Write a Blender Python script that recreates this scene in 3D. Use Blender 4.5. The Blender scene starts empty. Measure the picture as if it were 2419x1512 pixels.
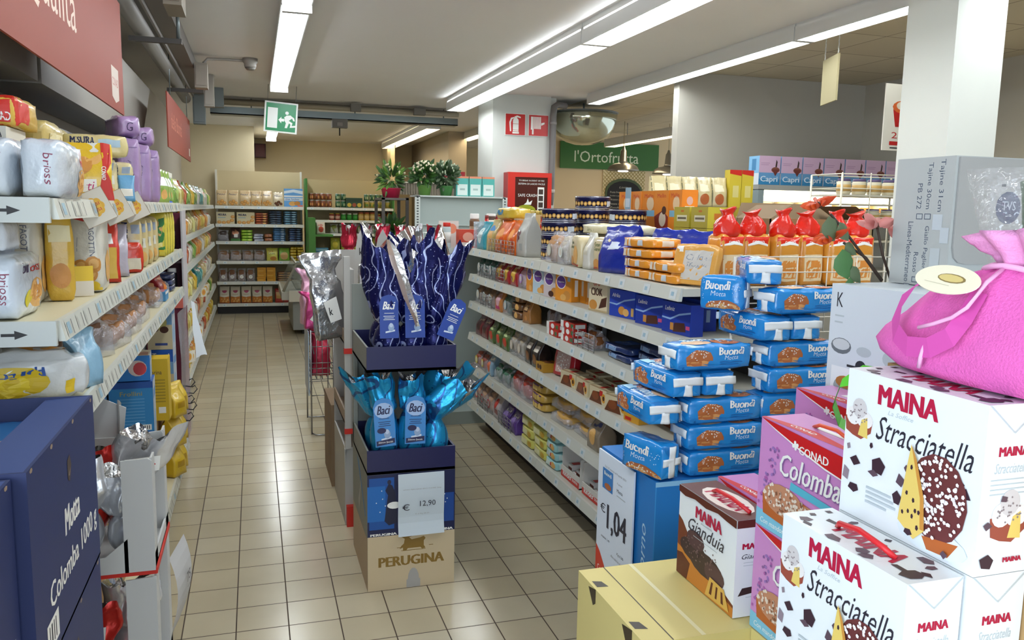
import bpy, bmesh, math, random
from mathutils import Vector, Matrix, noise
random.seed(7)
SC = bpy.context.scene
COL = SC.collection
R = math.radians

# ------------------------------------------------------------------ camera
cam_data = bpy.data.cameras.new('camera')
cam = bpy.data.objects.new('camera', cam_data)
COL.objects.link(cam)
YAW, PITCH, ROLL = 0.30710, 0.13320, -0.0187
cam_data.sensor_fit = 'HORIZONTAL'
cam_data.sensor_width = 36.0
cam_data.lens = 36.0 * 1923.5 / 2419.0
cam_data.clip_start, cam_data.clip_end = 0.05, 100
_f = Vector((math.sin(YAW) * math.cos(PITCH), math.cos(YAW) * math.cos(PITCH), -math.sin(PITCH)))
_r = Vector((math.cos(YAW), -math.sin(YAW), 0))
_d = _f.cross(_r)
_r2 = math.cos(ROLL) * _r + math.sin(ROLL) * _d
_d2 = -math.sin(ROLL) * _r + math.cos(ROLL) * _d
_m = Matrix((_r2, -_d2, -_f)).transposed().to_4x4()
_m.translation = Vector((0, 0, 1.658))
cam.matrix_world = _m
SC.camera = cam

# ------------------------------------------------------------------ view, world, daylight
SC.view_settings.view_transform = 'Standard'
SC.view_settings.look = 'None'
SC.view_settings.gamma = 1
SC.view_settings.use_curve_mapping = False
SC.view_settings.exposure = 0.68
SC.cycles.max_bounces = 5
SC.cycles.diffuse_bounces = 3
SC.cycles.glossy_bounces = 3
SC.cycles.transparent_max_bounces = 8
SC.cycles.caustics_reflective = False
SC.cycles.caustics_refractive = False
world = bpy.data.worlds.new('world')
SC.world = world
world.use_nodes = True
world.node_tree.nodes['Background'].inputs[0].default_value = (0.75, 0.87, 1.0, 1)
world.node_tree.nodes['Background'].inputs[1].default_value = 1.2

def area_light(name, loc, rot, sx, sy, power, color):
    d = bpy.data.lights.new(name, 'AREA')
    d.shape = 'RECTANGLE'
    d.size, d.size_y, d.energy, d.color = sx, sy, power, color
    o = bpy.data.objects.new(name, d)
    o.location, o.rotation_euler = loc, rot
    COL.objects.link(o)
    return o
# daylight through the entrance glazing behind the photographer
area_light('entrance_daylight', (0.6, -3.3, 1.5), (R(90), 0, 0), 4.2, 2.3, 45, (0.78, 0.9, 1.0))
area_light('side_window_daylight', (-1.0, -0.55, 1.6), (R(90), 0, R(-72)), 1.9, 1.7, 48, (0.74, 0.88, 1.0))

# ------------------------------------------------------------------ materials
MATS = {}
def lin(h):
    h = h.lstrip('#')
    c = [int(h[i:i + 2], 16) / 255 for i in (0, 2, 4)]
    return tuple((x / 12.92 if x <= 0.04045 else ((x + 0.055) / 1.055) ** 2.4) for x in c) + (1,)

def M(h, rough=0.5, metal=0.0, emit=0.0, var=0.0, bump=0.0, bscale=60, coat=0.0):
    key = (h, rough, metal, emit, var, bump, bscale, coat)
    if key in MATS:
        return MATS[key]
    m = bpy.data.materials.new('surface_' + h.strip('#'))
    m.use_nodes = True
    nt = m.node_tree
    b = nt.nodes['Principled BSDF']
    b.inputs['Base Color'].default_value = lin(h)
    b.inputs['Roughness'].default_value = rough
    b.inputs['Metallic'].default_value = metal
    if coat:
        b.inputs['Coat Weight'].default_value = coat
        b.inputs['Coat Roughness'].default_value = 0.08
    if emit:
        b.inputs['Emission Color'].default_value = lin(h)
        b.inputs['Emission Strength'].default_value = emit
    if var or bump:
        tc = nt.nodes.new('ShaderNodeTexCoord')
        nz = nt.nodes.new('ShaderNodeTexNoise')
        nz.inputs['Scale'].default_value = bscale
        nz.inputs['Detail'].default_value = 3
        nt.links.new(tc.outputs['Object'], nz.inputs['Vector'])
        if var:
            mx = nt.nodes.new('ShaderNodeMix')
            mx.data_type = 'RGBA'
            c = lin(h)
            mx.inputs[6].default_value = tuple(x * (1 - var) for x in c[:3]) + (1,)
            mx.inputs[7].default_value = tuple(min(1, x * (1 + var)) for x in c[:3]) + (1,)
            nt.links.new(nz.outputs['Fac'], mx.inputs[0])
            nt.links.new(mx.outputs[2], b.inputs['Base Color'])
        if bump:
            bp = nt.nodes.new('ShaderNodeBump')
            bp.inputs['Strength'].default_value = bump
            bp.inputs['Distance'].default_value = 0.01
            nt.links.new(nz.outputs['Fac'], bp.inputs['Height'])
            nt.links.new(bp.outputs['Normal'], b.inputs['Normal'])
    MATS[key] = m
    return m

def foil(h, rough=0.22, metal=0.85, bump=0.35, sc=28):
    return M(h, rough, metal, 0, 0, bump, sc)

def wrap(h, rough=0.28, bump=0.25, sc=45):          # glossy printed plastic film
    return M(h, rough, 0, 0, 0, bump, sc, 0.35)

def film(name, tint='#ffffff', alpha=0.22, rough=0.12):
    if name in MATS:
        return MATS[name]
    m = bpy.data.materials.new(name)
    m.use_nodes = True
    nt = m.node_tree
    nt.nodes.clear()
    out = nt.nodes.new('ShaderNodeOutputMaterial')
    mix = nt.nodes.new('ShaderNodeMixShader')
    tr = nt.nodes.new('ShaderNodeBsdfTransparent')
    gl = nt.nodes.new('ShaderNodeBsdfPrincipled')
    gl.inputs['Base Color'].default_value = lin(tint)
    gl.inputs['Roughness'].default_value = rough
    gl.inputs['Metallic'].default_value = 0.3
    tc = nt.nodes.new('ShaderNodeTexCoord')
    nz = nt.nodes.new('ShaderNodeTexNoise')
    nz.inputs['Scale'].default_value = 38
    bp = nt.nodes.new('ShaderNodeBump')
    bp.inputs['Strength'].default_value = 0.9
    bp.inputs['Distance'].default_value = 0.02
    nt.links.new(tc.outputs['Object'], nz.inputs['Vector'])
    nt.links.new(nz.outputs['Fac'], bp.inputs['Height'])
    nt.links.new(bp.outputs['Normal'], gl.inputs['Normal'])
    mix.inputs[0].default_value = alpha
    nt.links.new(tr.outputs[0], mix.inputs[1])
    nt.links.new(gl.outputs[0], mix.inputs[2])
    nt.links.new(mix.outputs[0], out.inputs[0])
    MATS[name] = m
    return m

def emitter(name, color, strength):
    if name in MATS:
        return MATS[name]
    m = bpy.data.materials.new(name)
    m.use_nodes = True
    nt = m.node_tree
    nt.nodes.clear()
    out = nt.nodes.new('ShaderNodeOutputMaterial')
    e = nt.nodes.new('ShaderNodeEmission')
    e.inputs[0].default_value = tuple(color) + (1,)
    e.inputs[1].default_value = strength
    nt.links.new(e.outputs[0], out.inputs[0])
    MATS[name] = m
    return m

# ------------------------------------------------------------------ lettering
_TXT = {}
def text_geo(s, shear=0.0, space=1.0):
    k = (s, shear, space)
    if k in _TXT:
        return _TXT[k]
    c = bpy.data.curves.new('lettering', 'FONT')
    c.body = s
    c.resolution_u = 2
    bold = len(s) - len(s.lstrip('*'))
    c.body = s.lstrip('*')
    c.shear = shear
    c.space_character = space
    o = bpy.data.objects.new('lettering', c)
    me = bpy.data.meshes.new_from_object(o)
    vs = [(v.co.x, v.co.y) for v in me.vertices]
    fs = [tuple(p.vertices) for p in me.polygons]
    bpy.data.objects.remove(o)
    bpy.data.curves.remove(c)
    bpy.data.meshes.remove(me)
    if vs:
        x0, x1 = min(v[0] for v in vs), max(v[0] for v in vs)
        y0, y1 = min(v[1] for v in vs), max(v[1] for v in vs)
        vs = [((x - x0) / max(1e-6, x1 - x0), (y - y0) / max(1e-6, y1 - y0)) for x, y in vs]
    _TXT[k] = (vs, fs)
    return _TXT[k]

# ------------------------------------------------------------------ mesh builder
V = Vector
class MB:
    def __init__(s):
        s.v, s.f, s.m, s.sm, s.mats = [], [], [], [], []
    def mi(s, m):
        if m not in s.mats:
            s.mats.append(m)
        return s.mats.index(m)
    def add(s, vs, fs, m, smooth=False):
        b = len(s.v)
        s.v += [tuple(v) for v in vs]
        k = s.mi(m)
        for f in fs:
            s.f.append(tuple(i + b for i in f)); s.m.append(k); s.sm.append(smooth)
    def box(s, x0, x1, y0, y1, z0, z1, m, n=1):
        if n == 1:
            vs = [(x, y, z) for z in (z0, z1) for y in (y0, y1) for x in (x0, x1)]
            s.add(vs, [(0, 2, 3, 1), (4, 5, 7, 6), (0, 1, 5, 4), (2, 6, 7, 3), (0, 4, 6, 2), (1, 3, 7, 5)], m)
            return
        ids, vs, fs = {}, [], []
        def vid(a, b, c):
            if (a, b, c) not in ids:
                ids[(a, b, c)] = len(vs)
                vs.append((x0 + (x1 - x0) * a / n, y0 + (y1 - y0) * b / n, z0 + (z1 - z0) * c / n))
            return ids[(a, b, c)]
        for i in range(n):
            for j in range(n):
                fs += [(vid(i, j, 0), vid(i, j + 1, 0), vid(i + 1, j + 1, 0), vid(i + 1, j, 0)),
                       (vid(i, j, n), vid(i + 1, j, n), vid(i + 1, j + 1, n), vid(i, j + 1, n)),
                       (vid(i, 0, j), vid(i + 1, 0, j), vid(i + 1, 0, j + 1), vid(i, 0, j + 1)),
                       (vid(i, n, j), vid(i, n, j + 1), vid(i + 1, n, j + 1), vid(i + 1, n, j)),
                       (vid(0, i, j), vid(0, i, j + 1), vid(0, i + 1, j + 1), vid(0, i + 1, j)),
                       (vid(n, i, j), vid(n, i + 1, j), vid(n, i + 1, j + 1), vid(n, i, j + 1))]
        s.add(vs, fs, m, True)
    def quad(s, a, b, c, d, m, n=1, smooth=False):
        a, b, c, d = V(a), V(b), V(c), V(d)
        vs = []
        for j in range(n + 1):
            for i in range(n + 1):
                u, w = i / n, j / n
                vs.append((a * (1 - u) + b * u) * (1 - w) + (d * (1 - u) + c * u) * w)
        s.add(vs, [(j * (n + 1) + i, j * (n + 1) + i + 1, (j + 1) * (n + 1) + i + 1, (j + 1) * (n + 1) + i) for j in range(n) for i in range(n)], m, smooth)
    def tube(s, pts, r, m, n=8, cap=True):
        pts = [V(p) for p in pts]
        rs = r if isinstance(r, (list, tuple)) else [r] * len(pts)
        vs, fs, up = [], [], None
        for i, p in enumerate(pts):
            t = (pts[min(i + 1, len(pts) - 1)] - pts[max(i - 1, 0)]).normalized()
            if up is None:
                up = V((0, 0, 1)) if abs(t.z) < 0.9 else V((1, 0, 0))
            a = t.cross(up)
            if a.length < 1e-5:
                a = t.cross(V((0, 1, 0.1)))
            a.normalize()
            b = t.cross(a).normalized()
            up = a.cross(t) * -1 if False else up
            for k in range(n):
                q = 2 * math.pi * k / n
                vs.append(p + (a * math.cos(q) + b * math.sin(q)) * rs[i])
        L = len(pts)
        for i in range(L - 1):
            for k in range(n):
                fs.append((i * n + k, (i + 1) * n + k, (i + 1) * n + (k + 1) % n, i * n + (k + 1) % n))
        if cap:
            fs.append(tuple(range(n)))
            fs.append(tuple((L - 1) * n + k for k in reversed(range(n))))
        s.add(vs, fs, m, True)
    def cyl(s, p0, p1, r, m, n=16):
        s.tube([p0, p1], r, m, n)
    def lathe(s, prof, m, n=20, c=(0, 0, 0), fn=None, smooth=True):
        vs, fs = [], []
        for r, z in prof:
            for k in range(n):
                q = 2 * math.pi * k / n
                rr = fn(r, z, q) if fn else r
                vs.append((c[0] + rr * math.cos(q), c[1] + rr * math.sin(q), c[2] + z))
        for i in range(len(prof) - 1):
            for k in range(n):
                fs.append((i * n + k, i * n + (k + 1) % n, (i + 1) * n + (k + 1) % n, (i + 1) * n + k))
        fs.append(tuple(reversed(range(n))))
        fs.append(tuple((len(prof) - 1) * n + k for k in range(n)))
        s.add(vs, fs, m, smooth)
    def prism(s, pts, o, u, v, depth, m):
        """polygon pts (in u,v metres, counter-clockwise) extruded back by depth from plane at o"""
        o, u, v = V(o), V(u).normalized(), V(v).normalized()
        n = u.cross(v)
        k = len(pts)
        f = [o + u * a + v * b for a, b in pts]
        bk = [p - n * depth for p in f]
        s.add(f + bk, [tuple(range(k)), tuple(reversed(range(k, 2 * k)))] + [(i, k + i, k + (i + 1) % k, (i + 1) % k) for i in range(k)], m)
    def art(s, o, u, v, W, H, items, eps=0.0006, sub=1):
        o, u, v = V(o), V(u), V(v)
        n = u.cross(v)
        for L, it in enumerate(items):
            base = o + n * (eps * 0.6 + 3e-5 * L)
            P = lambda a, b: base + u * (a * W) + v * (b * H)
            k = it[0]
            if k == 'r':
                _, x0, y0, x1, y1, m = it
                s.quad(P(x0, y0), P(x1, y0), P(x1, y1), P(x0, y1), m, sub)
            elif k == 'e':
                _, cx, cy, rx, ry, m = it
                q = 20 if sub > 1 else 14
                rings = 3 if sub > 1 else 1
                vs = [P(cx, cy)]
                for g in range(1, rings + 1):
                    vs += [P(cx + rx * g / rings * math.cos(2 * math.pi * i / q), cy + ry * g / rings * math.sin(2 * math.pi * i / q)) for i in range(q)]
                fs = [(0, 1 + i, 1 + (i + 1) % q) for i in range(q)]
                for g in range(rings - 1):
                    fs += [(1 + g * q + i, 1 + (g + 1) * q + i, 1 + (g + 1) * q + (i + 1) % q, 1 + g * q + (i + 1) % q) for i in range(q)]
                s.add(vs, fs, m)
            elif k == 'p':
                pg = it[1]
                if sub > 1 and max(a for a, b in pg) - min(a for a, b in pg) > .12:     # subdivided so that it follows a bulging pack
                    pg = [(p0[0] + (p1[0] - p0[0]) * j / 3, p0[1] + (p1[1] - p0[1]) * j / 3) for p0, p1 in zip(pg, pg[1:] + pg[:1]) for j in range(3)]
                    c0, c1, q = sum(a for a, b in pg) / len(pg), sum(b for a, b in pg) / len(pg), len(pg)
                    vs = [P(c0, c1)] + [P(c0 + (a - c0) * g / 3, c1 + (b - c1) * g / 3) for g in (1, 2, 3) for a, b in pg]
                    s.add(vs, [(0, 1 + i, 1 + (i + 1) % q) for i in range(q)] + [(1 + g * q + i, 1 + (g + 1) * q + i, 1 + (g + 1) * q + (i + 1) % q, 1 + g * q + (i + 1) % q) for g in (0, 1) for i in range(q)], it[2])
                else:
                    s.add([P(a, b) for a, b in pg], [tuple(range(len(pg)))], it[2])
            elif k == 't':
                # ('t', string, x0, y0, x1, y1, mat, shear, rot)  rot 1: reads downwards (turned clockwise)
                st, x0, y0, x1, y1, m = it[1:7]
                sh = it[7] if len(it) > 7 else 0
                rot = it[8] if len(it) > 8 else 0
                skew = it[9] if len(it) > 9 else 0
                vs, fs = text_geo(st, sh)
                nb = len(st) - len(st.lstrip('*'))
                if nb:      # heavy lettering: strokes thickened by shifted copies
                    k0 = len(vs); dx = .011 * nb * 4 / max(3, len(st) - nb)
                    vs = [(a * (1 - 2 * dx) + j * dx, b) for j in (0, 1, 2) for a, b in vs]
                    fs = [tuple(i + j * k0 for i in f) for j in (0, 1, 2) for f in fs]
                if rot == 1:
                    q = [P(x0 + (x1 - x0) * b, y1 - (y1 - y0) * a) for a, b in vs]
                elif rot == 2:
                    q = [P(x1 - (x1 - x0) * a, y1 - (y1 - y0) * b) for a, b in vs]
                elif rot == 3:
                    q = [P(x1 - (x1 - x0) * b, y0 + (y1 - y0) * a) for a, b in vs]
                else:
                    q = [P(x0 + (x1 - x0) * a, y0 + (y1 - y0) * b + skew * a) for a, b in vs]
                if nb:
                    q = [p + n * (1.2e-4 * (i // k0)) for i, p in enumerate(q)]
                s.add(q, fs, m)
    def face(s, which, x0, x1, y0, y1, z0, z1, items, eps=0.0006, sub=1):
        F = {'F': ((x0, y0, z0), (1, 0, 0), (0, 0, 1), x1 - x0, z1 - z0), 'B': ((x1, y1, z0), (-1, 0, 0), (0, 0, 1), x1 - x0, z1 - z0),
             'R': ((x1, y0, z0), (0, 1, 0), (0, 0, 1), y1 - y0, z1 - z0), 'L': ((x0, y1, z0), (0, -1, 0), (0, 0, 1), y1 - y0, z1 - z0),
             'T': ((x0, y0, z1), (1, 0, 0), (0, 1, 0), x1 - x0, y1 - y0)}[which]
        s.art(*F, items, eps, sub)
    def warp(s, fn, start=0):
        for i in range(start, len(s.v)):
            s.v[i] = tuple(fn(V(s.v[i])))
    def xform(s, mat, start=0):
        for i in range(start, len(s.v)):
            s.v[i] = tuple(mat @ V(s.v[i]))
    def mesh(s, name):
        me = bpy.data.meshes.new(name)
        me.from_pydata(s.v, [], s.f)
        for m in s.mats:
            me.materials.append(m)
        me.polygons.foreach_set('material_index', s.m)
        me.polygons.foreach_set('use_smooth', s.sm)
        me.update()
        return me

def T(loc=(0, 0, 0), rz=0, rx=0, ry=0, s=1):
    return Matrix.Translation(loc) @ Matrix.Rotation(rz, 4, 'Z') @ Matrix.Rotation(ry, 4, 'Y') @ Matrix.Rotation(rx, 4, 'X') @ Matrix.Scale(s, 4)

# ------------------------------------------------------------------ objects
LABELS = {}
def obj(name, mb, parent=None, loc=None, rot=None):
    me = mb.mesh(name) if isinstance(mb, MB) else mb
    o = bpy.data.objects.new(name, me)
    COL.objects.link(o)
    if parent is not None:
        o.parent = parent
    if loc is not None:
        o.location = loc
    if rot is not None:
        o.rotation_euler = rot
    return o

def tag(o, label, cat, group=None):
    o['label'] = label
    o['category'] = cat
    if group:
        o['group'] = group
    LABELS.setdefault(label, []).append(o.name)
    return o

def struct(name, mb, label=None):
    o = obj(name, mb)
    o['kind'] = 'structure'
    if label:
        o['label'] = label
    return o

def thing(name, label, cat, loc=(0, 0, 0), rot=(0, 0, 0), group=None):
    o = bpy.data.objects.new(name, None)
    o.empty_display_size = 0.05
    COL.objects.link(o)
    o.location, o.rotation_euler = loc, rot
    return tag(o, label, cat, group)

class Kind:
    """one kind of thing: mesh of the thing itself, or a list of (part name, mesh) under an Empty"""
    def __init__(s, name, cat, desc, parts, w=0.1, d=0.1, h=0.1):
        s.name, s.cat, s.desc, s.w, s.d, s.h = name, cat, desc, w, d, h
        s.me = parts.mesh(name) if isinstance(parts, MB) else None
        s.parts = None if s.me else [(n, b.mesh(n)) for n, b in parts]
    def put(s, loc, rz=0.0, label=None, group=None, rx=0.0, ry=0.0, scale=1.0):
        if s.me:
            o = bpy.data.objects.new(s.name, s.me)
        else:
            o = bpy.data.objects.new(s.name, None)
            o.empty_display_size = 0.05
        COL.objects.link(o)
        o.location, o.rotation_euler = loc, (rx, ry, rz)
        if scale != 1.0:
            o.scale = (scale,) * 3
        if s.parts:
            for n, me in s.parts:
                c = bpy.data.objects.new(n, me)
                COL.objects.link(c)
                c.parent = o
        return tag(o, label or s.desc, s.cat, group)

ORD = 'zeroth first second third fourth fifth sixth seventh eighth ninth tenth eleventh twelfth thirteenth fourteenth fifteenth sixteenth seventeenth eighteenth nineteenth twentieth'.split()

def row(K, n, start, step, rz, where, frm, group=None, jit=0.004, jr=0.04, desc=None):
    """n copies along a shelf; frm = the end the count starts from"""
    desc = desc or K.desc
    for i in range(n):
        p = V(start) + V(step) * i
        if n == 1:
            lab = '%s %s' % (desc, where)
        elif n == 2:
            lab = '%s, the %s one of two %s' % (desc, ('nearer', 'farther')[i] if frm == 'near' else ('farther', 'nearer')[i] if frm == 'far' else ('left', 'right')[i], where)
        else:
            e = {'near': 'near end', 'far': 'far end', 'left': 'left'}[frm]
            lab = '%s, %s from the %s %s' % (desc, ORD[i + 1], e, where)
        K.put(p + V((random.uniform(-jit, jit), random.uniform(-jit, jit), 0)), rz + random.uniform(-jr, jr), lab, group or ('%ss %s' % (K.cat, where)))

def stack(K, n, loc, rz, where, group=None, jit=0.004, jr=0.05, dz=None, desc=None):
    desc = desc or K.desc
    z = loc[2]
    for i in range(n):
        lv = 'lowest' if i == 0 else ('topmost' if i == n - 1 else '%s up' % ORD[i + 1])
        lab = '%s, %s, %s' % (desc, lv, where) if n > 1 else '%s %s' % (desc, where)
        K.put((loc[0] + random.uniform(-jit, jit), loc[1] + random.uniform(-jit, jit), z), rz + random.uniform(-jr, jr), lab, group or ('%ss %s' % (K.cat, where)))
        z += dz or K.h

# ------------------------------------------------------------------ soft shapes
def sm(x):
    x = max(0.0, min(1.0, x))
    return x * x * (3 - 2 * x)

def pillow(w, d, h, bulge=0.12, rnd=0.25, crump=0.0, fr=30, seed=0):
    def fn(p):
        a, b, c = p.x / (w / 2), p.y / (d / 2), (p.z - h / 2) / (h / 2)
        qa, qb, qc = (max(0, 1 - min(1, abs(t)) ** 2) for t in (a, b, c))
        x = p.x * (1 + bulge * qb * qc)
        y = p.y * (1 + bulge * qa * qc)
        z = (p.z - h / 2) * (1 + bulge * qa * qb)
        s_ = min(w, d, h) * rnd * 0.22
        ea, eb, ec = abs(a) ** 8, abs(b) ** 8, abs(c) ** 8
        x -= math.copysign(s_ * min(1, eb + ec) * ea, a)
        y -= math.copysign(s_ * min(1, ea + ec) * eb, b)
        z -= math.copysign(s_ * min(1, ea + eb) * ec, c)
        q = V((x, y, z + h / 2))
        if crump:
            q += noise.noise_vector(q * fr + V((seed, seed * 2.1, 0))) * crump
            q.z = max(q.z, 0.0)
        return q
    return fn

def bagwarp(w, d, h, neck=0.0, flare=0.0, crump=0.004, fr=26, seed=0, bulge=0.12):
    """stand-up bag: full at the bottom, pressed to a flat seam at the top; neck pinches the upper third"""
    def fn(p):
        t = p.z / h
        a, b = p.x / (w / 2), p.y / (d / 2)
        y = p.y * (1 - 0.93 * sm((t - 0.45) / 0.55)) * (1 + bulge * (1 - min(1, a * a)) * math.sin(math.pi * min(1, max(0, t)))) 
        wx = 1 - 0.06 * sm(t * 3) * (1 - sm((t - 0.5) * 2))
        if neck:
            wx *= 1 - neck * math.exp(-((t - 0.74) / 0.1) ** 2) - neck * 0.3 * sm((t - .7) * 4)
            y *= 1 - 0.3 * neck * math.exp(-((t - 0.74) / 0.1) ** 2)
            wx *= 1 + flare * sm((t - 0.8) / 0.2)
        x = p.x * wx
        q = V((x, y, p.z))
        q += noise.noise_vector(q * fr + V((seed, 0, seed))) * crump * (0.3 + t)
        q.z = max(q.z, 0)
        return q
    return fn
# ================================================================== THE ROOM
CEIL = 2.9
# --- floor: 20 cm glazed tiles with dark joints
def floor_mat():
    m = bpy.data.materials.new('glazed_floor_tiles')
    m.use_nodes = True
    nt = m.node_tree
    b = nt.nodes['Principled BSDF']
    tc = nt.nodes.new('ShaderNodeTexCoord')
    mp = nt.nodes.new('ShaderNodeMapping')
    mp.inputs['Location'].default_value = (0.1024, -0.1796 + 4.0, 0)
    br = nt.nodes.new('ShaderNodeTexBrick')
    br.offset = 0.0
    br.squash = 1.0
    br.inputs['Scale'].default_value = 1.0
    br.inputs['Brick Width'].default_value = 0.2
    br.inputs['Row Height'].default_value = 0.2
    br.inputs['Mortar Size'].default_value = 0.0026
    br.inputs['Mortar Smooth'].default_value = 0.1
    br.inputs['Color1'].default_value = lin('#cdc1a6')
    br.inputs['Color2'].default_value = lin('#c3b597')
    br.inputs['Mortar'].default_value = lin('#4a3a2a')
    nt.links.new(tc.outputs['Object'], mp.inputs['Vector'])
    nt.links.new(mp.outputs['Vector'], br.inputs['Vector'])
    nz = nt.nodes.new('ShaderNodeTexNoise')
    nz.inputs['Scale'].default_value = 2.5
    nz.inputs['Detail'].default_value = 4
    mx = nt.nodes.new('ShaderNodeMix')
    mx.data_type = 'RGBA'
    mx.blend_type = 'MULTIPLY'
    mx.inputs[0].default_value = 0.25
    nt.links.new(tc.outputs['Object'], nz.inputs['Vector'])
    nt.links.new(br.outputs['Color'], mx.inputs[6])
    nt.links.new(nz.outputs['Fac'], mx.inputs[7])
    nt.links.new(mx.outputs[2], b.inputs['Base Color'])
    rr = nt.nodes.new('ShaderNodeMapRange')
    rr.inputs['To Min'].default_value = 0.2
    rr.inputs['To Max'].default_value = 0.7
    nt.links.new(br.outputs['Fac'], rr.inputs['Value'])
    nt.links.new(rr.outputs['Result'], b.inputs['Roughness'])
    bp = nt.nodes.new('ShaderNodeBump')
    bp.invert = True
    bp.inputs['Strength'].default_value = 0.5
    bp.inputs['Distance'].default_value = 0.002
    nt.links.new(br.outputs['Fac'], bp.inputs['Height'])
    nt.links.new(bp.outputs['Normal'], b.inputs['Normal'])
    return m
mb = MB(); mb.box(-1.2, 9, -4, 17.5, -0.1, 0, floor_mat())
struct('floor', mb)

def grid_ceiling_mat():
    m = bpy.data.materials.new('suspended_ceiling_tiles')
    m.use_nodes = True
    nt = m.node_tree
    b = nt.nodes['Principled BSDF']
    tc = nt.nodes.new('ShaderNodeTexCoord')
    br = nt.nodes.new('ShaderNodeTexBrick')
    br.offset = 0.0
    br.inputs['Scale'].default_value = 1.0
    br.inputs['Brick Width'].default_value = 0.6
    br.inputs['Row Height'].default_value = 0.6
    br.inputs['Mortar Size'].default_value = 0.006
    br.inputs['Color1'].default_value = lin('#d3c7ae')
    br.inputs['Color2'].default_value = lin('#cdc0a6')
    br.inputs['Mortar'].default_value = lin('#9a8b73')
    nt.links.new(tc.outputs['Object'], br.inputs['Vector'])
    nt.links.new(br.outputs['Color'], b.inputs['Base Color'])
    b.inputs['Roughness'].default_value = 0.9
    return m
ceil_plain = M('#e6e4e2', 0.9, var=0.04, bscale=1.5)
mb = MB()
mb.box(-1.2, 3.55, -4, 17.5, CEIL, CEIL + 0.15, ceil_plain)
mb.box(3.55, 9, -4, 17.5, CEIL + 0.0, CEIL + 0.15, grid_ceiling_mat())
struct('ceiling', mb)

wall_cream = M('#d6c7a3', 0.85, var=0.03, bscale=2)
wall_grey = M('#bdb8ac', 0.85, var=0.03, bscale=2)
wall_taupe = M('#b3a998', 0.85, var=0.03, bscale=2)
mb = MB(); mb.box(-1.25, -1.05, .5, 17.5, 0, CEIL, wall_taupe); mb.box(-1.25, -1.05, -4, -1.6, 0, CEIL, wall_taupe); mb.box(-1.25, -1.05, -1.6, .5, 0, .7, wall_taupe); mb.box(-1.25, -1.05, -1.6, .5, 2.55, CEIL, wall_taupe)
struct('wall_left', mb)
mb = MB()
for y in (-1.6, -.58, .45):
    mb.box(-1.2, -1.1, y, y + .05, .7, 2.55, M('#d8d8d6', .4))
mb.box(-1.2, -1.1, -1.6, .5, .7, .75, M('#d8d8d6', .4)); mb.box(-1.2, -1.1, -1.6, .5, 2.5, 2.55, M('#d8d8d6', .4))
struct('window_1', mb)
mb = MB()
mb.box(-1.05, 0.03, 13.72, 17.5, 0, CEIL, wall_cream)          # block that stands forward on the left
mb.box(0.03, 6.0, 16.2, 16.4, 0, CEIL, wall_cream)
mb.box(2.42, 2.5, 15.2, 16.2, 0, CEIL, wall_cream)             # pier
mb.box(3.0, 3.3, 13.0, 16.2, 0, CEIL, wall_taupe)
struct('wall_back', mb)
mb = MB()
mb.box(3.3, 9, 12.0, 12.2, 0, CEIL, M('#dcc6a0', 0.85, var=0.03, bscale=2))
struct('wall_greengrocer', mb)
mb = MB()
mb.box(3.6, 5.64, 6.6, 6.7, 0, CEIL, wall_grey)
mb.box(5.58, 5.68, -4, 6.6, 0, CEIL, wall_grey)
struct('wall_right', mb)
mb = MB()
mb.box(-1.2, -1.0, -4.1, -3.9, 0, CEIL, wall_grey)
mb.box(-1.2, 5.68, -4.1, -3.9, 2.6, CEIL, wall_grey)
mb.box(3.4, 5.68, -4.1, -3.9, 0, 2.6, wall_grey)
struct('wall_front', mb)
# near square pillar behind the pile, far pillar with the fire cabinet
white_wall = M('#d9dad2', 0.8, var=0.02, bscale=3)
mb = MB(); mb.box(3.2, 3.5, 3.2, 3.52, 0, CEIL, white_wall); mb.box(3.5, 3.56, 3.26, 3.46, 0, CEIL, M('#9aa59c', .7))
struct('pillar_near', mb)
mb = MB(); mb.box(2.47, 3.13, 8.6, 9.2, 0, CEIL, M('#cfd0ca', 0.8, var=0.02, bscale=3)); mb.box(3.13, 3.22, 8.68, 9.2, 0, CEIL, white_wall)
struct('pillar_far', mb)
mb = MB(); mb.box(1.55, 2.46, 9.3, 9.34, 1.82, 1.95, M('#8e8474', .7)); mb.box(1.55, 2.46, 9.28, 9.36, 1.95, 1.965, M('#c9c0ac', .6))
for i in range(30):
    mb.box(1.56 + i * .03, 1.575 + i * .03, 9.29, 9.3, 1.82, 1.95, M('#7b7162', .7))
struct('trim_1', mb)

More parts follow.
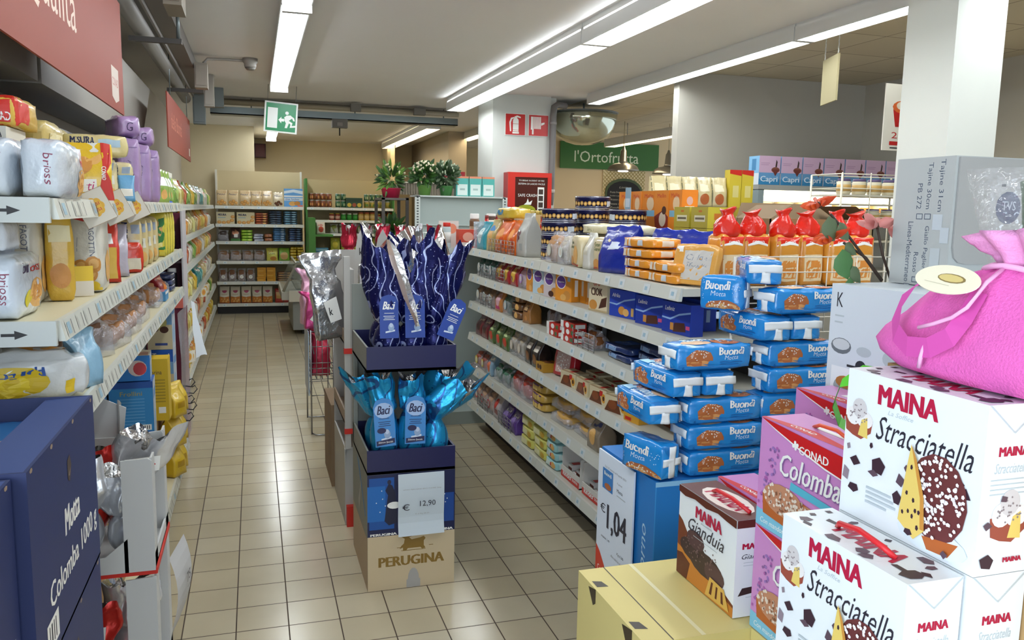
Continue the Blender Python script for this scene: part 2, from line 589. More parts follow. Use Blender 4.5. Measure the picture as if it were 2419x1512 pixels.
# ------------------------------------------------------------------ lamps
tube_cold = emitter('lamp_tube_cold', (0.86, 0.95, 1.0), 1.0)
tube_warm = emitter('lamp_tube_warm', (1.0, 0.84, 0.55), 1.0)
lamp_white = M('#d8d8d4', 0.4)
lamp_refl = M('#e8e8e4', 0.25, 0.4)
def tubes_mat(name, col, k):
    return emitter(name, col, k)
COLD, WARM = 17.0, 11.0
t_cold = tubes_mat('tube_glow_cold', (0.90, 0.96, 1.0), COLD)
t_warm = tubes_mat('tube_glow_warm', (1.0, 0.80, 0.50), WARM)
def ceiling_lamp(x, y0, y1, label, glow, w=0.17, z=2.9, drop=0.11, group='fluorescent ceiling lamps', sides=True, hang=0.0):
    t = thing('ceiling_lamp', label, 'lamp', (x, (y0 + y1) / 2, z), group=group)
    L = (y1 - y0) / 2
    zb = -hang
    b = MB()
    b.box(-w / 2, w / 2, -L, L, zb - 0.035, zb, lamp_white)
    for sgn in (-1, 1):
        hs = .09 if sides else .045
        b.prism([(-L, .09 - hs), (L, .09 - hs), (L, 0.09), (-L, 0.09)], (sgn * w / 2, 0, zb - drop - 0.0), (0, 1, 0), (0, 0, 1), 0.006, lamp_white)
    b.box(-w / 2, w / 2, -L, -L + 0.02, zb - drop, zb - 0.03, lamp_white)
    b.box(-w / 2, w / 2, L - 0.02, L, zb - drop, zb - 0.03, lamp_white)
    if hang:
        for yy in (-L * 0.7, L * 0.7):
            b.cyl((0, yy, zb), (0, yy, 0), 0.004, M('#777777', .4, .5), 6)
    obj('housing', b, t)
    n = max(1, round((y1 - y0) / 1.5))
    seg = (2 * L - 0.08) / n
    for i in range(n):
        for xx in (-0.035, 0.035):
            g = MB()
            a = -L + 0.04 + seg * i
            g.cyl((xx, a + 0.02, zb - drop + 0.045), (xx, a + seg - 0.02, zb - drop + 0.045), 0.019, glow, 10)
            obj('tube', g, t)
    return t
ceiling_lamp(0.27, 1.6, 5.15, 'near fluorescent lamp above the left aisle', t_cold, sides=False)
ceiling_lamp(0.27, 5.16, 8.7, 'fluorescent lamp over the left aisle in front of the green exit sign', t_cold, sides=False)
ceiling_lamp(0.32, 11.2, 15.2, 'fluorescent lamp beyond the cable tray, above the left aisle', t_cold, sides=False)
ceiling_lamp(2.2, 1.2, 5.2, 'long fluorescent lamp over the right gondola, near part', t_cold, w=.2, drop=.14)
ceiling_lamp(2.2, 5.21, 9.2, 'long fluorescent lamp ending in front of the white pillar', t_cold, w=.2, drop=.14)
ceiling_lamp(2.42, 11.4, 15.6, 'warm fluorescent lamp over the far plants', t_warm, w=.2, drop=.13)
ceiling_lamp(3.35, 12.2, 13.4, 'small warm far lamp partly hidden by the white pillar', t_warm, w=.18)
ceiling_lamp(3.46, 1.0, 4.7, 'fluorescent lamp along the suspended ceiling edge, near part', t_cold, w=.14)
ceiling_lamp(3.46, 4.71, 8.2, 'fluorescent lamp along the suspended ceiling edge, ending at the convex mirror', t_cold, w=.14)
ceiling_lamp(5.0, 7.2, 11.2, 'lamp hung from rods above the greengrocer counter', t_warm, w=.16, hang=.18)

# ------------------------------------------------------------------ services under the ceiling
galv = M('#7e8788', 0.35, 0.6)
pvc = M('#8d8a86', 0.5)
dark = M('#1c1a1a', 0.6)
t = thing('cable_tray', 'grey metal cable tray crossing the ceiling between the lamps', 'cable tray', (0, 10.25, 2.7))
b = MB(); b.box(-0.45, 2.46, -0.1, 0.1, 0, 0.012, galv); b.box(-.45, 2.46, -.1, -.09, 0, .085, galv); b.box(-.45, 2.46, .09, .1, 0, .085, galv)
obj('channel', b, t)
for xx in (0.0, 1.2, 2.3):
    b = MB(); b.cyl((xx, .0, .01), (xx, .0, .2), .008, galv, 6)
    obj('hanger', b, t)
b = MB(); b.cyl((-.55, 10.12, 2.83), (2.46, 10.12, 2.83), .028, M('#a79c86', .5)); b.cyl((-.55, 10.2, 2.865), (2.46, 10.2, 2.865), .02, M('#8a8070', .5))
tag(obj('ceiling_pipe', b), 'pair of beige pipes running above the crossing cable tray', 'pipe')
b = MB(); b.box(-.09, .09, -.05, .05, 0, .1, M('#6f6a63', .6)); b.box(-.03, .03, -.06, -.05, .02, .06, M('#8b857c', .6)); b.cyl((0, 0, 0), (0, 0, -.09), .008, dark, 6)
tag(obj('junction_box', b, None, (1.0, 10.1, 2.6)), 'grey box with a short dangling cable under the crossing tray', 'junction box')
b = MB(); b.box(-.06, .06, -.04, .04, 0, .09, M('#77726a', .6))
tag(obj('junction_box', b, None, (1.18, 10.0, 2.79)), 'grey box on the pipes above the crossing tray', 'junction box')
b = MB(); b.box(-.07, .07, -.04, .04, 0, .08, M('#77726a', .6))
tag(obj('junction_box', b, None, (1.95, 10.03, 2.79)), 'grey box on the pipes beside the right lamp end', 'junction box')
b = MB(); b.box(-.56, -.45, 3.0, 9.2, 2.79, 2.899, M('#746f6b', .6)); b.box(-.575, -.56, 3.0, 9.2, 2.76, 2.899, M('#8a857f', .55))
tag(obj('cable_trunking', b), 'wide grey trunking along the ceiling above the left shelves', 'trunking')
b = MB(); b.cyl((-.64, 1.6, 2.72), (-.64, 9.2, 2.74), .05, pvc)
tag(obj('ceiling_pipe', b), 'thick grey pipe running beside the trunking above the banners', 'pipe')
for i, y in enumerate((5.6, 7.9)):
    b = MB(); b.box(-.7, -.4, -.02, .02, 0, .03, M('#4f4a47', .5)); b.cyl((-.42, 0, .015), (-.42, 0, CEIL - 2.645), .012, galv, 6)
    tag(obj('pipe_bracket', b, None, (0, y, 2.64)), '%s dark bracket carrying the pipe beside the left trunking' % ('nearer', 'farther')[i], 'bracket')
def wall_box(name, x, y, z, w, d, h, hx, lab, cat):
    b = MB(); b.box(-w / 2, w / 2, -d / 2, d / 2, 0, h, M(hx, .6)); b.box(-w / 2 + .01, w / 2 - .01, -d / 2 - .008, -d / 2, .02, h - .02, M(hx, .5))
    return tag(obj(name, b, None, (x, y, z)), lab, cat)
wall_box('junction_box', -.38, 4.9, 2.69, .09, .3, .21, '#8f8676', 'nearest beige box hanging from the ceiling above the left trunking', 'junction box')
wall_box('junction_box', -.39, 7.45, 2.62, .1, .14, .2, '#9c9387', 'beige box where the thin detector conduit starts', 'junction box')
wall_box('junction_box', -.385, 8.6, 2.6, .09, .12, .3, '#a49f95', 'small pale box below the conduit box at the left trunking end', 'junction box')
wall_box('junction_box', -.33, 9.5, 2.7, .1, .12, .2, '#868f90', 'grey metal box at the corner of the crossing tray', 'junction box')
wall_box('junction_box', -.52, 9.35, 2.5, .12, .14, .4, '#7c8586', 'tall grey metal box at the trunking end beside the far banner', 'junction box')
b = MB(); b.tube([(-.37, 7.45, 2.83), (-.34, 7.48, 2.87), (-.2, 7.5, 2.878), (-.02, 7.5, 2.878)], .012, M('#9d978f', .5))
b.lathe([(.045, -.075), (.05, -.06), (.05, -.045), (.062, -.03), (.062, .0)], M('#9a968f', .5), 16, (.0, 7.5, 2.9)); b.lathe([(.03, -.095), (.046, -.075)], M('#6d6a62', .5), 16, (.0, 7.5, 2.9))
t = tag(obj('smoke_detector', b), 'grey smoke detector on the ceiling fed by a thin conduit', 'detector')

# exit sign hung on two wires
green = M('#0e8a55', 0.35)
wht = M('#eef2ee', 0.4)
t = thing('exit_sign', 'green square exit sign with a running figure, hanging on wires', 'sign', (0.29, 8.95, 2.57), (0, R(4), R(-4)))
b = MB(); b.box(-.165, .165, -.01, .01, -.155, .155, wht)
W = .33; H = .31
it = [('r', .05, .05, .95, .95, green), ('r', .1, .14, .4, .8, wht),
      ('p', [(.43, .42), (.52, .53), (.52, .465), (.6, .465), (.6, .375), (.52, .375), (.52, .31)], wht),
      ('e', .68, .66, .055, .055, wht),
      ('p', [(.66, .58), (.8, .6), (.84, .5), (.72, .4), (.64, .46)], wht),
      ('p', [(.78, .6), (.9, .52), (.93, .42), (.88, .42), (.84, .5), (.76, .54)], wht),
      ('p', [(.68, .58), (.6, .52), (.63, .4), (.6, .44), (.67, .5)], wht),
      ('p', [(.64, .47), (.6, .4), (.7, .42), (.72, .47)], wht),
      ('p', [(.68, .46), (.76, .36), (.7, .17), (.63, .17), (.66, .33), (.62, .4)], wht),
      ('p', [(.74, .42), (.86, .35), (.84, .26), (.95, .28), (.96, .22), (.78, .19), (.8, .3), (.68, .4)], wht)]
b.art((-.165, -.011, -.155), (1, 0, 0), (0, 0, 1), W, H, it, .0008)
obj('panel', b, t)
for sx in (-.14, .14):
    b = MB(); b.cyl((sx, 0, .15), (sx, 0, .33), .003, M('#888888', .4, .6), 6)
    obj('wire', b, t)
# ================================================================== WALL FITTINGS AND SIGNS
red = M('#c01c1c', 0.35)
white = M('#f0efe9', 0.5)
offwhite = M('#ddd9cc', 0.55)
black = M('#1a1718', 0.5)
ink = M('#2a2a33', 0.6)
# two red fire signs on the far pillar
def fire_sign(x, items, lab):
    b = MB(); b.box(-.115, .115, -.006, 0, -.115, .115, white)
    b.art((-.115, -.006, -.115), (1, 0, 0), (0, 0, 1), .23, .23, [('r', .02, .02, .98, .98, red)] + items, .0012)
    return tag(obj('fire_sign', b, None, (x, 8.594, 2.585)), lab, 'sign')
fire_sign(2.72, [('r', .36, .08, .68, .16, white), ('r', .38, .18, .66, .66, white), ('e', .52, .68, .14, .13, white), ('r', .46, .76, .58, .88, white), ('p', [(.46, .86), (.76, .8), (.76, .86), (.58, .92)], white),
                 ('p', [(.44, .84), (.28, .8), (.2, .6), (.24, .18), (.3, .18), (.28, .58), (.34, .74), (.46, .8)], white), ('r', .38, .52, .66, .535, red), ('r', .38, .24, .66, .255, red)], 'red sign with a white fire extinguisher on the white pillar')
fire_sign(2.985, [('r', .12 + i * .065, .34, .165 + i * .065, .9, white) for i in range(8)] + [('r', .12, .3, .22, .9, white), ('r', .18, .08, .26, .34, white), ('p', [(.64, .5), (.8, .58), (.8, .66), (.64, .62)], white)],
          'red sign with a white fire hose, beside the grey pipe')
# fire cabinet
t = thing('fire_cabinet', 'red fire hose cabinet with a warning poster on the white pillar', 'cabinet', (2.86, 8.6, 1.36))
b = MB(); b.box(-.23, .23, -.16, -.004, 0, .7, red); b.box(-.26, -.23, -.16, -.004, 0, .71, M('#a8201f', .4))
b.box(-.26, .235, -.175, -.16, .66, .71, M('#d22a1c', .4)); b.box(-.26, .235, -.175, -.16, 0, .05, M('#d22a1c', .4)); b.box(-.26, -.18, -.175, -.16, .05, .66, M('#d22a1c', .4)); b.box(.19, .235, -.175, -.16, .05, .66, M('#d22a1c', .4))
b.cyl((-.262, -.08, .35), (-.27, -.08, .35), .015, black, 10)
obj('box', b, t)
b = MB(); b.box(-.18, .19, -.166, -.16, .05, .66, M('#4b1a10', .25))
yel = M('#9aa01c', .4)
b.art((-.18, -.166, .05), (1, 0, 0), (0, 0, 1), .37, .61, [('t', 'TO BREAK IN EVENT OF FIRE', .12, .93, .9, .955, white), ('t', 'SISTEMA DI LASCIO FACILE', .1, .87, .92, .9, white),
    ('t', 'SAFE CRASH', .1, .66, .68, .71, white), ('p', [(.28, .52), (.36, .56), (.4, .63), (.44, .56), (.54, .6), (.5, .52)], white), ('e', .35, .42, .3, .1, yel), ('e', .5, .32, .3, .12, M('#6d7a17', .4)), ('p', [(0, .3), (.5, .02), (.6, .02), (0, .4)], M('#b5321a', .4)),
    ('r', .7, .1, .9, .83, white)] + [('r', .73, .13 + i * .115, .87, .22 + i * .115, M('#3a2a22', .5)) for i in range(6)], .0012)
obj('glass_poster', b, t)
# pillar pipe and convex mirror
b = MB(); b.tube([(3.3, 8.6, 2.81), (3.19, 8.56, 2.815), (3.15, 8.55, 2.79), (3.14, 8.548, 2.7), (3.135, 8.548, 1.82), (3.125, 8.548, 1.73)], .036, M('#6f6a68', .45), 12)
b.cyl((3.14, 8.548, 2.63), (3.14, 8.548, 2.6), .04, M('#8a8583', .4)); b.cyl((3.135, 8.548, 1.9), (3.135, 8.548, 1.86), .042, M('#b9b4ae', .4))
tag(obj('drain_pipe', b), 'grey drain pipe down the right edge of the white pillar', 'pipe')
t = thing('convex_mirror', 'quarter dome convex security mirror under the ceiling', 'mirror', (3.66, 8.95, 2.79))
b = MB(); b.lathe([(.001, -.36), (.1, -.355), (.2, -.325), (.29, -.27), (.35, -.19), (.385, -.09), (.39, 0)], M('#b9bba8', .12, .85), 32)
obj('dome', b, t)
b = MB(); b.lathe([(.395, -.008), (.405, 0), (.395, .006)], M('#6a6f74', .4), 32); b.cyl((0, 0, 0), (0, 0, .11), .012, galv, 8)
obj('rim', b, t)
# green department sign, chalk board, pendants
t = thing('department_sign', 'long green sign with thin white lettering over the chalkboard', 'sign', (5.36, 11.97, 2.33))
b = MB(); b.box(-.84, .84, -.02, 0, 0, .41, M('#2f6a1c', .5)); b.art((-.84, -.02, 0), (1, 0, 0), (0, 0, 1), 1.68, .41, [('t', "l'Ortofrutta", .14, .25, .79, .68, M('#dfe6c8', .5))], .0015)
obj('panel', b, t)
t = thing('chalkboard', 'arched black chalkboard in a lattice frame on the cream wall', 'chalkboard', (5.62, 11.99, 1.2))
lat = M('#c2ad72', .6)
arch = lambda w, h, s: [(-w, 0), (w, 0), (w, h - s)] + [(w * math.cos(a), h - s + s * math.sin(a)) for a in [math.pi * i / 10 for i in range(1, 10)]] + [(-w, h - s)]
b = MB(); b.prism([(-.36, 0), (.36, 0), (.36, 1.15), (-.36, 1.15)], (0, -.005, 0), (1, 0, 0), (0, 0, 1), .004, M('#e3d3ab', .6))
for i in range(-14, 24):
    for sg in (1, -1):
        x = i * .06
        pts = [(x, .5), (x + .012, .5), (x + sg * .65 + .012, 1.15), (x + sg * .65, 1.15)]
        if min(p[0] for p in pts) > -.36 and max(p[0] for p in pts) < .36:
            pass
        q = []
        for (px, pz) in (pts[0], pts[1], pts[2], pts[3]):
            q.append((max(-.36, min(.36, px)), pz))
        a0 = max(.0, (-.36 - x) / (sg * .65)) if sg > 0 else max(0, (.36 - x) / (sg * .65))
        a1 = min(1., (.36 - x) / (sg * .65)) if sg > 0 else min(1, (-.36 - x) / (sg * .65))
        a0, a1 = min(a0, a1), max(a0, a1)
        a0, a1 = max(0, a0), min(1, a1)
        if a1 > a0 + .02:
            f = lambda a, o: (x + sg * .65 * a + o, .5 + .65 * a)
            b.prism([f(a0, 0), f(a0, .014), f(a1, .014), f(a1, 0)], (0, -.012, 0), (1, 0, 0), (0, 0, 1), .006, lat)
obj('lattice', b, t)
b = MB(); b.prism(arch(.32, 1.0, .2), (0, -.03, 0), (1, 0, 0), (0, 0, 1), .015, M('#46542f', .6)); b.prism(arch(.29, .96, .19), (0, -.034, 0), (1, 0, 0), (0, 0, 1), .01, M('#15110f', .7))
chalk = M('#b9b2a4', .8)
b.art((-.29, -.034, 0), (1, 0, 0), (0, 0, 1), .58, .96, [('t', s, x0, y, x1, y + .03, chalk, .2) for s, x0, x1, y in (('Listino', .35, .7, .88), ('Frutta fresca', .08, .42, .8), ('Verdura', .6, .9, .8), ('Insalata e pomodori', .08, .55, .74), ('di stagione', .62, .94, .74), ('Arance da tavola', .1, .6, .68), ('mele e pere', .6, .92, .69), ('Patate novelle al sacco', .08, .9, .61), ('Zucchine fiori', .08, .7, .55), ('Fragole cestino', .12, .9, .48))], .002)
obj('board', b, t)
alu = M('#8f8d88', .3, .8)
def pendant(x, y, zb, lab):
    t = thing('pendant_lamp', lab, 'lamp', (x, y, zb), group='aluminium pendant lamps')
    b = MB(); b.lathe([(.22, 0), (.218, .012), (.19, .06), (.14, .09), (.065, .105), (.06, .11)], alu, 28)
    obj('shade', b, t)
    b = MB(); b.lathe([(.06, .105), (.058, .13), (.052, .135), (.04, .27), (.025, .29), (.012, .33)], alu, 18)
    obj('socket', b, t)
    b = MB(); b.cyl((0, 0, .32), (0, 0, CEIL - zb), .005, M('#b9a98a', .5), 6)
    obj('cord', b, t)
    b = MB(); b.lathe([(.07, -.012), (.07, -.002)], emitter('pendant_glow', (1, .8, .75), 9), 16)
    obj('bulb', b, t)
pendant(4.87, 10.42, 2.235, 'aluminium pendant lamp hanging in front of the green sign')
pendant(5.56, 10.42, 2.21, 'aluminium pendant lamp beside the green sign, nearer the grey wall')
# blank hanging sign, price poster
t = thing('hanging_sign', 'blank beige sign hanging on two chains from the suspended ceiling', 'sign', (3.72, 4.75, 2.42), (0, 0, R(70)))
b = MB(); b.box(-.15, .15, -.006, .006, 0, .3, M('#a59a74', .7)); obj('panel', b, t)
for sx in (-.13, .13):
    b = MB()
    for k in range(9):
        b.cyl((sx + .003 * (-1) ** k, 0, .3 + k * .02), (sx - .003 * (-1) ** k, 0, .32 + k * .02), .004, white, 6)
    obj('chain', b, t)
t = thing('price_poster', 'white promotion poster with a red basket and a 2, behind the pillar', 'poster', (3.46, 3.78, 2.03), (0, 0, R(4)))
b = MB(); b.box(-.14, .14, -.003, .003, 0, .36, M('#e6dfd2', .6))
b.art((-.14, -.003, 0), (1, 0, 0), (0, 0, 1), .28, .36, [('p', [(.3, .36), (.7, .36), (.78, .62), (.22, .62)], red), ('e', .5, .66, .3, .1, M('#d9652c', .5)), ('e', .42, .68, .12, .06, M('#e9d9c0', .5)), ('t', '2,90', .22, .17, .8, .28, red), ('r', .18, .08, .82, .14, red), ('t', 'AL KG', .4, .09, .6, .13, white), ('r', .2, .03, .8, .05, ink)], .001)
obj('sheet', b, t)
b = MB(); b.cyl((0, 0, .36), (0, 0, CEIL - 2.03), .003, galv, 6); obj('cord', b, t)
# small red notice and prohibition sign, red box in the corner
b = MB(); b.box(.0, .25, -.008, 0, 0, .13, M('#9e1c24', .5)); b.art((0, -.008, 0), (1, 0, 0), (0, 0, 1), .25, .13, [('r', .1, .74, .45, .8, white), ('r', .1, .56, .85, .62, white), ('r', .1, .38, .8, .44, white), ('r', .1, .2, .9, .26, white)], .001)
b.prism([(-.07 + .06 * math.cos(a), .065 + .06 * math.sin(a)) for a in [i * math.pi / 8 for i in range(16)]], (0, -.004, 0), (1, 0, 0), (0, 0, 1), .003, M('#7a1f22', .5))
b.prism([(-.07 + .045 * math.cos(a), .065 + .045 * math.sin(a)) for a in [i * math.pi / 8 for i in range(16)]], (0, -.008, 0), (1, 0, 0), (0, 0, 1), .003, white)
b.prism([(-.075 + .025 * math.cos(a), .06 + .03 * math.sin(a)) for a in [i * math.pi / 6 for i in range(12)]], (0, -.01, 0), (1, 0, 0), (0, 0, 1), .001, black)
tag(obj('notice_sign', b, None, (2.1, 9.325, 1.966)), 'small red notice with a round prohibition sign above the teal boxes', 'sign')
b = MB(); b.box(0.04, .24, 16.0, 16.19, 2.55, 2.8, M('#4a1c1c', .6)); b.box(.06, .22, 15.99, 16.0, 2.57, 2.78, M('#5c2322', .5))
tag(obj('alarm_box', b), 'dark red alarm box in the corner of the far wall', 'alarm box')

# ================================================================== LEFT CANOPY AND BANNERS
steel = M('#9a948b', .42, .25, var=.04, bscale=3)
steel2 = M('#8f8a84', .35, .3)
t = thing('shelf_canopy', 'long grey metal canopy above the left wall shelves', 'canopy', (-.8, 0, 2.0))
b = MB()
for y0, y1 in ((.4, 3.72), (3.78, 6.9)):
    e_ = .65 if y1 > 5 else 0
    b.add([(0, y0, .13), (0, y1, .13), (.0, y1 + e_, .6), (.0, y0, .6), (-.24, y0, .13), (-.24, y1, .13), (-.24, y1 + e_, .6), (-.24, y0, .6)], [(0, 1, 2, 3), (4, 7, 6, 5), (0, 4, 5, 1), (3, 2, 6, 7), (0, 3, 7, 4), (1, 5, 6, 2)], steel)
obj('fascia', b, t)
b = MB(); q = [(-.04, .13), (.0, .125), (.035, .1), (.045, .06), (.03, .02), (0, 0), (-.06, .0), (-.06, .13)]
b.prism([(x, z) for x, z in q[::-1]], (0, .4, 0), (1, 0, 0), (0, 0, 1), -6.5, steel2)
obj('bullnose', b, t)
b = MB(); b.box(-.24, -.05, .4, 6.9, -.02, .0, M('#6f7f96', .2, .5)); b.box(-.24, -.2, .4, 6.9, -.34, -.02, M('#5b4b52', .35, .2))
obj('soffit', b, t)
orange = M('#93371f', .6, var=.04, bscale=2)
def banner(y0, y1, z0, z1, items, lab):
    t = thing('hanging_banner', lab, 'banner', (-.6, y0, z0))
    b = MB(); b.box(-.008, 0, 0, y1 - y0, 0, z1 - z0, orange)
    b.face('R', -.008, 0, 0, y1 - y0, 0, z1 - z0, items, .001)
    obj('panel', b, t)
    for yy in (.3, y1 - y0 - .3):
        b = MB(); b.cyl((-.004, yy, z1 - z0), (-.004, yy, 2.9 - z0), .004, galv, 6)
        obj('cord', b, t)
pale = M('#e8cdbd', .6)
banner(2.0, 4.52, 2.09, 2.62, [('t', 'della Qualità', .06, .27, .56, .66, pale), ('r', .86, .1, .94, .36, M('#d9c9bc', .6)), ('p', [(.86, .1), (.9, .06), (.94, .1)], M('#d9c9bc', .6)), ('t', 'CONAD', .868, .2, .932, .27, M('#b23a2e', .5))], 'near orange banner with white lettering above the left shelves')
banner(6.75, 9.05, 2.09, 2.5, [('t', 'della Bontà', .12, .4, .55, .7, M('#c9745a', .6)), ('r', .9, .12, .96, .3, M('#d9c9bc', .6))], 'far orange banner above the back left shelves')

# ================================================================== SHELVING
shelf_paint = M('#c9c6b8', .4)
rail_paint = M('#cfd0c6', .35)
beige_shelf = M('#d8cfae', .4)
backp = M('#6b655f', .7)
grey_p = M('#a9b1b0', .5)
tag_w = M('#d6dcdc', .4)
tag_b = M('#9dbccb', .4)
tag_k = M('#5a5a5a', .5)
kick = M('#241d1a', .7)
def price_rail(L, h, n, seed, mode):
    """strip along +X from 0 to L, front towards -Y"""
    rnd = random.Random(seed)
    b = MB()
    b.add([(0, 0, 0), (L, 0, 0), (L, -.012, -h), (0, -.012, -h), (0, .012, 0), (L, .012, 0), (L, .004, -h), (0, .004, -h)],
          [(0, 3, 2, 1), (4, 5, 6, 7), (0, 1, 5, 4), (3, 7, 6, 2), (0, 4, 7, 3), (1, 2, 6, 5)], rail_paint)
    for i in range(n):
        x = L * (i + .5 + rnd.uniform(-.25, .25)) / n
        w = .028
        b.art((x - w, -.0, -h), (1, 0, 0), (0, -.0, 1), 2 * w, h, [], .001)
        z0, z1 = -h * .88, -h * .15
        f = lambda xx, z, o: (xx, -.012 * (-z / h) - o, z)
        mt = tag_w if mode == 0 else rail_paint
        b.quad(f(x - w, z0, .0012), f(x + w, z0, .0012), f(x + w, z1, .0012), f(x - w, z1, .0012), mt)
        if mode == 0:
            b.quad(f(x - w * .5, z0 * .75, .002), f(x + w * .3, z0 * .75, .002), f(x + w * .3, z1 * 2.4, .002), f(x - w * .5, z1 * 2.4, .002), tag_b)
        else:
            b.quad(f(x + w, z0, .003), f(x + w * 1.25, z0, .003), f(x + w * 1.25, z1, .003), f(x + w, z1, .003), tag_k)
            b.quad(f(x - w * .6, z0 * .9, .002), f(x + w * .6, z0 * .9, .002), f(x + w * .6, z1 * 1.5, .002), f(x - w * .6, z1 * 1.5, tag_w and .002), tag_b if i % 3 == 0 else rail_paint)
    return b

def shelving(name, label, loc, rz, L, depth, zs, top, parts_opt, cat='shelving'):
    """a run of shelves along local +X from 0 to L, front edge at y=0, back at y=depth"""
    t = thing(name, label, cat, loc, (0, 0, rz))
    o = dict(sect=1.3, back=backp, board=shelf_paint, mode=0, kick=kick, kickin=.05, tags=6, thick=.03, railh=.052, panels=None, side=None)
    o.update(parts_opt)
    b = MB(); b.box(0, L, depth - .03, depth, .02, top, o['back'])
    obj('back_panel', b, t)
    n = max(1, round(L / o['sect']))
    for i in range(n + 1):
        x = min(L - .03, max(0, L * i / n - .015))
        b = MB(); b.box(x, x + .03, depth - .05, depth - .029, .02, top + .01, offwhite)
        k = 0
        zz = .1
        obj('upright', b, t)
    b = MB(); b.box(0, L, o['kickin'], o['kickin'] + .02, 0, max(.03, zs[0] - .03), o['kick'])
    obj('kick_plate', b, t)
    for lv, z in enumerate(zs):
        b = MB(); b.box(0, L, 0.004, depth - .03, z - o['thick'], z, o['board'])
        s = obj('shelf_board', b, t)
        for i in range(n):
            pr = price_rail(L / n - .006, o['railh'], o['tags'], lv * 31 + i * 7 + len(name), o['mode'])
            obj('price_rail', pr, s, (L * i / n + .003, -.002, z + .003))
    if o['side']:
        for x in (0, L):
            b = MB(); b.box(x - .015, x + .015, 0, depth, 0, top, o['side'])
            obj('side_panel', b, t)
    return t

# right gondola: local +X runs along -Y so that its front faces -X
GX, GY0, GY1 = 1.55, 1.9, 5.96
GZ = [.22, .49, .735, .975, 1.18, 1.375]
shelving('gondola_shelving', 'long white gondola of six shelves along the right side of the aisle', (GX, GY1, 0), R(-90), GY1 - 2.75, .5, GZ, 1.36, dict(kickin=.14, tags=8))
# back half of the same gondola top, carried on its own (seen only from above)
b = MB(); b.box(2.06, 2.56, 2.75, GY1, 1.33, 1.37, shelf_paint); b.box(2.06, 2.1, 2.75, GY1, 0, 1.33, backp)
tag(obj('gondola_back_shelf', b), 'rear top shelf of the right gondola under the navy tins', 'shelf')
# left unit
LX = -.45
LZ = [.12, 1.13, 1.375, 1.665]
shelving('wall_shelving', 'near left wall shelving with cream shelves and price rails', (LX, 2.16, 0), R(90), 3.5, .56, LZ, 1.95, dict(board=beige_shelf, mode=1, tags=9, sect=1.17, back=M('#3d3431', .7), railh=.05))
# second left unit
SZ = [.15, .48, .78, 1.11, 1.38, 1.66]
shelving('wall_shelving', 'farther left wall shelving reaching the back corner', (-.58, 6.75, 0), R(90), 6.4, .46, SZ, 1.9, dict(mode=0, tags=9, sect=1.28, back=M('#8a6d55', .7)))
# end plates with arrows on the near end of the two upper left shelves
for z, lab in ((1.665, 'uppermost pale end plate with a small arrow on the near left shelving'), (1.375, 'pale end plate with a small arrow below the first plate')):
    b = MB(); b.box(-.56, -.002, -.014, 0, -.055, .004, M('#c5c9c4', .4)); b.art((-.56, -.014, -.055), (1, 0, 0), (0, 0, 1), .56, .059, [('p', [(.79, .42), (.84, .42), (.84, .3), (.89, .48), (.84, .66), (.84, .54), (.79, .54)], black)], .0008)
    tag(obj('shelf_end_plate', b, None, (LX, 2.155, z)), lab, 'end plate')
# back units
BZ = [.159, .498, .815, 1.118, 1.38, 1.655]
shelving('back_shelving', 'cream back wall shelving facing the aisle end, six shelves high', (-.56, 13.2, 0), 0, 1.305, .45, BZ, 2.2, dict(back=M('#cdbb92', .7), kick=black, tags=5, railh=.048))
shelving('green_shelving', 'shelving with green side panels holding cans and jars', (.79, 13.2, 0), 0, 1.36, .45, [.159, .4, .66, .98, 1.25, 1.46, 1.655], 2.1, dict(back=M('#c9b689', .7), tags=5, railh=.04, side=M('#3f7d33', .5)))
# green end panel with openings, nearer
t = thing('end_rack', 'green slotted end rack standing right of the back shelving', 'rack', (.78, 12.6, 0))
gp = M('#4f8a3a', .5)
b = MB(); b.box(0, .1, 0, .5, 0, 1.5, gp); obj('post', b, t)
for z in (.45, .72, .95, 1.22):
    b = MB(); b.box(.1, .36, .02, .48, z, z + .03, gp); obj('ledge', b, t)
# teal empty gondola behind (backs and top)
t = thing('empty_gondola', 'empty pale grey gondola back with slotted posts near the white pillar', 'shelving', (1.52, 8.02, 0))
gpz = M('#a7b3b0', .5)
b = MB(); b.box(.02, .92, .05, .1, .1, 1.79, gpz); b.box(.02, .92, .03, .05, 1.5, 1.506, M('#c6cfcc', .5)); obj('back_panel', b, t)
b = MB(); b.box(0, .93, .0, .3, 1.78, 1.795, M('#c3cbc8', .5)); obj('top_shelf', b, t)
for x in (.0, .9):
    b = MB(); b.box(x, x + .05, .0, .03, 0.02, 1.79, M('#ccd2cf', .5))
    for k in range(22):
        b.box(x + .015, x + .035, -.002, 0, 1.2 + k * .027, 1.212 + k * .027, M('#4a4f50', .6))
    obj('upright', b, t)
b = MB(); b.box(0.0, .93, .0, .5, 0.0, .12, gpz); obj('base', b, t)
# end shelf of the gondola with bottles
t = thing('end_shelving', 'grey end shelf of the gondola carrying the red bottles', 'shelving', (1.5, 6.02, 0))
b = MB(); b.box(-.25, .95, .0, .42, 1.33, 1.37, M('#b5bab6', .5)); obj('shelf_board', b, t)
b = MB(); b.box(-.25, .95, .36, .42, 0, 1.33, gpz); obj('back_panel', b, t)
b = MB(); b.box(-.25, .95, .0, .42, 0.0, .1, gpz); obj('base', b, t)
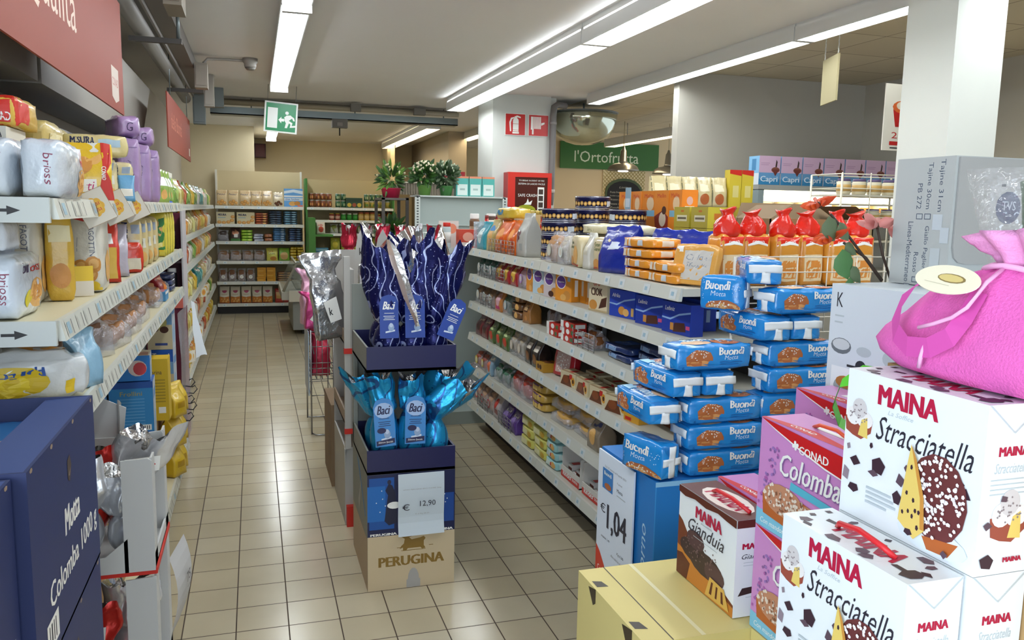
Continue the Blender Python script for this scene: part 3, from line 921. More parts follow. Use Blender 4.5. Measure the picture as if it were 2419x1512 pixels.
# ================================================================== PRODUCT BUILDERS
def carton_mb(w, d, h, body, F=(), R_=(), L=(), T_=(), B=(), soft=None, n=1):
    b = MB()
    x0, x1, y0, y1 = -w / 2, w / 2, -d / 2, d / 2
    b.box(x0, x1, y0, y1, 0, h, body, 8 if soft else n)
    for k, items in (('F', F), ('R', R_), ('L', L), ('T', T_), ('B', B)):
        if items:
            b.face(k, x0, x1, y0, y1, 0, h, list(items), 0.0007 if not soft else 0.0012, 6 if soft else 1)
    if soft:
        b.warp(soft)
    return b
def carton(name, cat, desc, w, d, h, body, F=(), R_=(), L=(), T_=(), B=()):
    return Kind(name, cat, desc, carton_mb(w, d, h, body, F, R_, L, T_, B), w, d, h)
def soft(name, cat, desc, w, d, h, body, F=(), R_=(), L=(), T_=(), B=(), bulge=.14, rnd=.5, cr=.004, seed=0):
    return Kind(name, cat, desc, carton_mb(w, d, h, body, F, R_, L, T_, B, pillow(w, d, h, bulge, rnd, cr, 30, seed)), w, d, h)
def bag(name, cat, desc, w, d, h, body, F=(), R_=(), L=(), B=(), neck=0, flare=0, cr=.005, seed=0, bulge=.15):
    return Kind(name, cat, desc, carton_mb(w, d, h, body, F, R_, L, (), B, bagwarp(w, d, h, neck, flare, cr, 24, seed, bulge)), w, d, h)
def rndpoly(cx, cy, rx, ry, n, m, seed):
    rr = random.Random(seed)
    a0 = rr.uniform(0, 6)
    return ('p', [(cx + rx * rr.uniform(.7, 1) * math.cos(a0 + 2 * math.pi * i / n), cy + ry * rr.uniform(.7, 1) * math.sin(a0 + 2 * math.pi * i / n)) for i in range(n)], m)
def sprinkles(cx, cy, rx, ry, n, m, s, asp, seed=1):
    rr = random.Random(seed)
    o = []
    for i in range(n):
        a, q = rr.uniform(0, 6.283), math.sqrt(rr.random())
        o.append(rndpoly(cx + rx * q * math.cos(a), cy + ry * q * math.sin(a), s, s * asp, 5, m, i))
    return o
def cookies(pts, r, asp, m, m2=None):
    o = []
    for x, y in pts:
        o.append(('e', x, y, r, r * asp, m))
        if m2:
            o.append(('e', x + r * .1, y + r * asp * .12, r * .62, r * asp * .6, m2))
    return o
P = lambda h: M(h, .45)
biscuit, biscuit2, choc, cream, gold = P('#c98a3c'), P('#e0ad62'), P('#4a2415'), P('#efe3c4'), P('#d9a62e')
navy, royal, sky, teal = P('#16204f'), P('#1f57b0'), P('#4aa3dd'), P('#27a3a8')
lilac, purple, pink, magenta = P('#b79bc8'), P('#5b2f7f'), P('#e58fb5'), P('#c22a74')
yellow, orangeP, redP, greenP, lime = P('#e3bf2a'), P('#e07b1f'), P('#cc2a1e'), P('#3d8a36'), P('#9bc43a')
wp = P('#f2f1ec')
greyP = P('#9b9b9b')
brown = P('#7a4a26')

def fillers(desc_prefix=''):
    """generic label layouts"""
def lay(title, tm, band=None, pic=None, pic2=None, bottom=None, seed=1, sub=None, tb=(.68, .82)):
    o = []
    if bottom:
        o.append(('r', .0, .0, 1, .34, bottom))
    if band:
        o.append(('r', .0, .62, 1, .88, band))
    if pic:
        rr = random.Random(seed)
        o += cookies([(.26 + rr.uniform(-.03, .03), .22), (.55, .3 + rr.uniform(-.03, .03)), (.78, .2), (.42, .13)], .17, 1.0 * .55, pic, pic2)
    if title:
        o.append(('t', title, .12, tb[0], .88, tb[1], tm))
    if sub:
        o.append(('r', .2, .5, .8, .54, sub)); o.append(('r', .28, .44, .72, .47, sub))
    return o

# clear bag with food inside
clear = film('clear_film', '#ffffff', .2)
clear2 = film('crumpled_clear_film', '#f4f6ff', .32, .08)
def clearbag(name, cat, desc, w, d, h, food, label=None, seed=0, lumps=3, tie=None):
    c = MB()
    rr = random.Random(seed)
    for i in range(lumps):
        q = MB(); ww = w * .86 / (1 if lumps < 3 else 1.0)
        hh = h * .8 / lumps
        q.box(-ww / 2, ww / 2, -d * .4, d * .4, 0, hh, food, 6)
        q.warp(pillow(ww, d * .8, hh, .2, .9, .006, 40, seed + i))
        q.xform(T((rr.uniform(-.005, .005), rr.uniform(-.004, .004), .004 + i * hh), rr.uniform(-.1, .1)))
        c.add(q.v, q.f, food, True)
    f = MB(); f.box(-w / 2, w / 2, -d / 2, d / 2, 0, h, clear2, 8); f.warp(bagwarp(w, d, h, .2, .02, .009, 30, seed, .08))
    parts = [('contents', c), ('film', f)]
    if label:
        l = MB(); l.art((-w * .22, -d * .56, h * .22), (1, 0, 0), (0, 0, 1), w * .44, w * .44, [('e', .5, .5, .5, .5, label), ('e', .5, .5, .32, .32, P('#d8d2c4'))], .002)
        l.box(-w * .1, w * .1, -d * .56, -d * .555, h * .3, h * .36, label)
        parts.append(('label', l))
    return Kind(name, cat, desc, parts, w, d, h)

def tin_kind(name, desc, r, h, body, rim, band, spots):
    b = MB()
    b.lathe([(r * .98, 0), (r, .004), (r, h * .62), (r * 1.02, h * .64), (r * 1.02, h * .94), (r * .99, h)], body, 28)
    b.lathe([(r * 1.005, .0), (r * 1.012, .003), (r * 1.005, .006)], rim, 28)
    b.lathe([(r * 1.022, h * .9), (r * 1.03, h * .93), (r * 1.022, h * .96)], rim, 28)
    b.lathe([(r * 1.003, h * .16), (r * 1.003, h * .19)], rim, 28)
    for i in range(26):
        a = 2 * math.pi * i / 26
        n, u = V((math.cos(a), math.sin(a), 0)), V((-math.sin(a), math.cos(a), 0))
        c = V((n.x * r * 1.005, n.y * r * 1.005, h * (.4 + .05 * (i % 2))))
        if i in (5, 6, 18, 19):
            b.art(c - u * r * .12 - V((0, 0, h * .22)), u, (0, 0, 1), r * .24, h * .44, [('r', 0, 0, 1, 1, band)], .001)
        else:
            b.art(c - u * r * .11 - V((0, 0, r * .11)), u, (0, 0, 1), r * .22, r * .22, [('e', .5, .5, .5, .55, spots), ('e', .5, .5, .28, .3, P('#e8c27a'))], .001)
    return Kind(name, 'tin', desc, b, 2 * r, 2 * r, h)

def jar_kind(name, cat, desc, r, h, body, lid, label=None):
    a = MB(); a.lathe([(r * .9, 0), (r, .006), (r, h * .78), (r * .85, h * .84)], body, 14)
    if label:
        a.lathe([(r * 1.01, h * .2), (r * 1.01, h * .62)], label, 14)
    c = MB(); c.lathe([(r * .88, h * .84), (r * .9, h * .86), (r * .9, h * .98), (r * .86, h)], lid, 14)
    return Kind(name, cat, desc, [('body', a), ('lid', c)], 2 * r, 2 * r, h)
def can_kind(desc, r, h, body, label, spot):
    b = MB(); b.lathe([(r * .96, 0), (r, .004), (r, h - .004), (r * .96, h)], M('#a8a8a4', .3, .7), 16)
    b.lathe([(r * 1.01, h * .08), (r * 1.01, h * .92)], label, 16)
    for a in (-1.9, -1.25, 1.57, 3.0):
        n, u = V((math.cos(a), math.sin(a), 0)), V((-math.sin(a), math.cos(a), 0))
        b.art(V((n.x * r * 1.01, n.y * r * 1.01, h * .2)) - u * r * .3, u, (0, 0, 1), r * .6, h * .5, [('e', .5, .5, .45, .45, spot)], .0015)
    return Kind('food_can', 'can', desc, b, 2 * r, 2 * r, h)
# ================================================================== PROMOTION PILE (right foreground)
cardW = M('#e9edf0', .38, coat=.15)
mred = P('#b5173f')
ch1, ch2, ch3 = P('#3a2430'), P('#5b4652'), P('#8d7d88')
scriptk = P('#2d2a35')
sugar, cakebrown, cakey, crust = P('#e9e4e2'), P('#6a3434'), P('#e3c66a'), P('#b9622c')
lgrey = P('#b9c3c8')
def cake_small(x, y, s, a=1.0):
    X = lambda t: x + t * s
    Y = lambda t: y + t * s * a
    return [('p', [(X(.05), Y(.1)), (X(.3), Y(.0)), (X(.62), Y(-.05)), (X(.95), Y(.2)), (X(1), Y(.55)), (X(0), Y(.5))], P('#9a4a3a')),
            ('e', X(.3), Y(.55), .26 * s, .26 * s * a, sugar), ('e', X(.7), Y(.52), .3 * s, .24 * s * a, sugar), ('e', X(.5), Y(.8), .26 * s, .28 * s * a, P('#cfc8c8')),
            ('p', [(X(.5), Y(.05)), (X(.85), Y(.02)), (X(.8), Y(.6)), (X(.6), Y(.5))], cakey)] + sprinkles(X(.45), Y(.65), .4 * s, .28 * s * a, 26, P('#8d7f82'), .03 * s, a, 4)
mW, mD, mH = .262, .093, .234
front = [('t', '**MAINA', .255, .815, .7, .945, mred), ('t', 'La Soffice', .34, .765, .53, .795, lgrey, .3), ('t', 'Stracciatella', .26, .585, .94, .745, scriptk, .35)]
front += cake_small(.0, .555, .23, 1.05)
for i, (cx, cy, rx, ry, m) in enumerate([(.11, .385, .05, .05, ch1), (.3, .415, .075, .07, ch1), (.04, .28, .035, .06, ch3), (.115, .2, .055, .04, ch1), (.475, .375, .045, .055, ch2), (.83, .5, .09, .07, ch1), (.9, .45, .06, .05, ch1), (.235, .53, .016, .025, ch1), (.05, .47, .02, .03, ch3), (.46, .255, .04, .06, ch1), (.27, .35, .05, .03, ch2), (.52, .47, .03, .03, ch2)]):
    front.append(rndpoly(cx, cy, rx, ry, 4 + i % 2, m, i + 3))
front += [('r', .22, .235 - i * .032, .22 + (.2, .22, .24, .17)[i], .25 - i * .032, lgrey) for i in range(4)]
front += [('e', .72, .1, .24, .09, P('#dfe8ee')), ('e', .735, .36, .2, .27, cakebrown), ('p', [(.66, .1), (.9, .14), (.84, .04), (.7, .03)], crust)]
front += sprinkles(.735, .36, .185, .25, 150, P('#f2e9ea'), .014, 1.1, 9)
front += [('p', [(.555, .64), (.6, .56), (.67, .34), (.69, .14), (.62, .06), (.5, .14), (.52, .36)], cakey), ('p', [(.555, .64), (.6, .56), (.67, .34), (.69, .14), (.66, .14), (.645, .33), (.585, .54)], P('#c98d3f'))]
front += [rndpoly(x, y, .012, .02, 5, ch1, i) for i, (x, y) in enumerate([(.57, .5), (.55, .33), (.6, .3), (.53, .2), (.6, .2), (.64, .14), (.62, .24), (.57, .22), (.645, .24)])]
front += [rndpoly(.58, .09, .035, .03, 5, ch1, 77), rndpoly(.83, .06, .03, .03, 4, ch2, 78)]
side = [('t', '**MAINA', .25, .7, .8, .755, mred), ('t', 'Stracciatella', .2, .6, .82, .66, lgrey, .35)] + [('r', .15, .56 - i * .028, .85, .567 - i * .028, lgrey) for i in range(4)]
side += cake_small(.2, .2, .7, .4) + [rndpoly(.2, .08, .17, .06, 5, ch1, 3), rndpoly(.15, .3, .1, .03, 4, ch2, 4), rndpoly(.42, .45, .08, .025, 4, ch2, 5), ('t', '**MAINA', .5, .07, .85, .1, mred), ('p', [(.0, 1), (.5, .83), (1, 1), (.97, 1), (.5, .838), (.03, 1)], lgrey)]
top = [('t', '**MAINA', .3, .3, .78, .72, mred)] + [rndpoly(x, y, .03 + .02 * (i % 3), .08 + .05 * (i % 2), 4 + i % 2, (ch1, ch2)[i % 2], i + 20) for i, (x, y) in enumerate([(.06, .8), (.12, .2), (.2, .55), (.25, .86), (.18, .1), (.4, .1), (.52, .88), (.66, .12), (.83, .3), (.88, .75), (.94, .5), (.8, .88), (.07, .45), (.6, .2)])] + [rndpoly(.92, .3, .07, .22, 6, ch1, 90)]
mainaK = [('box', carton_mb(mW, mD, mH, cardW, front, side, (), top))]
hb = MB(); hb.tube([(-.06, 0, mH), (-.045, -.01, mH + .012), (0, -.014, mH + .02), (.045, -.01, mH + .012), (.06, 0, mH)], .0045, P('#d2222a'), 8)
maina_handle = Kind('cake_box', 'box', '', mainaK + [('handle', hb)], mW, mD, mH)
maina_plain = Kind('cake_box', 'box', '', MB() if False else mainaK[0][1], mW, mD, mH)
G = 'white cake boxes with red lettering'
maina_handle.put((.848, .933, .951), R(-90), 'white chocolate chip cake box with red handle, lower front, at the bottom edge', G)
maina_plain.put((.948, .925, .951), R(-90), 'white cake box supporting the topmost white one, only its side showing', G)
maina_plain.put((.948, .925, 1.186), R(-90), 'white chocolate chip cake box standing highest, under the pink bag', G)
kraft = M('#b08d5e', .8, var=.05, bscale=8)
b = MB(); b.box(.8, 1.0, .78, 1.07, 0, .95, kraft)
tag(obj('support_carton', b), 'brown carton carrying the white cake boxes in the right foreground', 'carton')
b = MB(); b.box(.998, 1.3, .66, 1.08, 0, 1.42, kraft)
tag(obj('support_carton', b), 'tall brown carton behind the white cake boxes under the pink bag', 'carton')

# Gianduia box
br1, br2, br3 = P('#5b2519'), P('#3d2a28'), P('#8a5a48')
gf = [('p', [(0, 0), (1, 0), (1, .13), (.75, .22), (.45, .35), (.2, .5), (.08, .62), (0, .66)], P('#74391f')), ('p', [(0, 0), (1, 0), (1, .1), (.7, .16), (.4, .24), (0, .33)], P('#c47a2c')),
      ('p', [(0, .0), (.2, 0), (.25, .2), (.1, .26), (0, .24)], br1), ('e', .3, .37, .25, .12, br2), ('e', .52, .31, .3, .13, br2), ('e', .33, .5, .16, .1, P('#55393a')), ('e', .68, .28, .17, .11, P('#55393a'))]
gf += sprinkles(.42, .42, .3, .14, 60, P('#7a5f5c'), .012, 1, 3)
gf += [('p', [(.55, .02), (.62, .24), (.86, .22), (.95, .03)], P('#d9ac52')), ('p', [(.62, .06), (.65, .2), (.68, .2), (.66, .06)], br1), ('p', [(.72, .06), (.73, .19), (.76, .19), (.75, .06)], br1), ('p', [(.82, .06), (.81, .18), (.84, .18), (.86, .06)], br1),
       ('p', [(0, 1), (1, 1), (1, .92), (.85, .93), (.7, .95), (.5, .92), (.3, .94), (.12, .91), (0, .93)], br1), ('t', '**MAINA', .32, .755, .78, .88, mred), ('t', 'Gianduia', .2, .58, .82, .72, scriptk, .35), ('r', .3, .54, .72, .546, lgrey), ('r', .42, .72, .62, .73, lgrey)]
gs = [('p', [(0, 1), (1, 1), (1, .92), (0, .92)], br1), ('t', '**MAINA', .15, .7, .85, .76, mred), ('t', 'Gianduia', .15, .6, .85, .65, scriptk, .35), ('r', .2, .56, .8, .565, lgrey), ('r', .2, .53, .8, .535, lgrey), ('p', [(.1, .22), (.8, .26), (.85, .32), (.2, .3)], br2), ('r', .3, .2, .8, .205, lgrey)]
gt = [('r', 0, 0, 1, 1, br1), ('e', .52, .5, .36, .42, P('#e6d9cf')), ('t', '**MAINA', .25, .28, .8, .72, mred)]
hb = MB(); hb.tube([(-.06, 0, mH), (-.03, -.008, mH + .014), (.04, -.01, mH + .018), (.1, -.0, mH + .004)], .005, P('#d2222a'), 8)
Kind('cake_box', 'box', '', [('box', carton_mb(mW, .105, mH, cardW, gf, gs, (), gt)), ('handle', hb)]).put((1.083, 1.66, .737), R(-90), 'white and brown chocolate hazelnut cake box standing on the yellow carton', None)

# pink supermarket colomba boxes
pk, pkd, pkl = M('#cf8cc9', .32, coat=.2), P('#8a5f9b'), P('#e3a9d8')
cr = P('#c8141c')
cW, cD, cH = .268, .11, .242
cf = [('p', [(0, 0), (1, 0), (1, .1), (0, .16)], P('#7fc3dd')), ('t', 'Con mandorle italiane', .06, .04, .6, .09, wp, .2)]
rr = random.Random(5)
for i in range(46):
    t_ = rr.random()
    cf.append(rndpoly(.07 + .14 * t_ + rr.uniform(-.05, .05), .25 + .5 * t_ + rr.uniform(-.06, .06), .017, .018, 6, (pkd, P('#b05fa8'), P('#9d74b8'))[i % 3], i))
cf += [('p', [(0, 1), (1, .94), (1, .76), (.8, .79), (.5, .86), (.2, .94)], cr), ('p', [(0, 1), (.2, .94), (.5, .86), (.8, .79), (1, .76), (1, .75), (.8, .775), (.5, .845), (.2, .93)], wp)]
cf += [('t', '*CONAD', .5, .815, .84, .885, wp), ('e', .455, .87, .022, .024, wp), ('e', .43, .86, .014, .016, wp), ('e', .48, .88, .014, .016, wp), ('e', .45, .895, .014, .016, wp), ('e', .46, .845, .014, .016, wp),
       ('t', '*Colomba', .29, .55, .99, .75, pkd, .25), ('t', '*Colomba', .28, .56, .98, .76, wp, .25), ('p', [(.42, .47), (.9, .44), (.92, .5), (.43, .54)], P('#58b7cf')),
       ('p', [(.1, .14), (.95, .08), (.99, .28), (.8, .38), (.3, .44), (.08, .32)], crust), ('e', .35, .33, .26, .14, P('#c58a6a')), ('e', .7, .27, .28, .13, P('#c58a6a'))]
cf += sprinkles(.36, .34, .26, .13, 70, P('#ecdccb'), .017, 1.1, 2) + sprinkles(.7, .27, .26, .12, 60, P('#e2cdb8'), .017, 1.1, 3) + sprinkles(.5, .3, .36, .12, 36, P('#8d5a41'), .014, 1, 6)
cs = [('p', [(0, .94), (1, .9), (1, .76), (0, .76)], cr), ('t', '*CONAD', .1, .79, .9, .85, wp), ('r', .1, .2, .9, .7, pkl), ('r', .2, .3, .8, .6, P('#e9d3e6'))]
ct = [('p', [(0, 0), (1, 0), (1, .12), (.5, .3), (0, .08)], cr), ('r', .4, .45, .75, .6, wp), ('t', '*CONAD', .3, .1, .6, .2, wp)]
hb = MB(); hb.tube([(-.03, 0, cH), (0, -.01, cH + .012), (.05, -.008, cH + .014), (.08, .0, cH)], .004, P('#d9542a'), 8)
colB = carton_mb(cW, cD, cH, pk, cf, cs, (), ct)
colH = Kind('dove_cake_box', 'box', '', [('box', colB), ('handle', hb)], cW, cD, cH)
colP = Kind('dove_cake_box', 'box', '', colB, cW, cD, cH)
G = 'pink dove cake boxes'
colP.put((1.108, 1.36, .737), R(-90), 'pink dove cake box at the bottom, beneath another pink box', G)
colH.put((1.108, 1.36, .98), R(-90), 'pink dove cake box with large red band, between brown and white cake boxes', G)
colP.put((1.2, 1.665, .737), R(-90), 'pink dove cake box just behind the brown cake box, its top showing', G)
colP.put((1.375, 1.6, .737), R(-90), 'pink dove cake box at the back bottom, hidden under the rear pink one', G)
colP.put((1.375, 1.6, .98), R(-90), 'rear pink dove cake box beside the blue bun packs, a green ribbon before it', G)
# yellow cartons
ycard = M('#d8c781', .6, var=.03, bscale=4)
ydark = P('#3a2f1c')
def ycarton(x0, x1, y0, y1, z0, z1, lab, slots=False):
    t = thing('yellow_carton', lab, 'carton', ((x0 + x1) / 2, (y0 + y1) / 2, z0), group='plain yellow cartons')
    w, d, h = (x1 - x0) / 2, (y1 - y0) / 2, z1 - z0
    b = MB(); b.box(-w, w, -d, d, 0, h, ycard)
    if slots:
        it = [('p', [(.18, .97), (.3, 1), (.3, .9), (.26, .87)], ydark), ('p', [(.7, .97), (.84, 1), (.84, .88), (.78, .85)], ydark)]
        b.face('L', -w, w, -d, d, 0, h, it, .0008)
        b.face('T', -w, w, -d, d, 0, h, [('p', [(-.0 + .02, .82), (.075, .8), (.09, .72), (.02, .73)], ydark), ('p', [(.02, .26), (.075, .24), (.09, .15), (.02, .17)], ydark), ('r', .165, 0, .172, 1, ydark), ('r', .34, 0, .365, 1, P('#e6dcae'))], .0008)
    obj('box', b, t)
ycarton(.785, 1.2, 1.484, 1.862, .37, .735, 'plain yellow carton with finger slots, carrying the brown cake box', True)
ycarton(.79, 1.2, 1.486, 1.86, 0, .368, 'yellow carton on the floor beneath the slotted yellow carton')
ycarton(1.05, 1.5, 1.08, 1.482, 0, .735, 'yellow carton under the front pink cake boxes')
ycarton(1.22, 1.62, 1.49, 1.88, 0, .735, 'yellow carton under the rear pink cake boxes')

# ------------------------------------------------------------------ blue bun packs
bl = wrap('#1d8ad6', .25, .3, 30)
bld = P('#0f5fa8')
bun, bun2 = P('#b4683a'), P('#d89a5e')
bW, bD, bH = .275, .115, .085
def bunpic(cx, cy, rx, ry):
    X = lambda pts: [(cx + rx * a, cy + ry * b) for a, b in pts]
    return [('p', X([(-.95, -.8), (.8, -.85), (.98, -.6), (1, .0), (.85, .5), (.4, .8), (-.2, .85), (-.7, .6), (-1, .1)]), bun), ('p', X([(-.95, -.8), (.8, -.85), (.98, -.6), (.96, -.45), (.3, -.3), (-.98, -.4)]), bun2)] + sprinkles(cx - rx * .02, cy + ry * .28, rx * .8, ry * .48, 30, wp, rx * .07, ry / rx * .8, 8)
bf = [('p', [(0, .0), (1, 0), (1, .18), (0, .3)], P('#1b7cc6'))] + bunpic(.28, .5, .175, .36) + [('t', '**Buondì', .53, .58, .88, .88, wp, .1), ('t', 'Motta', .62, .4, .8, .56, P('#cfe3f2'), .1), ('r', .55, .3, .86, .33, bld), ('r', .55, .22, .8, .25, bld), ('t', '6', .05, .06, .085, .2, bld)]
bt = [('e', .72, .35, .2, .3, bun), ('e', .3, .3, .2, .22, P('#d8b08a')), ('t', '**Buondì', .2, .5, .62, .9, P('#d9ecf7'), .1), ('r', .66, .55, .95, .9, P('#9fd2ee'))] + sprinkles(.72, .38, .16, .22, 20, wp, .014, 2, 4)
bend = [('p', [(.0, 0), (.5, .45), (1, 0)], P('#2f95dc')), ('p', [(0, 1), (.5, .55), (1, 1)], P('#1677bf'))]
bbody = carton_mb(bW, bD, bH, bl, bf, bend, bend, bt, bf, pillow(bW, bD, bH, .035, .35, .003, 36, 3))
tape = M('#eef2f4', .5)
def tape_mb(sgn):
    b = MB(); x = sgn * (bW / 2 + .004)
    b.box(min(x, x + sgn * .003), max(x, x + sgn * .003), -.05, .055, .042, .068, tape, 4)
    b.box(min(x, x + sgn * .003), max(x, x + sgn * .003), -.016, .014, .006, .044, tape, 4)
    b.warp(lambda p: p + noise.noise_vector(p * 40) * .004)
    return b
bunK = Kind('bun_pack', 'pack', 'blue bun pack', [('wrapper', bbody), ('tape', tape_mb(1)), ('tape', tape_mb(-1))], bW, bD, bH)
BG = 'blue bun packs on the blue display carton'
lv = lambda k: .812 + (k - 1) * .087
fy = 2.25 + bD / 2
# front column
bunK.put((1.46, fy, lv(1)), R(1), 'blue bun pack lowest in the front column, just above the brown cake box', BG)
bunK.put((1.455, fy - .003, lv(2)), R(-1.5), 'blue bun pack second from the bottom in the front column', BG)
bunK.put((1.45, fy, lv(3)), R(1.5), 'blue bun pack third from the bottom, front column, right of the taped end', BG)
bunK.put((1.238, 2.40, lv(3) + .001), R(88), 'blue bun pack end-on at left, third layer, taped end to the camera', BG)
bunK.put((1.3, 2.39, lv(4) + .002), R(92), 'blue bun pack end-on under the front top pack, left of the pair', BG)
bunK.put((1.425, 2.39, lv(4) + .002), R(89), 'blue bun pack end-on under the front top pack, right of the pair', BG)
bunK.put((1.395, fy - .005, lv(5) + .004), R(2), 'blue bun pack on top of the front column, bun and lettering facing the camera', BG)
bunK.put((1.203, 2.45, lv(4) + .001), R(94), 'blue bun pack sticking out farthest left, below the front top pack', BG) if False else None
# leaning pack at the corner
bunK.put((1.352, 2.41, .815), R(78), 'blue bun pack standing on its side at the carton corner, big lettering to the left', BG, ry=0, rx=R(0)) if False else None
lean = carton_mb(bW, bD, bH, bl, bend, bf, bf, bt, bf, pillow(bW, bD, bH, .08, .45, .003, 36, 6))
bface = [('t', '**Buondì', .12, .6, .72, .86, wp, .1), ('t', 'Motta', .28, .42, .62, .56, P('#cfe3f2'), .1), ('e', .55, .1, .4, .2, bun), ('e', .6, .04, .44, .18, P('#d8a465'))] + sprinkles(.5, .18, .3, .1, 26, wp, .018, 1.5, 3) + sprinkles(.85, .7, .12, .28, 14, P('#d6ecf8'), .012, 1.5, 5) + sprinkles(.07, .6, .06, .3, 10, P('#d6ecf8'), .012, 1.5, 6)
def stand_pack(w, d, h):
    w0 = carton_mb(w, d, h, bl, bface, bend, bend, (), (), pillow(w, d, h, .035, .35, .003, 36, 8))
    tp = MB(); tp.box(w / 2 + .004, w / 2 + .007, -.012, .012, .012, h * .95, tape, 4); tp.box(w / 2 + .004, w / 2 + .007, -.036, .036, h * .42, h * .62, tape, 4)
    tp.warp(lambda p: p + noise.noise_vector(p * 40) * .004)
    return Kind('bun_pack', 'pack', '', [('wrapper', w0), ('tape', tp)], w, d, h)
stand_pack(.2, .085, .118).put((1.225, 2.335, .813), R(-76), 'blue bun pack standing upright at the front left carton corner, large lettering', BG)
stand_pack(.15, .085, .118).put((1.535, 2.43, lv(7) + .002), R(-52), 'blue bun pack standing upright near the top, large lettering, beside the taped pack', BG)
# rear column
ry_ = 2.25 + bD / 2
for k, lab in ((1, 'blue bun pack lowest in the right column, mostly hidden'), (2, 'blue bun pack second from the bottom in the right column'), (3, 'blue bun pack in the right column, just left of the rear pink box'), (4, 'blue bun pack in the right column, touching the rear pink box corner'), (5, 'blue bun pack in the right column beneath the two taped ends')):
    bunK.put((1.745 + (-.018 if k == 3 else 0), ry_ + .01 * (k % 2), lv(k)), R((.8, -1, .6, -.7, .9)[k - 1]), lab, BG)
bunK.put((1.625, 2.39, lv(6)), R(91), 'blue bun pack end-on in the right column, left of two taped ends', BG)
bunK.put((1.75, 2.395, lv(6)), R(88), 'blue bun pack end-on in the right column, right of two taped ends', BG)
bunK.put((1.51, 2.4, lv(6) + .0), R(86), 'blue bun pack bridging to the right column, lettering to the left aisle', BG) if False else None
bunK.put((1.745, ry_, lv(7) + .004), R(3), 'blue bun pack high in the right column, large bun beside the white appliance box', BG)
bunK.put((1.66, 2.43, lv(8) + .008), R(66), 'blue bun pack on the very top of the right column, taped end forward', BG)
bunK.put((1.54, 2.41, lv(5) + .003), R(90), 'blue bun pack end-on between the two columns, below the upright pack', BG) if False else None
t = thing('display_carton', 'blue cardboard display carton holding the bun packs beside the price board', 'carton', (1.2, 2.24, 0))
bcard = M('#1f78c4', .45)
b = MB(); b.box(0, .69, 0, .42, 0, .81, bcard)
b.face('F', 0, .69, 0, .42, 0, .81, [('r', 0, 0, .005, 1, P('#3f97da')), ('r', .0, .98, 1, 1, P('#8cc3ea'))])
b.face('L', 0, .69, 0, .42, 0, .81, [('t', 'Buongiorno', .78, .33, .9, .8, P('#bfe0f5'), .3, 3)])
obj('box', b, t)
# price board
t = thing('price_board', 'white price board reading 1,04 on the blue display carton', 'price sign', (1.192, 2.51, .33))
b = MB(); b.box(-.006, 0, -.145, .145, 0, .475, M('#dfe9f6', .5))
q = P('#2b2b3a')
it = [('p', [(0, 0), (.42, 0), (.3, .1), (.12, .2), (0, .24)], P('#d8402a')), ('t', 'Conad', .06, .04, .3, .09, wp), ('t', 'Dal 27 marzo al 9 aprile 2021', .2, .885, .8, .905, greyP), ('r', .14, .72, .44, .88, P('#3a7fc4')), ('t', '**Buondì', .18, .83, .4, .86, wp), ('e', .3, .75, .1, .025, bun), ('t', '6 pezzi', .56, .82, .7, .84, greyP), ('t', 'Motta', .56, .765, .72, .79, q), ('r', .56, .735, .8, .742, lgrey),
      ('t', '€', .1, .53, .25, .6, q), ('t', '**1,04', .3, .4, .86, .62, q), ('t', 'anziché 1,49', .15, .33, .4, .35, q), ('t', 'Kg 6,30', .62, .29, .8, .315, q), ('t', 'offerta valida fino ad esaurimento', .45, .24, .9, .26, greyP)]
b.face('L', -.006, 0, -.145, .145, 0, .475, it, .0008)
obj('sheet', b, t)

# ------------------------------------------------------------------ appliance box, grey carton
cardG = M('#c3c6c6', .6)
app = M('#d5dde4', .5)
dk = P('#33343c')
af = [('t', 'K', .06, .86, .12, .95, dk), ('r', .05, .8, .14, .81, lgrey), ('r', .05, .76, .13, .77, lgrey), ('e', .13, .62, .1, .05, P('#6f767c')), ('e', .13, .63, .085, .035, P('#c9ced2')), ('e', .35, .61, .07, .03, lgrey), ('e', .6, .6, .08, .05, lgrey), ('e', .33, .52, .05, .035, dk), ('r', .2, .5, .3, .515, dk), ('r', .05, .3, .36, .49, P('#eef2f4')), ('e', .2, .37, .12, .06, P('#9fa9ad')), ('e', .2, .4, .1, .04, P('#b5773c')), ('r', .3, .33, .34, .46, dk), ('p', [(.05, .27), (.36, .25), (.36, .285), (.05, .305)], P('#c0272d')),
      ('r', .05, .05, .36, .22, P('#f4f6f7')), ('e', .2, .14, .1, .05, P('#a33f2c')), ('r', .45, .3, .75, .49, P('#eef2f4')), ('e', .6, .38, .1, .08, dk), ('p', [(.45, .27), (.75, .25), (.75, .285), (.45, .305)], P('#c0272d')), ('r', .8, .8, .97, .96, P('#c0272d')), ('r', .45, .05, .75, .22, P('#f4f6f7'))]
carton('appliance_box', 'box', '', .36, .5, .42, app, af).put((1.71, 1.62, 1.065), R(-87), 'white appliance carton with small product pictures under the grey carton', None)
b = MB(); b.box(1.44, 1.98, 1.43, 1.84, .74, 1.06, kraft); b.box(1.64, 1.98, 1.43, 1.84, 0, .74, kraft)
tag(obj('support_carton', b), 'brown carton below the white appliance carton', 'carton')
tx = P('#5a6475')
gl = [('t', 'Tajine 31cm', .74, .58, .84, .98, tx, 0, 1), ('t', 'Tajine 30cm', .54, .6, .64, .96, tx, 0, 1), ('t', 'PB 272', .4, .6, .48, .8, tx, 0, 1), ('t', 'Giallo Paglierino', .56, .05, .65, .47, tx, 0, 1), ('t', 'Rosso', .42, .1, .5, .26, tx, 0, 1), ('t', 'Linea-Mediterraneo', .28, .02, .37, .5, tx, 0, 1)]
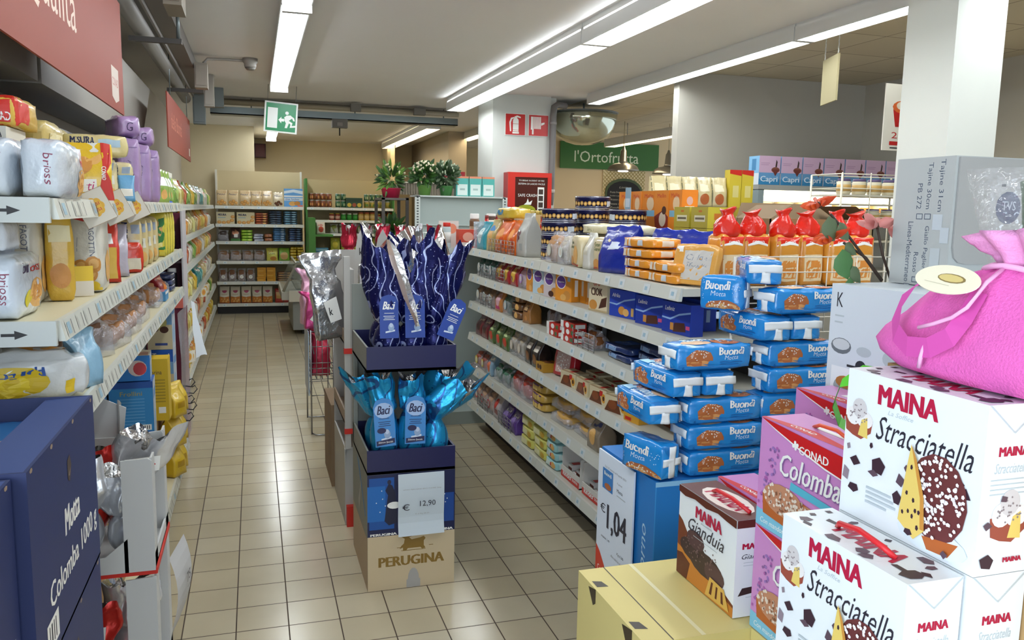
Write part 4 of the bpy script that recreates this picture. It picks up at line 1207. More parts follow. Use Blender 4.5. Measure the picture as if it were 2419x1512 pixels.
for x, y in ((.41, .52), (.55, .52), (.28, -.05 + .01), (.42, .02)):
    gl += [('r', x, y, x + .11, y + .045, tx), ('r', x + .012, y + .006, x + .098, y + .039, M('#b7bdbd', .6))]
gl += [('r', .7, .44, .86, .56, P('#c6cdd2')), ('r', .84, .34, .98, .46, P('#c6cdd2')), ('r', .7, .12, .86, .3, P('#c3c9cb'))]
t = thing('grey_carton', 'grey carton with vertical lettering and a round navy sticker, before the near pillar', 'carton', (1.635, 1.6, 1.487))
b = MB(); b.box(0, .34, 0, .19, 0, .325, M('#b9bcba', .6)); b.face('L', 0, .34, 0, .19, 0, .325, gl, .0006)
obj('box', b, t)
b = MB(); b.prism([(.01 + .04, .06), (.3, .06), (.335, .06), (.335, .322), (.008, .322), (.008, .1), (.014, .076), (.028, .064)], (0, -.006, 0), (1, 0, 0), (0, 0, 1), .005, M('#aaa9a7', .6))
b.art((0, -.0065, 0), (1, 0, 0), (0, 0, 1), .34, .325, [('e', .5, .62, .12, .125, P('#23355f')), ('t', 'TVS', .44, .6, .57, .67, P('#b9c2d2')), ('r', .42, .78, .46, .8, dk)], .0006)
obj('flap', b, t)

# ------------------------------------------------------------------ pink drawstring bag
pinkc = M('#e667b8', .85, var=.1, bump=.3, bscale=260)
pinkl = M('#ee9fd0', .85, var=.08, bump=.25, bscale=260)
t = thing('drawstring_bag', 'pink cloth drawstring bag with a round tag, on the topmost white cake box', 'bag', (1.04, .875, 1.423), (0, 0, R(-90)))
SK = [(0, .18, .075), (.004, .2, .09), (.018, .232, .1), (.036, .242, .1), (.06, .22, .096), (.09, .18, .086), (.112, .158, .078), (.13, .138, .07), (.146, .112, .06), (.156, .08, .05), (.163, .058, .043), (.168, .05, .04)]
def sack_d(z):
    for (z0, a0, b0), (z1, a1, b1) in zip(SK, SK[1:]):
        if z <= z1:
            return b0 + (b1 - b0) * (z - z0) / (z1 - z0)
    return .04
b = MB(); N = 96; vs = []
for z, hw, hd in SK:
    for k in range(N):
        q_ = 2 * math.pi * k / N
        ca, sa = math.cos(q_), math.sin(q_)
        fold = 1 + (.012 + 1.1 * max(0, z - .085)) * (math.sin(11 * q_ + 1) * .6 + math.sin(7 * q_) * .4)
        x, y = hw * math.copysign(abs(ca) ** .85, ca), hd * math.copysign(abs(sa) ** .75, sa)
        p = V((x * (1 + (fold - 1) * .4), y * fold, z))
        if z > .004:
            p += noise.noise_vector(V((p.x * 9, p.y * 9, p.z * 16))) * .011 * (1 - z / .2)
        vs.append(p)
b.add(vs, [(i * N + k, i * N + (k + 1) % N, (i + 1) * N + (k + 1) % N, (i + 1) * N + k) for i in range(len(SK) - 1) for k in range(N)] + [tuple(reversed(range(N)))], pinkc, True)
obj('sack', b, t)
b = MB()
fr = lambda r, z, q: r * (1 + .13 * math.sin(9 * q) + .06 * math.sin(14 * q + 1))
b.lathe([(.047, .166), (.05, .174), (.062, .19), (.08, .21), (.092, .224), (.088, .222), (.07, .2), (.04, .18), (.01, .176)], pinkl, 90, fn=fr)
b.warp(lambda p: V((p.x * 1.05 + .02, p.y * .75, p.z + .12 * (p.x - .02) * (p.z > .19))) + noise.noise_vector(p * 18) * .006)
obj('frill', b, t)
cordm = M('#efb0d8', .8)
b = MB(); b.tube([(.06 * math.cos(a), .046 * math.sin(a), .168 + .004 * math.sin(3 * a)) for a in [i * math.pi / 10 for i in range(21)]], .0045, cordm, 6)
b.tube([(.0, -.046, .168), (.01, -.085, .15), (.005, -.11, .115), (-.02, -.108, .098), (-.05, -.11, .085), (-.075, -.112, .076)], .003, cordm, 6)
b.tube([(-.06, -.113, .052), (-.062, -.116, .035), (-.068, -.112, .018)], .0032, cordm, 6)
obj('cord', b, t)
b = MB()
b2 = [(-.1, -.07, .148), (-.125, -.088, .125), (-.132, -.1, .09), (-.118, -.112, .062), (-.09, -.116, .046), (-.05, -.116, .05), (-.018, -.112, .07), (-.006, -.1, .1), (-.004, -.08, .135)]
for i in range(len(b2) - 1):
    a, c = V(b2[i]), V(b2[i + 1]); w0, w1 = [V((.013 * math.cos(math.pi * k / 8), 0, .013 * math.sin(math.pi * k / 8) + .002)) for k in (i, i + 1)]
    b.quad(a - w0, c - w1, c + w1, a + w0, M('#d24fa6', .85), 2, True)
obj('strap', b, t)
b = MB(); nz_ = V((0, .75, .66)).normalized()
b.prism([(.055 * math.cos(a), .027 * math.sin(a)) for a in [i * math.pi / 16 for i in range(32)]], (-.045, -.098, .15), (1, 0, -.1), nz_, .0015, M('#efe6cc', .6))
b.art(V((-.045, -.098, .15)) - V((.032, 0, -.003)) - nz_ * .012, V((1, 0, -.1)).normalized(), nz_, .064, .024, [('e', .6, .62, .38, .36, P('#8a7440')), ('e', .58, .63, .33, .28, P('#d8c27a')), ('r', .0, .02, .7, .07, P('#cfc6a8'))], .0006)
obj('round_tag', b, t)
# green ribbon
b = MB(); gr = M('#55c425', .4)
pts = [(.988, 1.06, 1.40), (.96, 1.085, 1.402), (.925, 1.1, 1.385), (.917, 1.105, 1.35), (.928, 1.1, 1.318), (.952, 1.09, 1.302)]
for i in range(len(pts) - 1):
    a, c = V(pts[i]), V(pts[i + 1]); w = V((.012, .012, .004)) if i > 1 else V((.004, .012, .012))
    w2 = V((.012, .012, .004)) if i + 1 > 1 else V((.004, .012, .012))
    b.quad(a - w, c - w2, c + w2, a + w, gr, 2, True)
    b.quad(a + w + V((0, .001, 0)), c + w2 + V((0, .001, 0)), c - w2 + V((0, .001, 0)), a - w + V((0, .001, 0)), gr, 1, True)
tag(obj('ribbon', b), 'bright green ribbon looped behind the topmost white cake box', 'ribbon')
# ------------------------------------------------------------------ artificial flowers and bouquet
leafm, leafd, stem = M('#4d7a45', .5), M('#5d6d4d', .55), M('#3b2a1e', .6)
opet, opet2, ppet = M('#e0541c', .5), M('#c9431a', .5), M('#cf8078', .55)
def leaf(b, o, d, L, w, m):
    o, d = V(o), V(d).normalized(); sd = d.cross(V((0, -1, .2))).normalized()
    pts = [(0, 0), (.25, .8), (.5, 1), (.75, .7), (1, 0), (.75, -.7), (.5, -1), (.25, -.8)]
    vs = [o + d * (L * a) + sd * (w * s_) + V((0, -.008 * (1 - abs(s_)), 0)) for a, s_ in pts] + [o + d * (L * .5) + V((0, -.014, 0))]
    b.add(vs, [(i, (i + 1) % 8, 8) for i in range(8)], m, True)
def bloom(b, c, n, r, m, m2, tilt):
    c = V(c)
    for i in range(n):
        a = 2 * math.pi * i / n
        d = V((math.cos(a), math.sin(a) * .5, .25 + tilt * math.cos(a)))
        leaf(b, c, d, r * (.8 + .3 * ((i * 7) % 5) / 5), r * .2, m if i % 2 else m2)
    b.lathe([(.004, -.006), (.012, 0), (.008, .01), (.001, .012)], P('#4a2a18'), 8, tuple(c))
def flower(pts, blooms, leaves, lab, petal):
    t = thing('artificial_flower', lab, 'flower', pts[0])
    o = V(pts[0])
    b = MB(); b.tube([V(p) - o for p in pts], .0035, stem, 6); obj('stem', b, t)
    b = MB()
    for c, n, r, tl in blooms:
        bloom(b, V(c) - o, n, r, petal[0], petal[1], tl)
    obj('petals', b, t)
    for (c, d, L, w, m) in leaves:
        b = MB(); leaf(b, V(c) - o, d, L, w, m); obj('leaf', b, t)
flower([(1.62, 1.8, 1.488), (1.56, 1.8, 1.55), (1.49, 1.8, 1.62), (1.44, 1.8, 1.665)], [((1.40, 1.8, 1.685), 18, .05, .35)],
       [((1.425, 1.795, 1.66), (.35, 0, -1), .07, .028, leafd), ((1.46, 1.795, 1.645), (.5, 0, -.75), .06, .02, leafd), ((1.475, 1.795, 1.575), (.3, 0, -1), .085, .034, leafm), ((1.5, 1.79, 1.5), (.25, 0, -1), .06, .02, leafm), ((1.51, 1.795, 1.53), (.6, 0, -.9), .055, .02, leafd)], 'artificial stem with a fringed orange bloom and green leaves', (opet, opet2))
flower([(1.64, 1.82, 1.488), (1.58, 1.82, 1.55), (1.5, 1.815, 1.59)], [((1.455, 1.81, 1.6), 18, .055, .45)], [((1.5, 1.815, 1.59), (.6, 0, -.5), .05, .018, leafd)], 'artificial orange bloom on a lower stem among the green leaves', (opet, opet2))
flower([(1.66, 1.81, 1.488), (1.625, 1.81, 1.56), (1.6, 1.81, 1.635)], [((1.595, 1.81, 1.635), 6, .055, .2)], [((1.6, 1.81, 1.64), (-1, 0, .5), .06, .016, ppet), ((1.6, 1.81, 1.64), (1, 0, .2), .06, .016, ppet)], 'artificial flower with broad salmon petals on a dark stem, left one', (ppet, M('#d98e86', .55)))
flower([(1.715, 1.825, 1.488), (1.715, 1.825, 1.55), (1.70, 1.825, 1.61)], [((1.70, 1.825, 1.615), 7, .06, -.1)], [((1.7, 1.825, 1.61), (-1, 0, .3), .06, .018, ppet)], 'artificial flower with flat salmon petals close to the grey carton', (ppet, M('#c9736a', .55)))
t = thing('bouquet', 'bouquet in clear cellophane leaning against the grey carton at the right edge', 'bouquet', (1.2, 1.0, 1.425))
b = MB()
for i in range(7):
    b.tube([(.02 * math.cos(i), .015 * math.sin(i), 0), (.05 + .02 * math.cos(i), .05 + .02 * math.sin(i * 2), .16), (.12 + .04 * math.cos(i), .1 + .03 * math.sin(i), .3)], .0035, M('#3f5a35', .6), 6)
obj('stems', b, t)
b = MB()
for i in range(12):
    leaf(b, (.05 + .015 * math.cos(i * 2), .03, .11 + .012 * i), (math.cos(i * 1.7), -.2, .6), .05, .014, leafm)
bloom(b, (.085, .02, .18), 9, .03, M('#e0704a', .5), M('#3f9a4a', .5), .2); bloom(b, (.05, .02, .13), 9, .03, M('#c2552f', .5), M('#3fb14a', .5), .2)
obj('blooms', b, t)
b = MB(); b.lathe([(.02, 0), (.05, .1), (.09, .22), (.12, .32)], film('cellophane', '#ffffff', .16, .08), 20, fn=lambda r, z, q: r * (1 + .08 * math.sin(5 * q)))
b.warp(lambda p: V((p.x + p.z * .35, p.y + p.z * .3, p.z)))
obj('cellophane', b, t)
b = MB(); b.lathe([(.015, .24), (.05, .29), (.06, .34)], M('#e3b3cf', .5), 16); b.warp(lambda p: V((p.x + .06, p.y - .02, p.z)) + noise.noise_vector(p * 25) * .008)
obj('paper', b, t)
# ================================================================== CENTRE AISLE: chocolate egg stand
dnavy = M('#17184a', .4)
cardcream = M('#cbb795', .6)
cardgrey = M('#8b8f88', .6)
goldm = P('#8a6a2a')
t = thing('display_stand', 'cardboard floor stand with blue and cream front in the middle of the aisle', 'display stand', (.4375, 3.385, 0))
W, D = .385, .52
b = MB(); b.box(0, W, 0, D, 0, .525, cardgrey)
lion = [(.36, .345), (.4, .355), (.4, .33), (.44, .33), (.455, .345), (.6, .345), (.62, .33), (.66, .335), (.64, .36), (.64, .4), (.66, .42), (.64, .44), (.6, .43), (.5, .42), (.47, .44), (.62, .475), (.63, .5), (.47, .47), (.44, .5), (.4, .49), (.42, .46), (.38, .45), (.42, .43), (.41, .39), (.38, .37)]
fr = [('r', 0, 0, 1, .47, cardcream), ('r', 0, .47, 1, 1, P('#131a45')), ('r', .02, .53, .3, .97, P('#14509a')), ('r', .0, .6, .2, .9, P('#1c68b4')), ('r', .84, .55, .99, .8, P('#15438c'))]
fr += [('e', x, y, .006, .005, wp) for x, y in [(.1, .76), (.16, .86), (.2, .73), (.17, .79), (.88, .79), (.91, .75), (.89, .72), (.14, .68), (.24, .9)]]
fr += [('p', [(.19, .6), (.23, .82), (.2, .86), (.24, .92), (.28, .9), (.31, .84), (.33, .72), (.34, .58), (.24, .56)], P('#141634')), ('e', .245, .93, .022, .02, P('#23233f')), ('e', .3, .73, .08, .03, wp)]
fr += [('t', '**PERUGINA', .03, .475, .33, .495, wp), ('t', '**PERUGINA', .7, .475, .98, .495, wp), ('t', '**PERUGINA', .12, .2, .88, .285, goldm), ('p', lion, goldm), ('r', .38, .325, .66, .33, goldm), ('r', .33, .355, .37, .36, goldm), ('r', .7, .355, .75, .36, goldm),
       ('e', .52, .07, .065, .1, P('#a9a5a0')), ('r', .44, .0, .6, .07, P('#a9a5a0'))]
b.face('F', 0, W, 0, D, 0, .525, fr, .001)
b.face('L', 0, W, 0, D, 0, .525, [('r', 0, 0, 1, .45, P('#b39b7c')), ('p', [(.3, .98), (.45, .96), (.9, .62), (.86, .6)], P('#2f7fc0')), ('p', [(.45, .5), (.55, .7), (.6, .85), (.52, .75), (.4, .6)], P('#a8aba6'))], .001)
b.face('R', 0, W, 0, D, 0, .525, [('r', 0, .45, 1, 1, dnavy)], .001)
obj('base_box', b, t)
def tray(z, h, d=D, ww=W):
    b = MB()
    b.box(0, ww, 0, d, z, z + .012, dnavy); b.box(0, ww, 0, .01, z, z + h, dnavy)
    b.box(0, .008, 0.01, d, z, z + h, cardgrey); b.box(ww - .008, ww, 0.01, d, z, z + h, dnavy); b.box(0, ww, d - .01, d, z, z + h, dnavy)
    return b
obj('tray', tray(.526, .105), t); obj('tray', tray(.972, .108), t)
for x in (0.0, W - .02):
    b = MB(); b.box(x, x + .02, D - .03, D, .54, .975, cardgrey); obj('rear_post', b, t)
b = MB(); b.box(0, W, D, D + .012, .0, 1.3, cardgrey); obj('back_panel', b, t)

t = thing('price_sheet', 'white paper price sheet reading 12,90 taped to the egg stand', 'price sign', (.67, 3.379, .245))
b = MB(); n = 10
for i in range(n):
    f = lambda q: (.0 - .012 * math.sin(q * 2.2) ** 2 - (.018 * max(0, .25 - q) * 4 if q < .25 else 0))
    z0, z1 = .278 * i / n, .278 * (i + 1) / n
    b.quad((-.102, f(i / n), z0), (.102, f(i / n) + .004, z0), (.102, f((i + 1) / n) + .004, z1), (-.102, f((i + 1) / n), z1), M('#c9d3da', .6), 1, True)
b.art((-.102, -.0165, 0), (1, 0, 0), (0, 0, 1), .204, .278, [('t', 'UOVO PERUGINA BACI CUORE 266g', .1, .74, .92, .765, greyP), ('t', '€', .08, .42, .24, .52, q), ('t', '12,90', .46, .46, .8, .56, q), ('t', '€ al Kg 48,50', .36, .34, .66, .365, greyP)], .001)
obj('sheet', b, t)

# ------------------------------------------------------------------ foil eggs
def crumple(p, amp, fr=16, seed=0):
    a = noise.noise_vector(p * fr + V((seed, seed * 1.7, 0)))
    c = noise.noise_vector(p * fr * 2.6 + V((0, seed, 3)))
    a = V([abs(x) ** .8 * (1 if x > 0 else -1) for x in a])
    return p + a * amp + c * amp * .45
def egg_mb(r, he, fh, fw, fd, m, m_in, seed, lean=(0, 0), gather=.92, amp=.009):
    """egg wrapped in film: egg of radius r and height he, film gathered at gather then fanning up to fh with half width fw"""
    b = MB()
    prof = []
    for i in range(15):
        a = math.pi * (i / 14) * .82
        prof.append((max(.012, r * math.sin(a) ** .85 * (1.0)), he * .5 * (1 - math.cos(a))))
    zt = prof[-1][1]
    steps = 14
    for i in range(1, steps + 1):
        u = i / steps
        prof.append((gather * r + (fw - gather * r) * sm(u * 2.2), zt + (fh - zt) * u))
    N = 72
    rr = random.Random(seed)
    ph = [rr.uniform(0, 6.3) for _ in range(5)]
    def fn(rad, z, q):
        u = max(0, (z - zt * .85) / (fh - zt * .85))
        flat = 1 - (1 - fd / fw) * sm(u * 1.5) * abs(math.sin(q))
        pl = 1 + .035 * min(1, u * 3) * math.sin(7 * q + ph[0]) + .05 * u * math.sin(4 * q + ph[1]) + .02 * math.sin(17 * q + ph[2]) * min(1, u * 4)
        return rad * flat * pl
    vs, fs = [], []
    for k_, (rad, z) in enumerate(prof):
        u = max(0, (z - zt) / (fh - zt))
        for k in range(N):
            a = 2 * math.pi * k / N
            rd = fn(rad, z, a)
            zz = z + (fh - zt) * u * (.1 * math.cos(2 * a + ph[3] * .2) + .07 * math.sin(3 * a + ph[4]) + .04 * math.sin(5 * a + ph[1]))
            vs.append(crumple(V((rd * math.cos(a) + lean[0] * u ** 1.4, rd * math.sin(a) + lean[1] * u ** 1.4, zz)), amp * (.2 + 1.5 * min(1, u * 2)), 11, seed))
    vs = [V((p.x, p.y, max(0, p.z))) for p in vs]
    L = len(prof)
    for i in range(L - 1):
        for k in range(N):
            fs.append((i * N + k, i * N + (k + 1) % N, (i + 1) * N + (k + 1) % N, (i + 1) * N + k))
    b.add(vs, fs, m, True)
    b.add([vs[k] for k in range(N)], [tuple(reversed(range(N)))], m)
    # inside of the fan in the film's silver back
    top = [(L - 1) * N + k for k in range(N)]
    ins = [vs[i] * 1 for i in top] + [V((p.x * .55 + lean[0] * .3, p.y * .55, p.z - .05)) for p in (vs[i] for i in top)]
    b.add(ins, [(k, (k + 1) % N, N + (k + 1) % N, N + k) for k in range(N)], m_in, True)
    return b
def film_print(base, ink_, name, sc=22):
    """metallised film with a printed pattern of fine loops and dots in the ink colour"""
    m = foil(base, .3, .55, .35, 30).copy()
    m.name = name
    nt = m.node_tree
    bs = nt.nodes['Principled BSDF']
    tc = nt.nodes.new('ShaderNodeTexCoord')
    vo = nt.nodes.new('ShaderNodeTexVoronoi'); vo.inputs['Scale'].default_value = sc * 3.2
    lt = nt.nodes.new('ShaderNodeMath'); lt.operation = 'LESS_THAN'; lt.inputs[1].default_value = .15
    wv = nt.nodes.new('ShaderNodeTexWave'); wv.inputs['Scale'].default_value = sc * .32; wv.inputs['Distortion'].default_value = 14; wv.inputs['Detail'].default_value = 1
    l2 = nt.nodes.new('ShaderNodeMath'); l2.operation = 'GREATER_THAN'; l2.inputs[1].default_value = .965
    ad = nt.nodes.new('ShaderNodeMath'); ad.operation = 'MAXIMUM'
    mx = nt.nodes.new('ShaderNodeMix'); mx.data_type = 'RGBA'
    mx.inputs[6].default_value = lin(base); mx.inputs[7].default_value = lin(ink_)
    for a, c in ((tc.outputs['Object'], vo.inputs['Vector']), (tc.outputs['Object'], wv.inputs['Vector']), (vo.outputs['Distance'], lt.inputs[0]), (wv.outputs['Fac'], l2.inputs[0]), (lt.outputs[0], ad.inputs[0]), (l2.outputs[0], ad.inputs[1]), (ad.outputs[0], mx.inputs[0]), (mx.outputs[2], bs.inputs['Base Color'])):
        nt.links.new(a, c)
    return m
darkfoil = film_print('#0a1050', '#a9b4e0', 'printed_navy_film')
lightfoil = film_print('#2aa6de', '#2a5f9e', 'printed_light_blue_film', 12)
silver = foil('#c9c6c4', .16, .95, .6, 24)
def card_tag(b, o, w, h, rotm, base, dark_):
    s0 = len(b.v)
    b.prism([(-w / 2, 0), (w / 2, 0), (w / 2, h * .82), (w * .36, h * .95), (0, h), (-w * .36, h * .95), (-w / 2, h * .82)], (0, 0, 0), (1, 0, 0), (0, 0, 1), .0015, base)
    lettr = P('#1a1c4a') if not dark_ else wp
    band = P('#1a1c4a') if not dark_ else base
    it = [('t', '**Baci', .16, .66, .84, .84, lettr, .35), ('r', .25, .57, .75, .58, lettr), ('r', .2, .5, .8, .512, lettr), ('r', .25, .46, .75, .472, lettr), ('r', .2, .42, .8, .432, lettr),
          ('p', [(.3, .12), (.8, .16), (.8, .2), (.3, .16)], P('#cfd8e4')), ('e', .6, .25, .16, .09, P('#8ea4c4')), ('e', .6, .3, .1, .05, P('#b9c6dc'))]
    if not dark_:
        it = [('e', .5, .74, .46, .16, P('#a3bce0'))] + it + [('e', .34, .33, .22, .06, band), ('p', [(.05, .02), (.95, .06), (.95, .16), (.05, .12)], band), ('t', 'Edizione Speciale', .15, .06, .85, .11, wp, .3)]
    b.art((-w / 2, -.0, 0), (1, 0, 0), (0, 0, 1), w, h, it, .001)
    b.xform(Matrix.Translation(o) @ rotm, s0)
def egg(name, lab, loc, r, he, fh, fw, fd, m, seed, tagp=None, lean=(0, 0), dark_=True, group=None, rz=0, gather=.92, m_in=None):
    t = thing(name, lab, 'chocolate egg', loc, (0, 0, rz), group)
    obj('foil_wrap', egg_mb(r, he, fh, fw, fd, m, m_in or silver, seed, lean, gather), t)
    if tagp:
        b = MB(); card_tag(b, tagp[0], tagp[1], tagp[2], Matrix.Rotation(tagp[3], 4, 'Y') @ Matrix.Rotation(R(-6), 4, 'X'), P('#1c3f94') if dark_ else P('#3f86c8'), dark_)
        obj('card_tag', b, t)
    return t
DG, LG = 'navy foil eggs on the upper tray', 'light blue foil eggs on the lower tray'
egg('chocolate_egg', 'navy foil chocolate egg at the left of the upper tray, a silver fold beside it', (.545, 3.475, .99), .066, .19, .50, .105, .045, darkfoil, 1, ((-.01, -.082, .125), .08, .185, 0), (.0, .02), True, DG)
egg('chocolate_egg', 'navy foil chocolate egg in the middle of the upper tray, upright card tag', (.645, 3.47, .99), .066, .19, .50, .115, .045, darkfoil, 5, ((.0, -.08, .125), .085, .185, 0), (.02, .03), True, DG)
egg('chocolate_egg', 'navy foil chocolate egg at the right of the upper tray with a tilted tag', (.745, 3.475, .99), .06, .18, .52, .09, .045, darkfoil, 9, ((.03, -.08, .12), .08, .18, R(24)), (.09, .02), True, DG)
egg('chocolate_egg', 'navy foil chocolate egg behind the middle one on the upper tray', (.70, 3.64, .99), .066, .19, .54, .09, .035, darkfoil, 13, None, (.0, .03), True, DG)
egg('chocolate_egg', 'navy foil chocolate egg behind the left one on the upper tray', (.55, 3.64, .99), .066, .19, .53, .09, .035, darkfoil, 17, None, (-.01, .03), True, DG)
b = MB()
pts = [(0, 0, 0), (.02, -.02, -.06), (.045, -.03, -.14), (.07, -.035, -.22), (.1, -.035, -.3), (.115, -.035, -.36)]
ws = [.006, .022, .02, .018, .012, .007]
for i in range(5):
    a, c = V(pts[i]), V(pts[i + 1])
    for k in range(2):
        b.quad(a + V((-ws[i] * (1 - k), .012 * k, 0)), a + V((ws[i] * (k) * 1.4, .012 * k - .012 * (1 - k), 0)), c + V((ws[i + 1] * k * 1.4, .012 * k - .012 * (1 - k), 0)), c + V((-ws[i + 1] * (1 - k), .012 * k, 0)), (M('#d9c4bd', .25, .6), silver)[k], 2, True)
b.warp(lambda p: p + noise.noise_vector(p * 30) * .006)
tag(obj('foil_strip', b, None, (.525, 3.36, 1.53)), 'crumpled silver film fold hanging between the left and middle navy eggs', 'film')
egg('chocolate_egg', 'light blue foil egg at the left of the lower tray with a card tag', (.525, 3.475, .545), .062, .26, .4, .06, .05, lightfoil, 21, ((-.005, -.08, .1), .088, .21, R(-3)), (-.03, 0), False, LG)
egg('chocolate_egg', 'light blue foil egg in the middle of the lower tray with a card tag', (.645, 3.47, .545), .062, .26, .4, .058, .05, lightfoil, 25, ((.0, -.08, .105), .09, .21, R(2)), (.0, .0), False, LG)
egg('chocolate_egg', 'light blue foil egg at the right of the lower tray, film flaring outward', (.748, 3.47, .545), .06, .19, .36, .1, .06, lightfoil, 29, None, (.14, -.03), False, LG, gather=.35)
egg('chocolate_egg', 'light blue foil egg behind, its film sticking out left of the stand', (.52, 3.64, .545), .06, .19, .38, .09, .06, lightfoil, 33, None, (-.09, -.05), False, LG)
egg('chocolate_egg', 'light blue foil egg behind, silver inside of its film showing at right', (.75, 3.64, .545), .06, .19, .4, .1, .07, lightfoil, 37, None, (.12, -.05), False, LG)

# ------------------------------------------------------------------ white kinder stand behind, pink eggs, wire stand
wcard = M('#b5b3ae', .55)
t = thing('display_stand', 'white cardboard stand with red trims behind the blue egg stand', 'display stand', (.425, 4.15, 0))
b = MB(); b.box(.0, .03, .0, .03, .42, 1.415, wcard); b.box(.03, .05, 0.0, .3, .5, 1.35, M('#9d9b96', .6)); obj('front_post', b, t)
b = MB(); b.box(.35, .38, .0, .03, .0, 1.4, wcard); obj('rear_post', b, t)
b = MB(); b.box(.0, .38, .03, .6, .0, .42, wcard); b.box(-.004, .0, .0, .03, .3, .42, wcard); obj('base_box', b, t)
b = MB(); b.box(.005, .05, -.006, .03, 0, .11, redP); obj('red_trim', b, t)
for z in (.5, .92):
    b = MB(); b.box(-.003, .055, -.004, .02, z, z + .028, redP); obj('red_trim', b, t)
for z in (.55, .97):
    b = MB(); b.box(0, .38, .03, .6, z, z + .01, M('#a08d78', .6)); b.box(0, .008, .03, .6, z, z + .07, M('#a08d78', .6)); obj('shelf_board', b, t)
b = MB(); b.box(0, .38, .6, .61, 0, 1.42, wcard); obj('back_panel', b, t)
b = MB()
for k, (x0, x1, top_) in enumerate(((.03, .12, .17), (.13, .22, .155))):
    b.prism([(x0, 0), (x1, 0), (x1 - .02, top_ * .7), ((x0 + x1) / 2, top_), (x0 + .02, top_ * .7)], (0, -.004 - .004 * k, 0), (1, 0, 0), (0, 0, 1), .003, wcard)
    b.art((x0, -.004 - .004 * k, 0), (1, 0, 0), (0, 0, 1), x1 - x0, .12, [('t', '**k', .3, .2, .48, .5, black), ('t', '**in', .5, .2, .8, .5, redP)], .001)
obj('header', b, t, (0.02, 0.0, 1.4))
kfoil = foil('#b4b4b6', .2, .8, .6, 22)
kred = foil('#c9262c', .25, .6, .5, 22)
def kegg(lab, loc, m, seed, s=1.0, lean=(0, 0)):
    t = thing('chocolate_egg', lab, 'chocolate egg', loc, (0, 0, seed), 'silver and red foil eggs on the white stand')
    obj('foil_wrap', egg_mb(.06 * s, .17 * s, .36 * s, .07 * s, .03, m, silver, seed, lean), t)
    b = MB(); b.box(-.03 * s, .03 * s, -.075 * s, -.072 * s, .06 * s, .13 * s, wp); b.art((-.03 * s, -.075 * s, .06 * s), (1, 0, 0), (0, 0, 1), .06 * s, .07 * s, [('t', '**kinder', .1, .4, .9, .65, redP)]); b.xform(T((0, 0, 0), -seed))
    obj('card_tag', b, t)
kegg('silver foil egg with white label on the upper shelf of the white stand, at left', (.56, 4.31, .985), kfoil, 2.1, .95, (-.05, 0))
kegg('silver foil egg behind the post on the upper shelf of the white stand', (.57, 4.52, .985), kfoil, 4.4, .95, (-.06, .0))
kegg('red foil egg low on the white stand beside its front post', (.56, 4.32, .565), kred, 7.2, .95, (-.04, 0))
kegg('silver foil egg low on the white stand, farther back', (.57, 4.54, .565), kfoil, 5.2, .95, (-.05, 0))
# silver bag hanging out to the left with a white label, pink egg bags
def fanbag(name, lab, cat, loc, w, h, m, seed, rz=0, art=None, tilt=0, group=None):
    t = thing(name, lab, cat, loc, (0, tilt, rz), group)
    b = MB(); b.box(-w / 2, w / 2, -.04, .04, 0, h, m, 14)
    b.warp(bagwarp(w, .08, h, .2, .5, .02, 16, seed, .3))
    obj('foil_wrap', b, t)
    if art:
        b = MB(); art(b); obj('label', b, t)
    return t
def klabel(b):
    b.prism([(-.02, -.06), (.04, -.05), (.03, .07), (-.04, .05)], (0, -.075, .15), (1, 0, 0), (0, 0, 1), .002, wp)
    b.art((-.03, -.0752, .1), (1, 0, 0), (0, 0, 1), .06, .1, [('t', '**k', .2, .3, .5, .7, black, 0, 0)], .001)
chrome = M('#9a9a9c', .25, .85)
pfoil, pfoil2 = foil('#c2457f', .3, .5, .5, 20), foil('#d9a6bf', .3, .4, .5, 20)
fanbag('egg_bag', 'silver foil egg bag with a white letter label leaning out left of the white stand', 'egg bag', (.385, 4.3, .985), .17, .44, kfoil, 3, R(10), klabel, R(-9), 'foil egg bags')
# row of wrapped eggs on top, farther back
K1 = Kind('small_egg', 'small egg', '', [('foil_wrap', egg_mb(.045, .12, .25, .05, .03, foil('#b5283e', .25, .6, .5, 22), silver, 41))], .1, .1, .25)
K2 = Kind('small_egg', 'small egg', '', [('foil_wrap', egg_mb(.045, .12, .25, .05, .03, kfoil, silver, 44))], .1, .1, .25)
t = thing('display_stand', 'grey topped stand of small foil eggs behind the navy eggs', 'display stand', (.5, 5.0, 0))
b = MB(); b.box(0, .62, 0, .34, 0, 1.3, M('#a9a7a2', .55)); obj('box', b, t)
for i in range(6):
    (K1 if i in (0, 2, 3, 5) else K2).put((.55 + .105 * i, 5.06, 1.302), i * 1.3, '%s small foil egg, %s from the left in the row above the navy eggs' % (('red', 'red', 'silver')[0] if i in (0, 2, 3, 5) else 'silver', ORD[i + 1]), 'small foil eggs behind the navy eggs')
# brown carton at the foot
b = MB(); b.box(.415, .44, 4.62, 5.28, 0, .5, M('#8a7257', .75)); b.box(.44, .8, 4.9, 4.98, 0, .5, M('#8a7257', .75))
b = MB(); b.box(.41, .49, 4.8, 5.28, 0, .5, M('#8a7257', .75)); b.face('L', .41, .49, 4.8, 5.28, 0, .5, [('t', 'FRAGILE', .62, .3, .74, .9, P('#4a3a2c'), 0, 3), ('t', 'dolci', .8, .4, .88, .8, P('#4a3a2c'), 0, 3)])
tag(obj('brown_carton', b), 'flat brown carton standing at the foot of the white stand', 'carton')
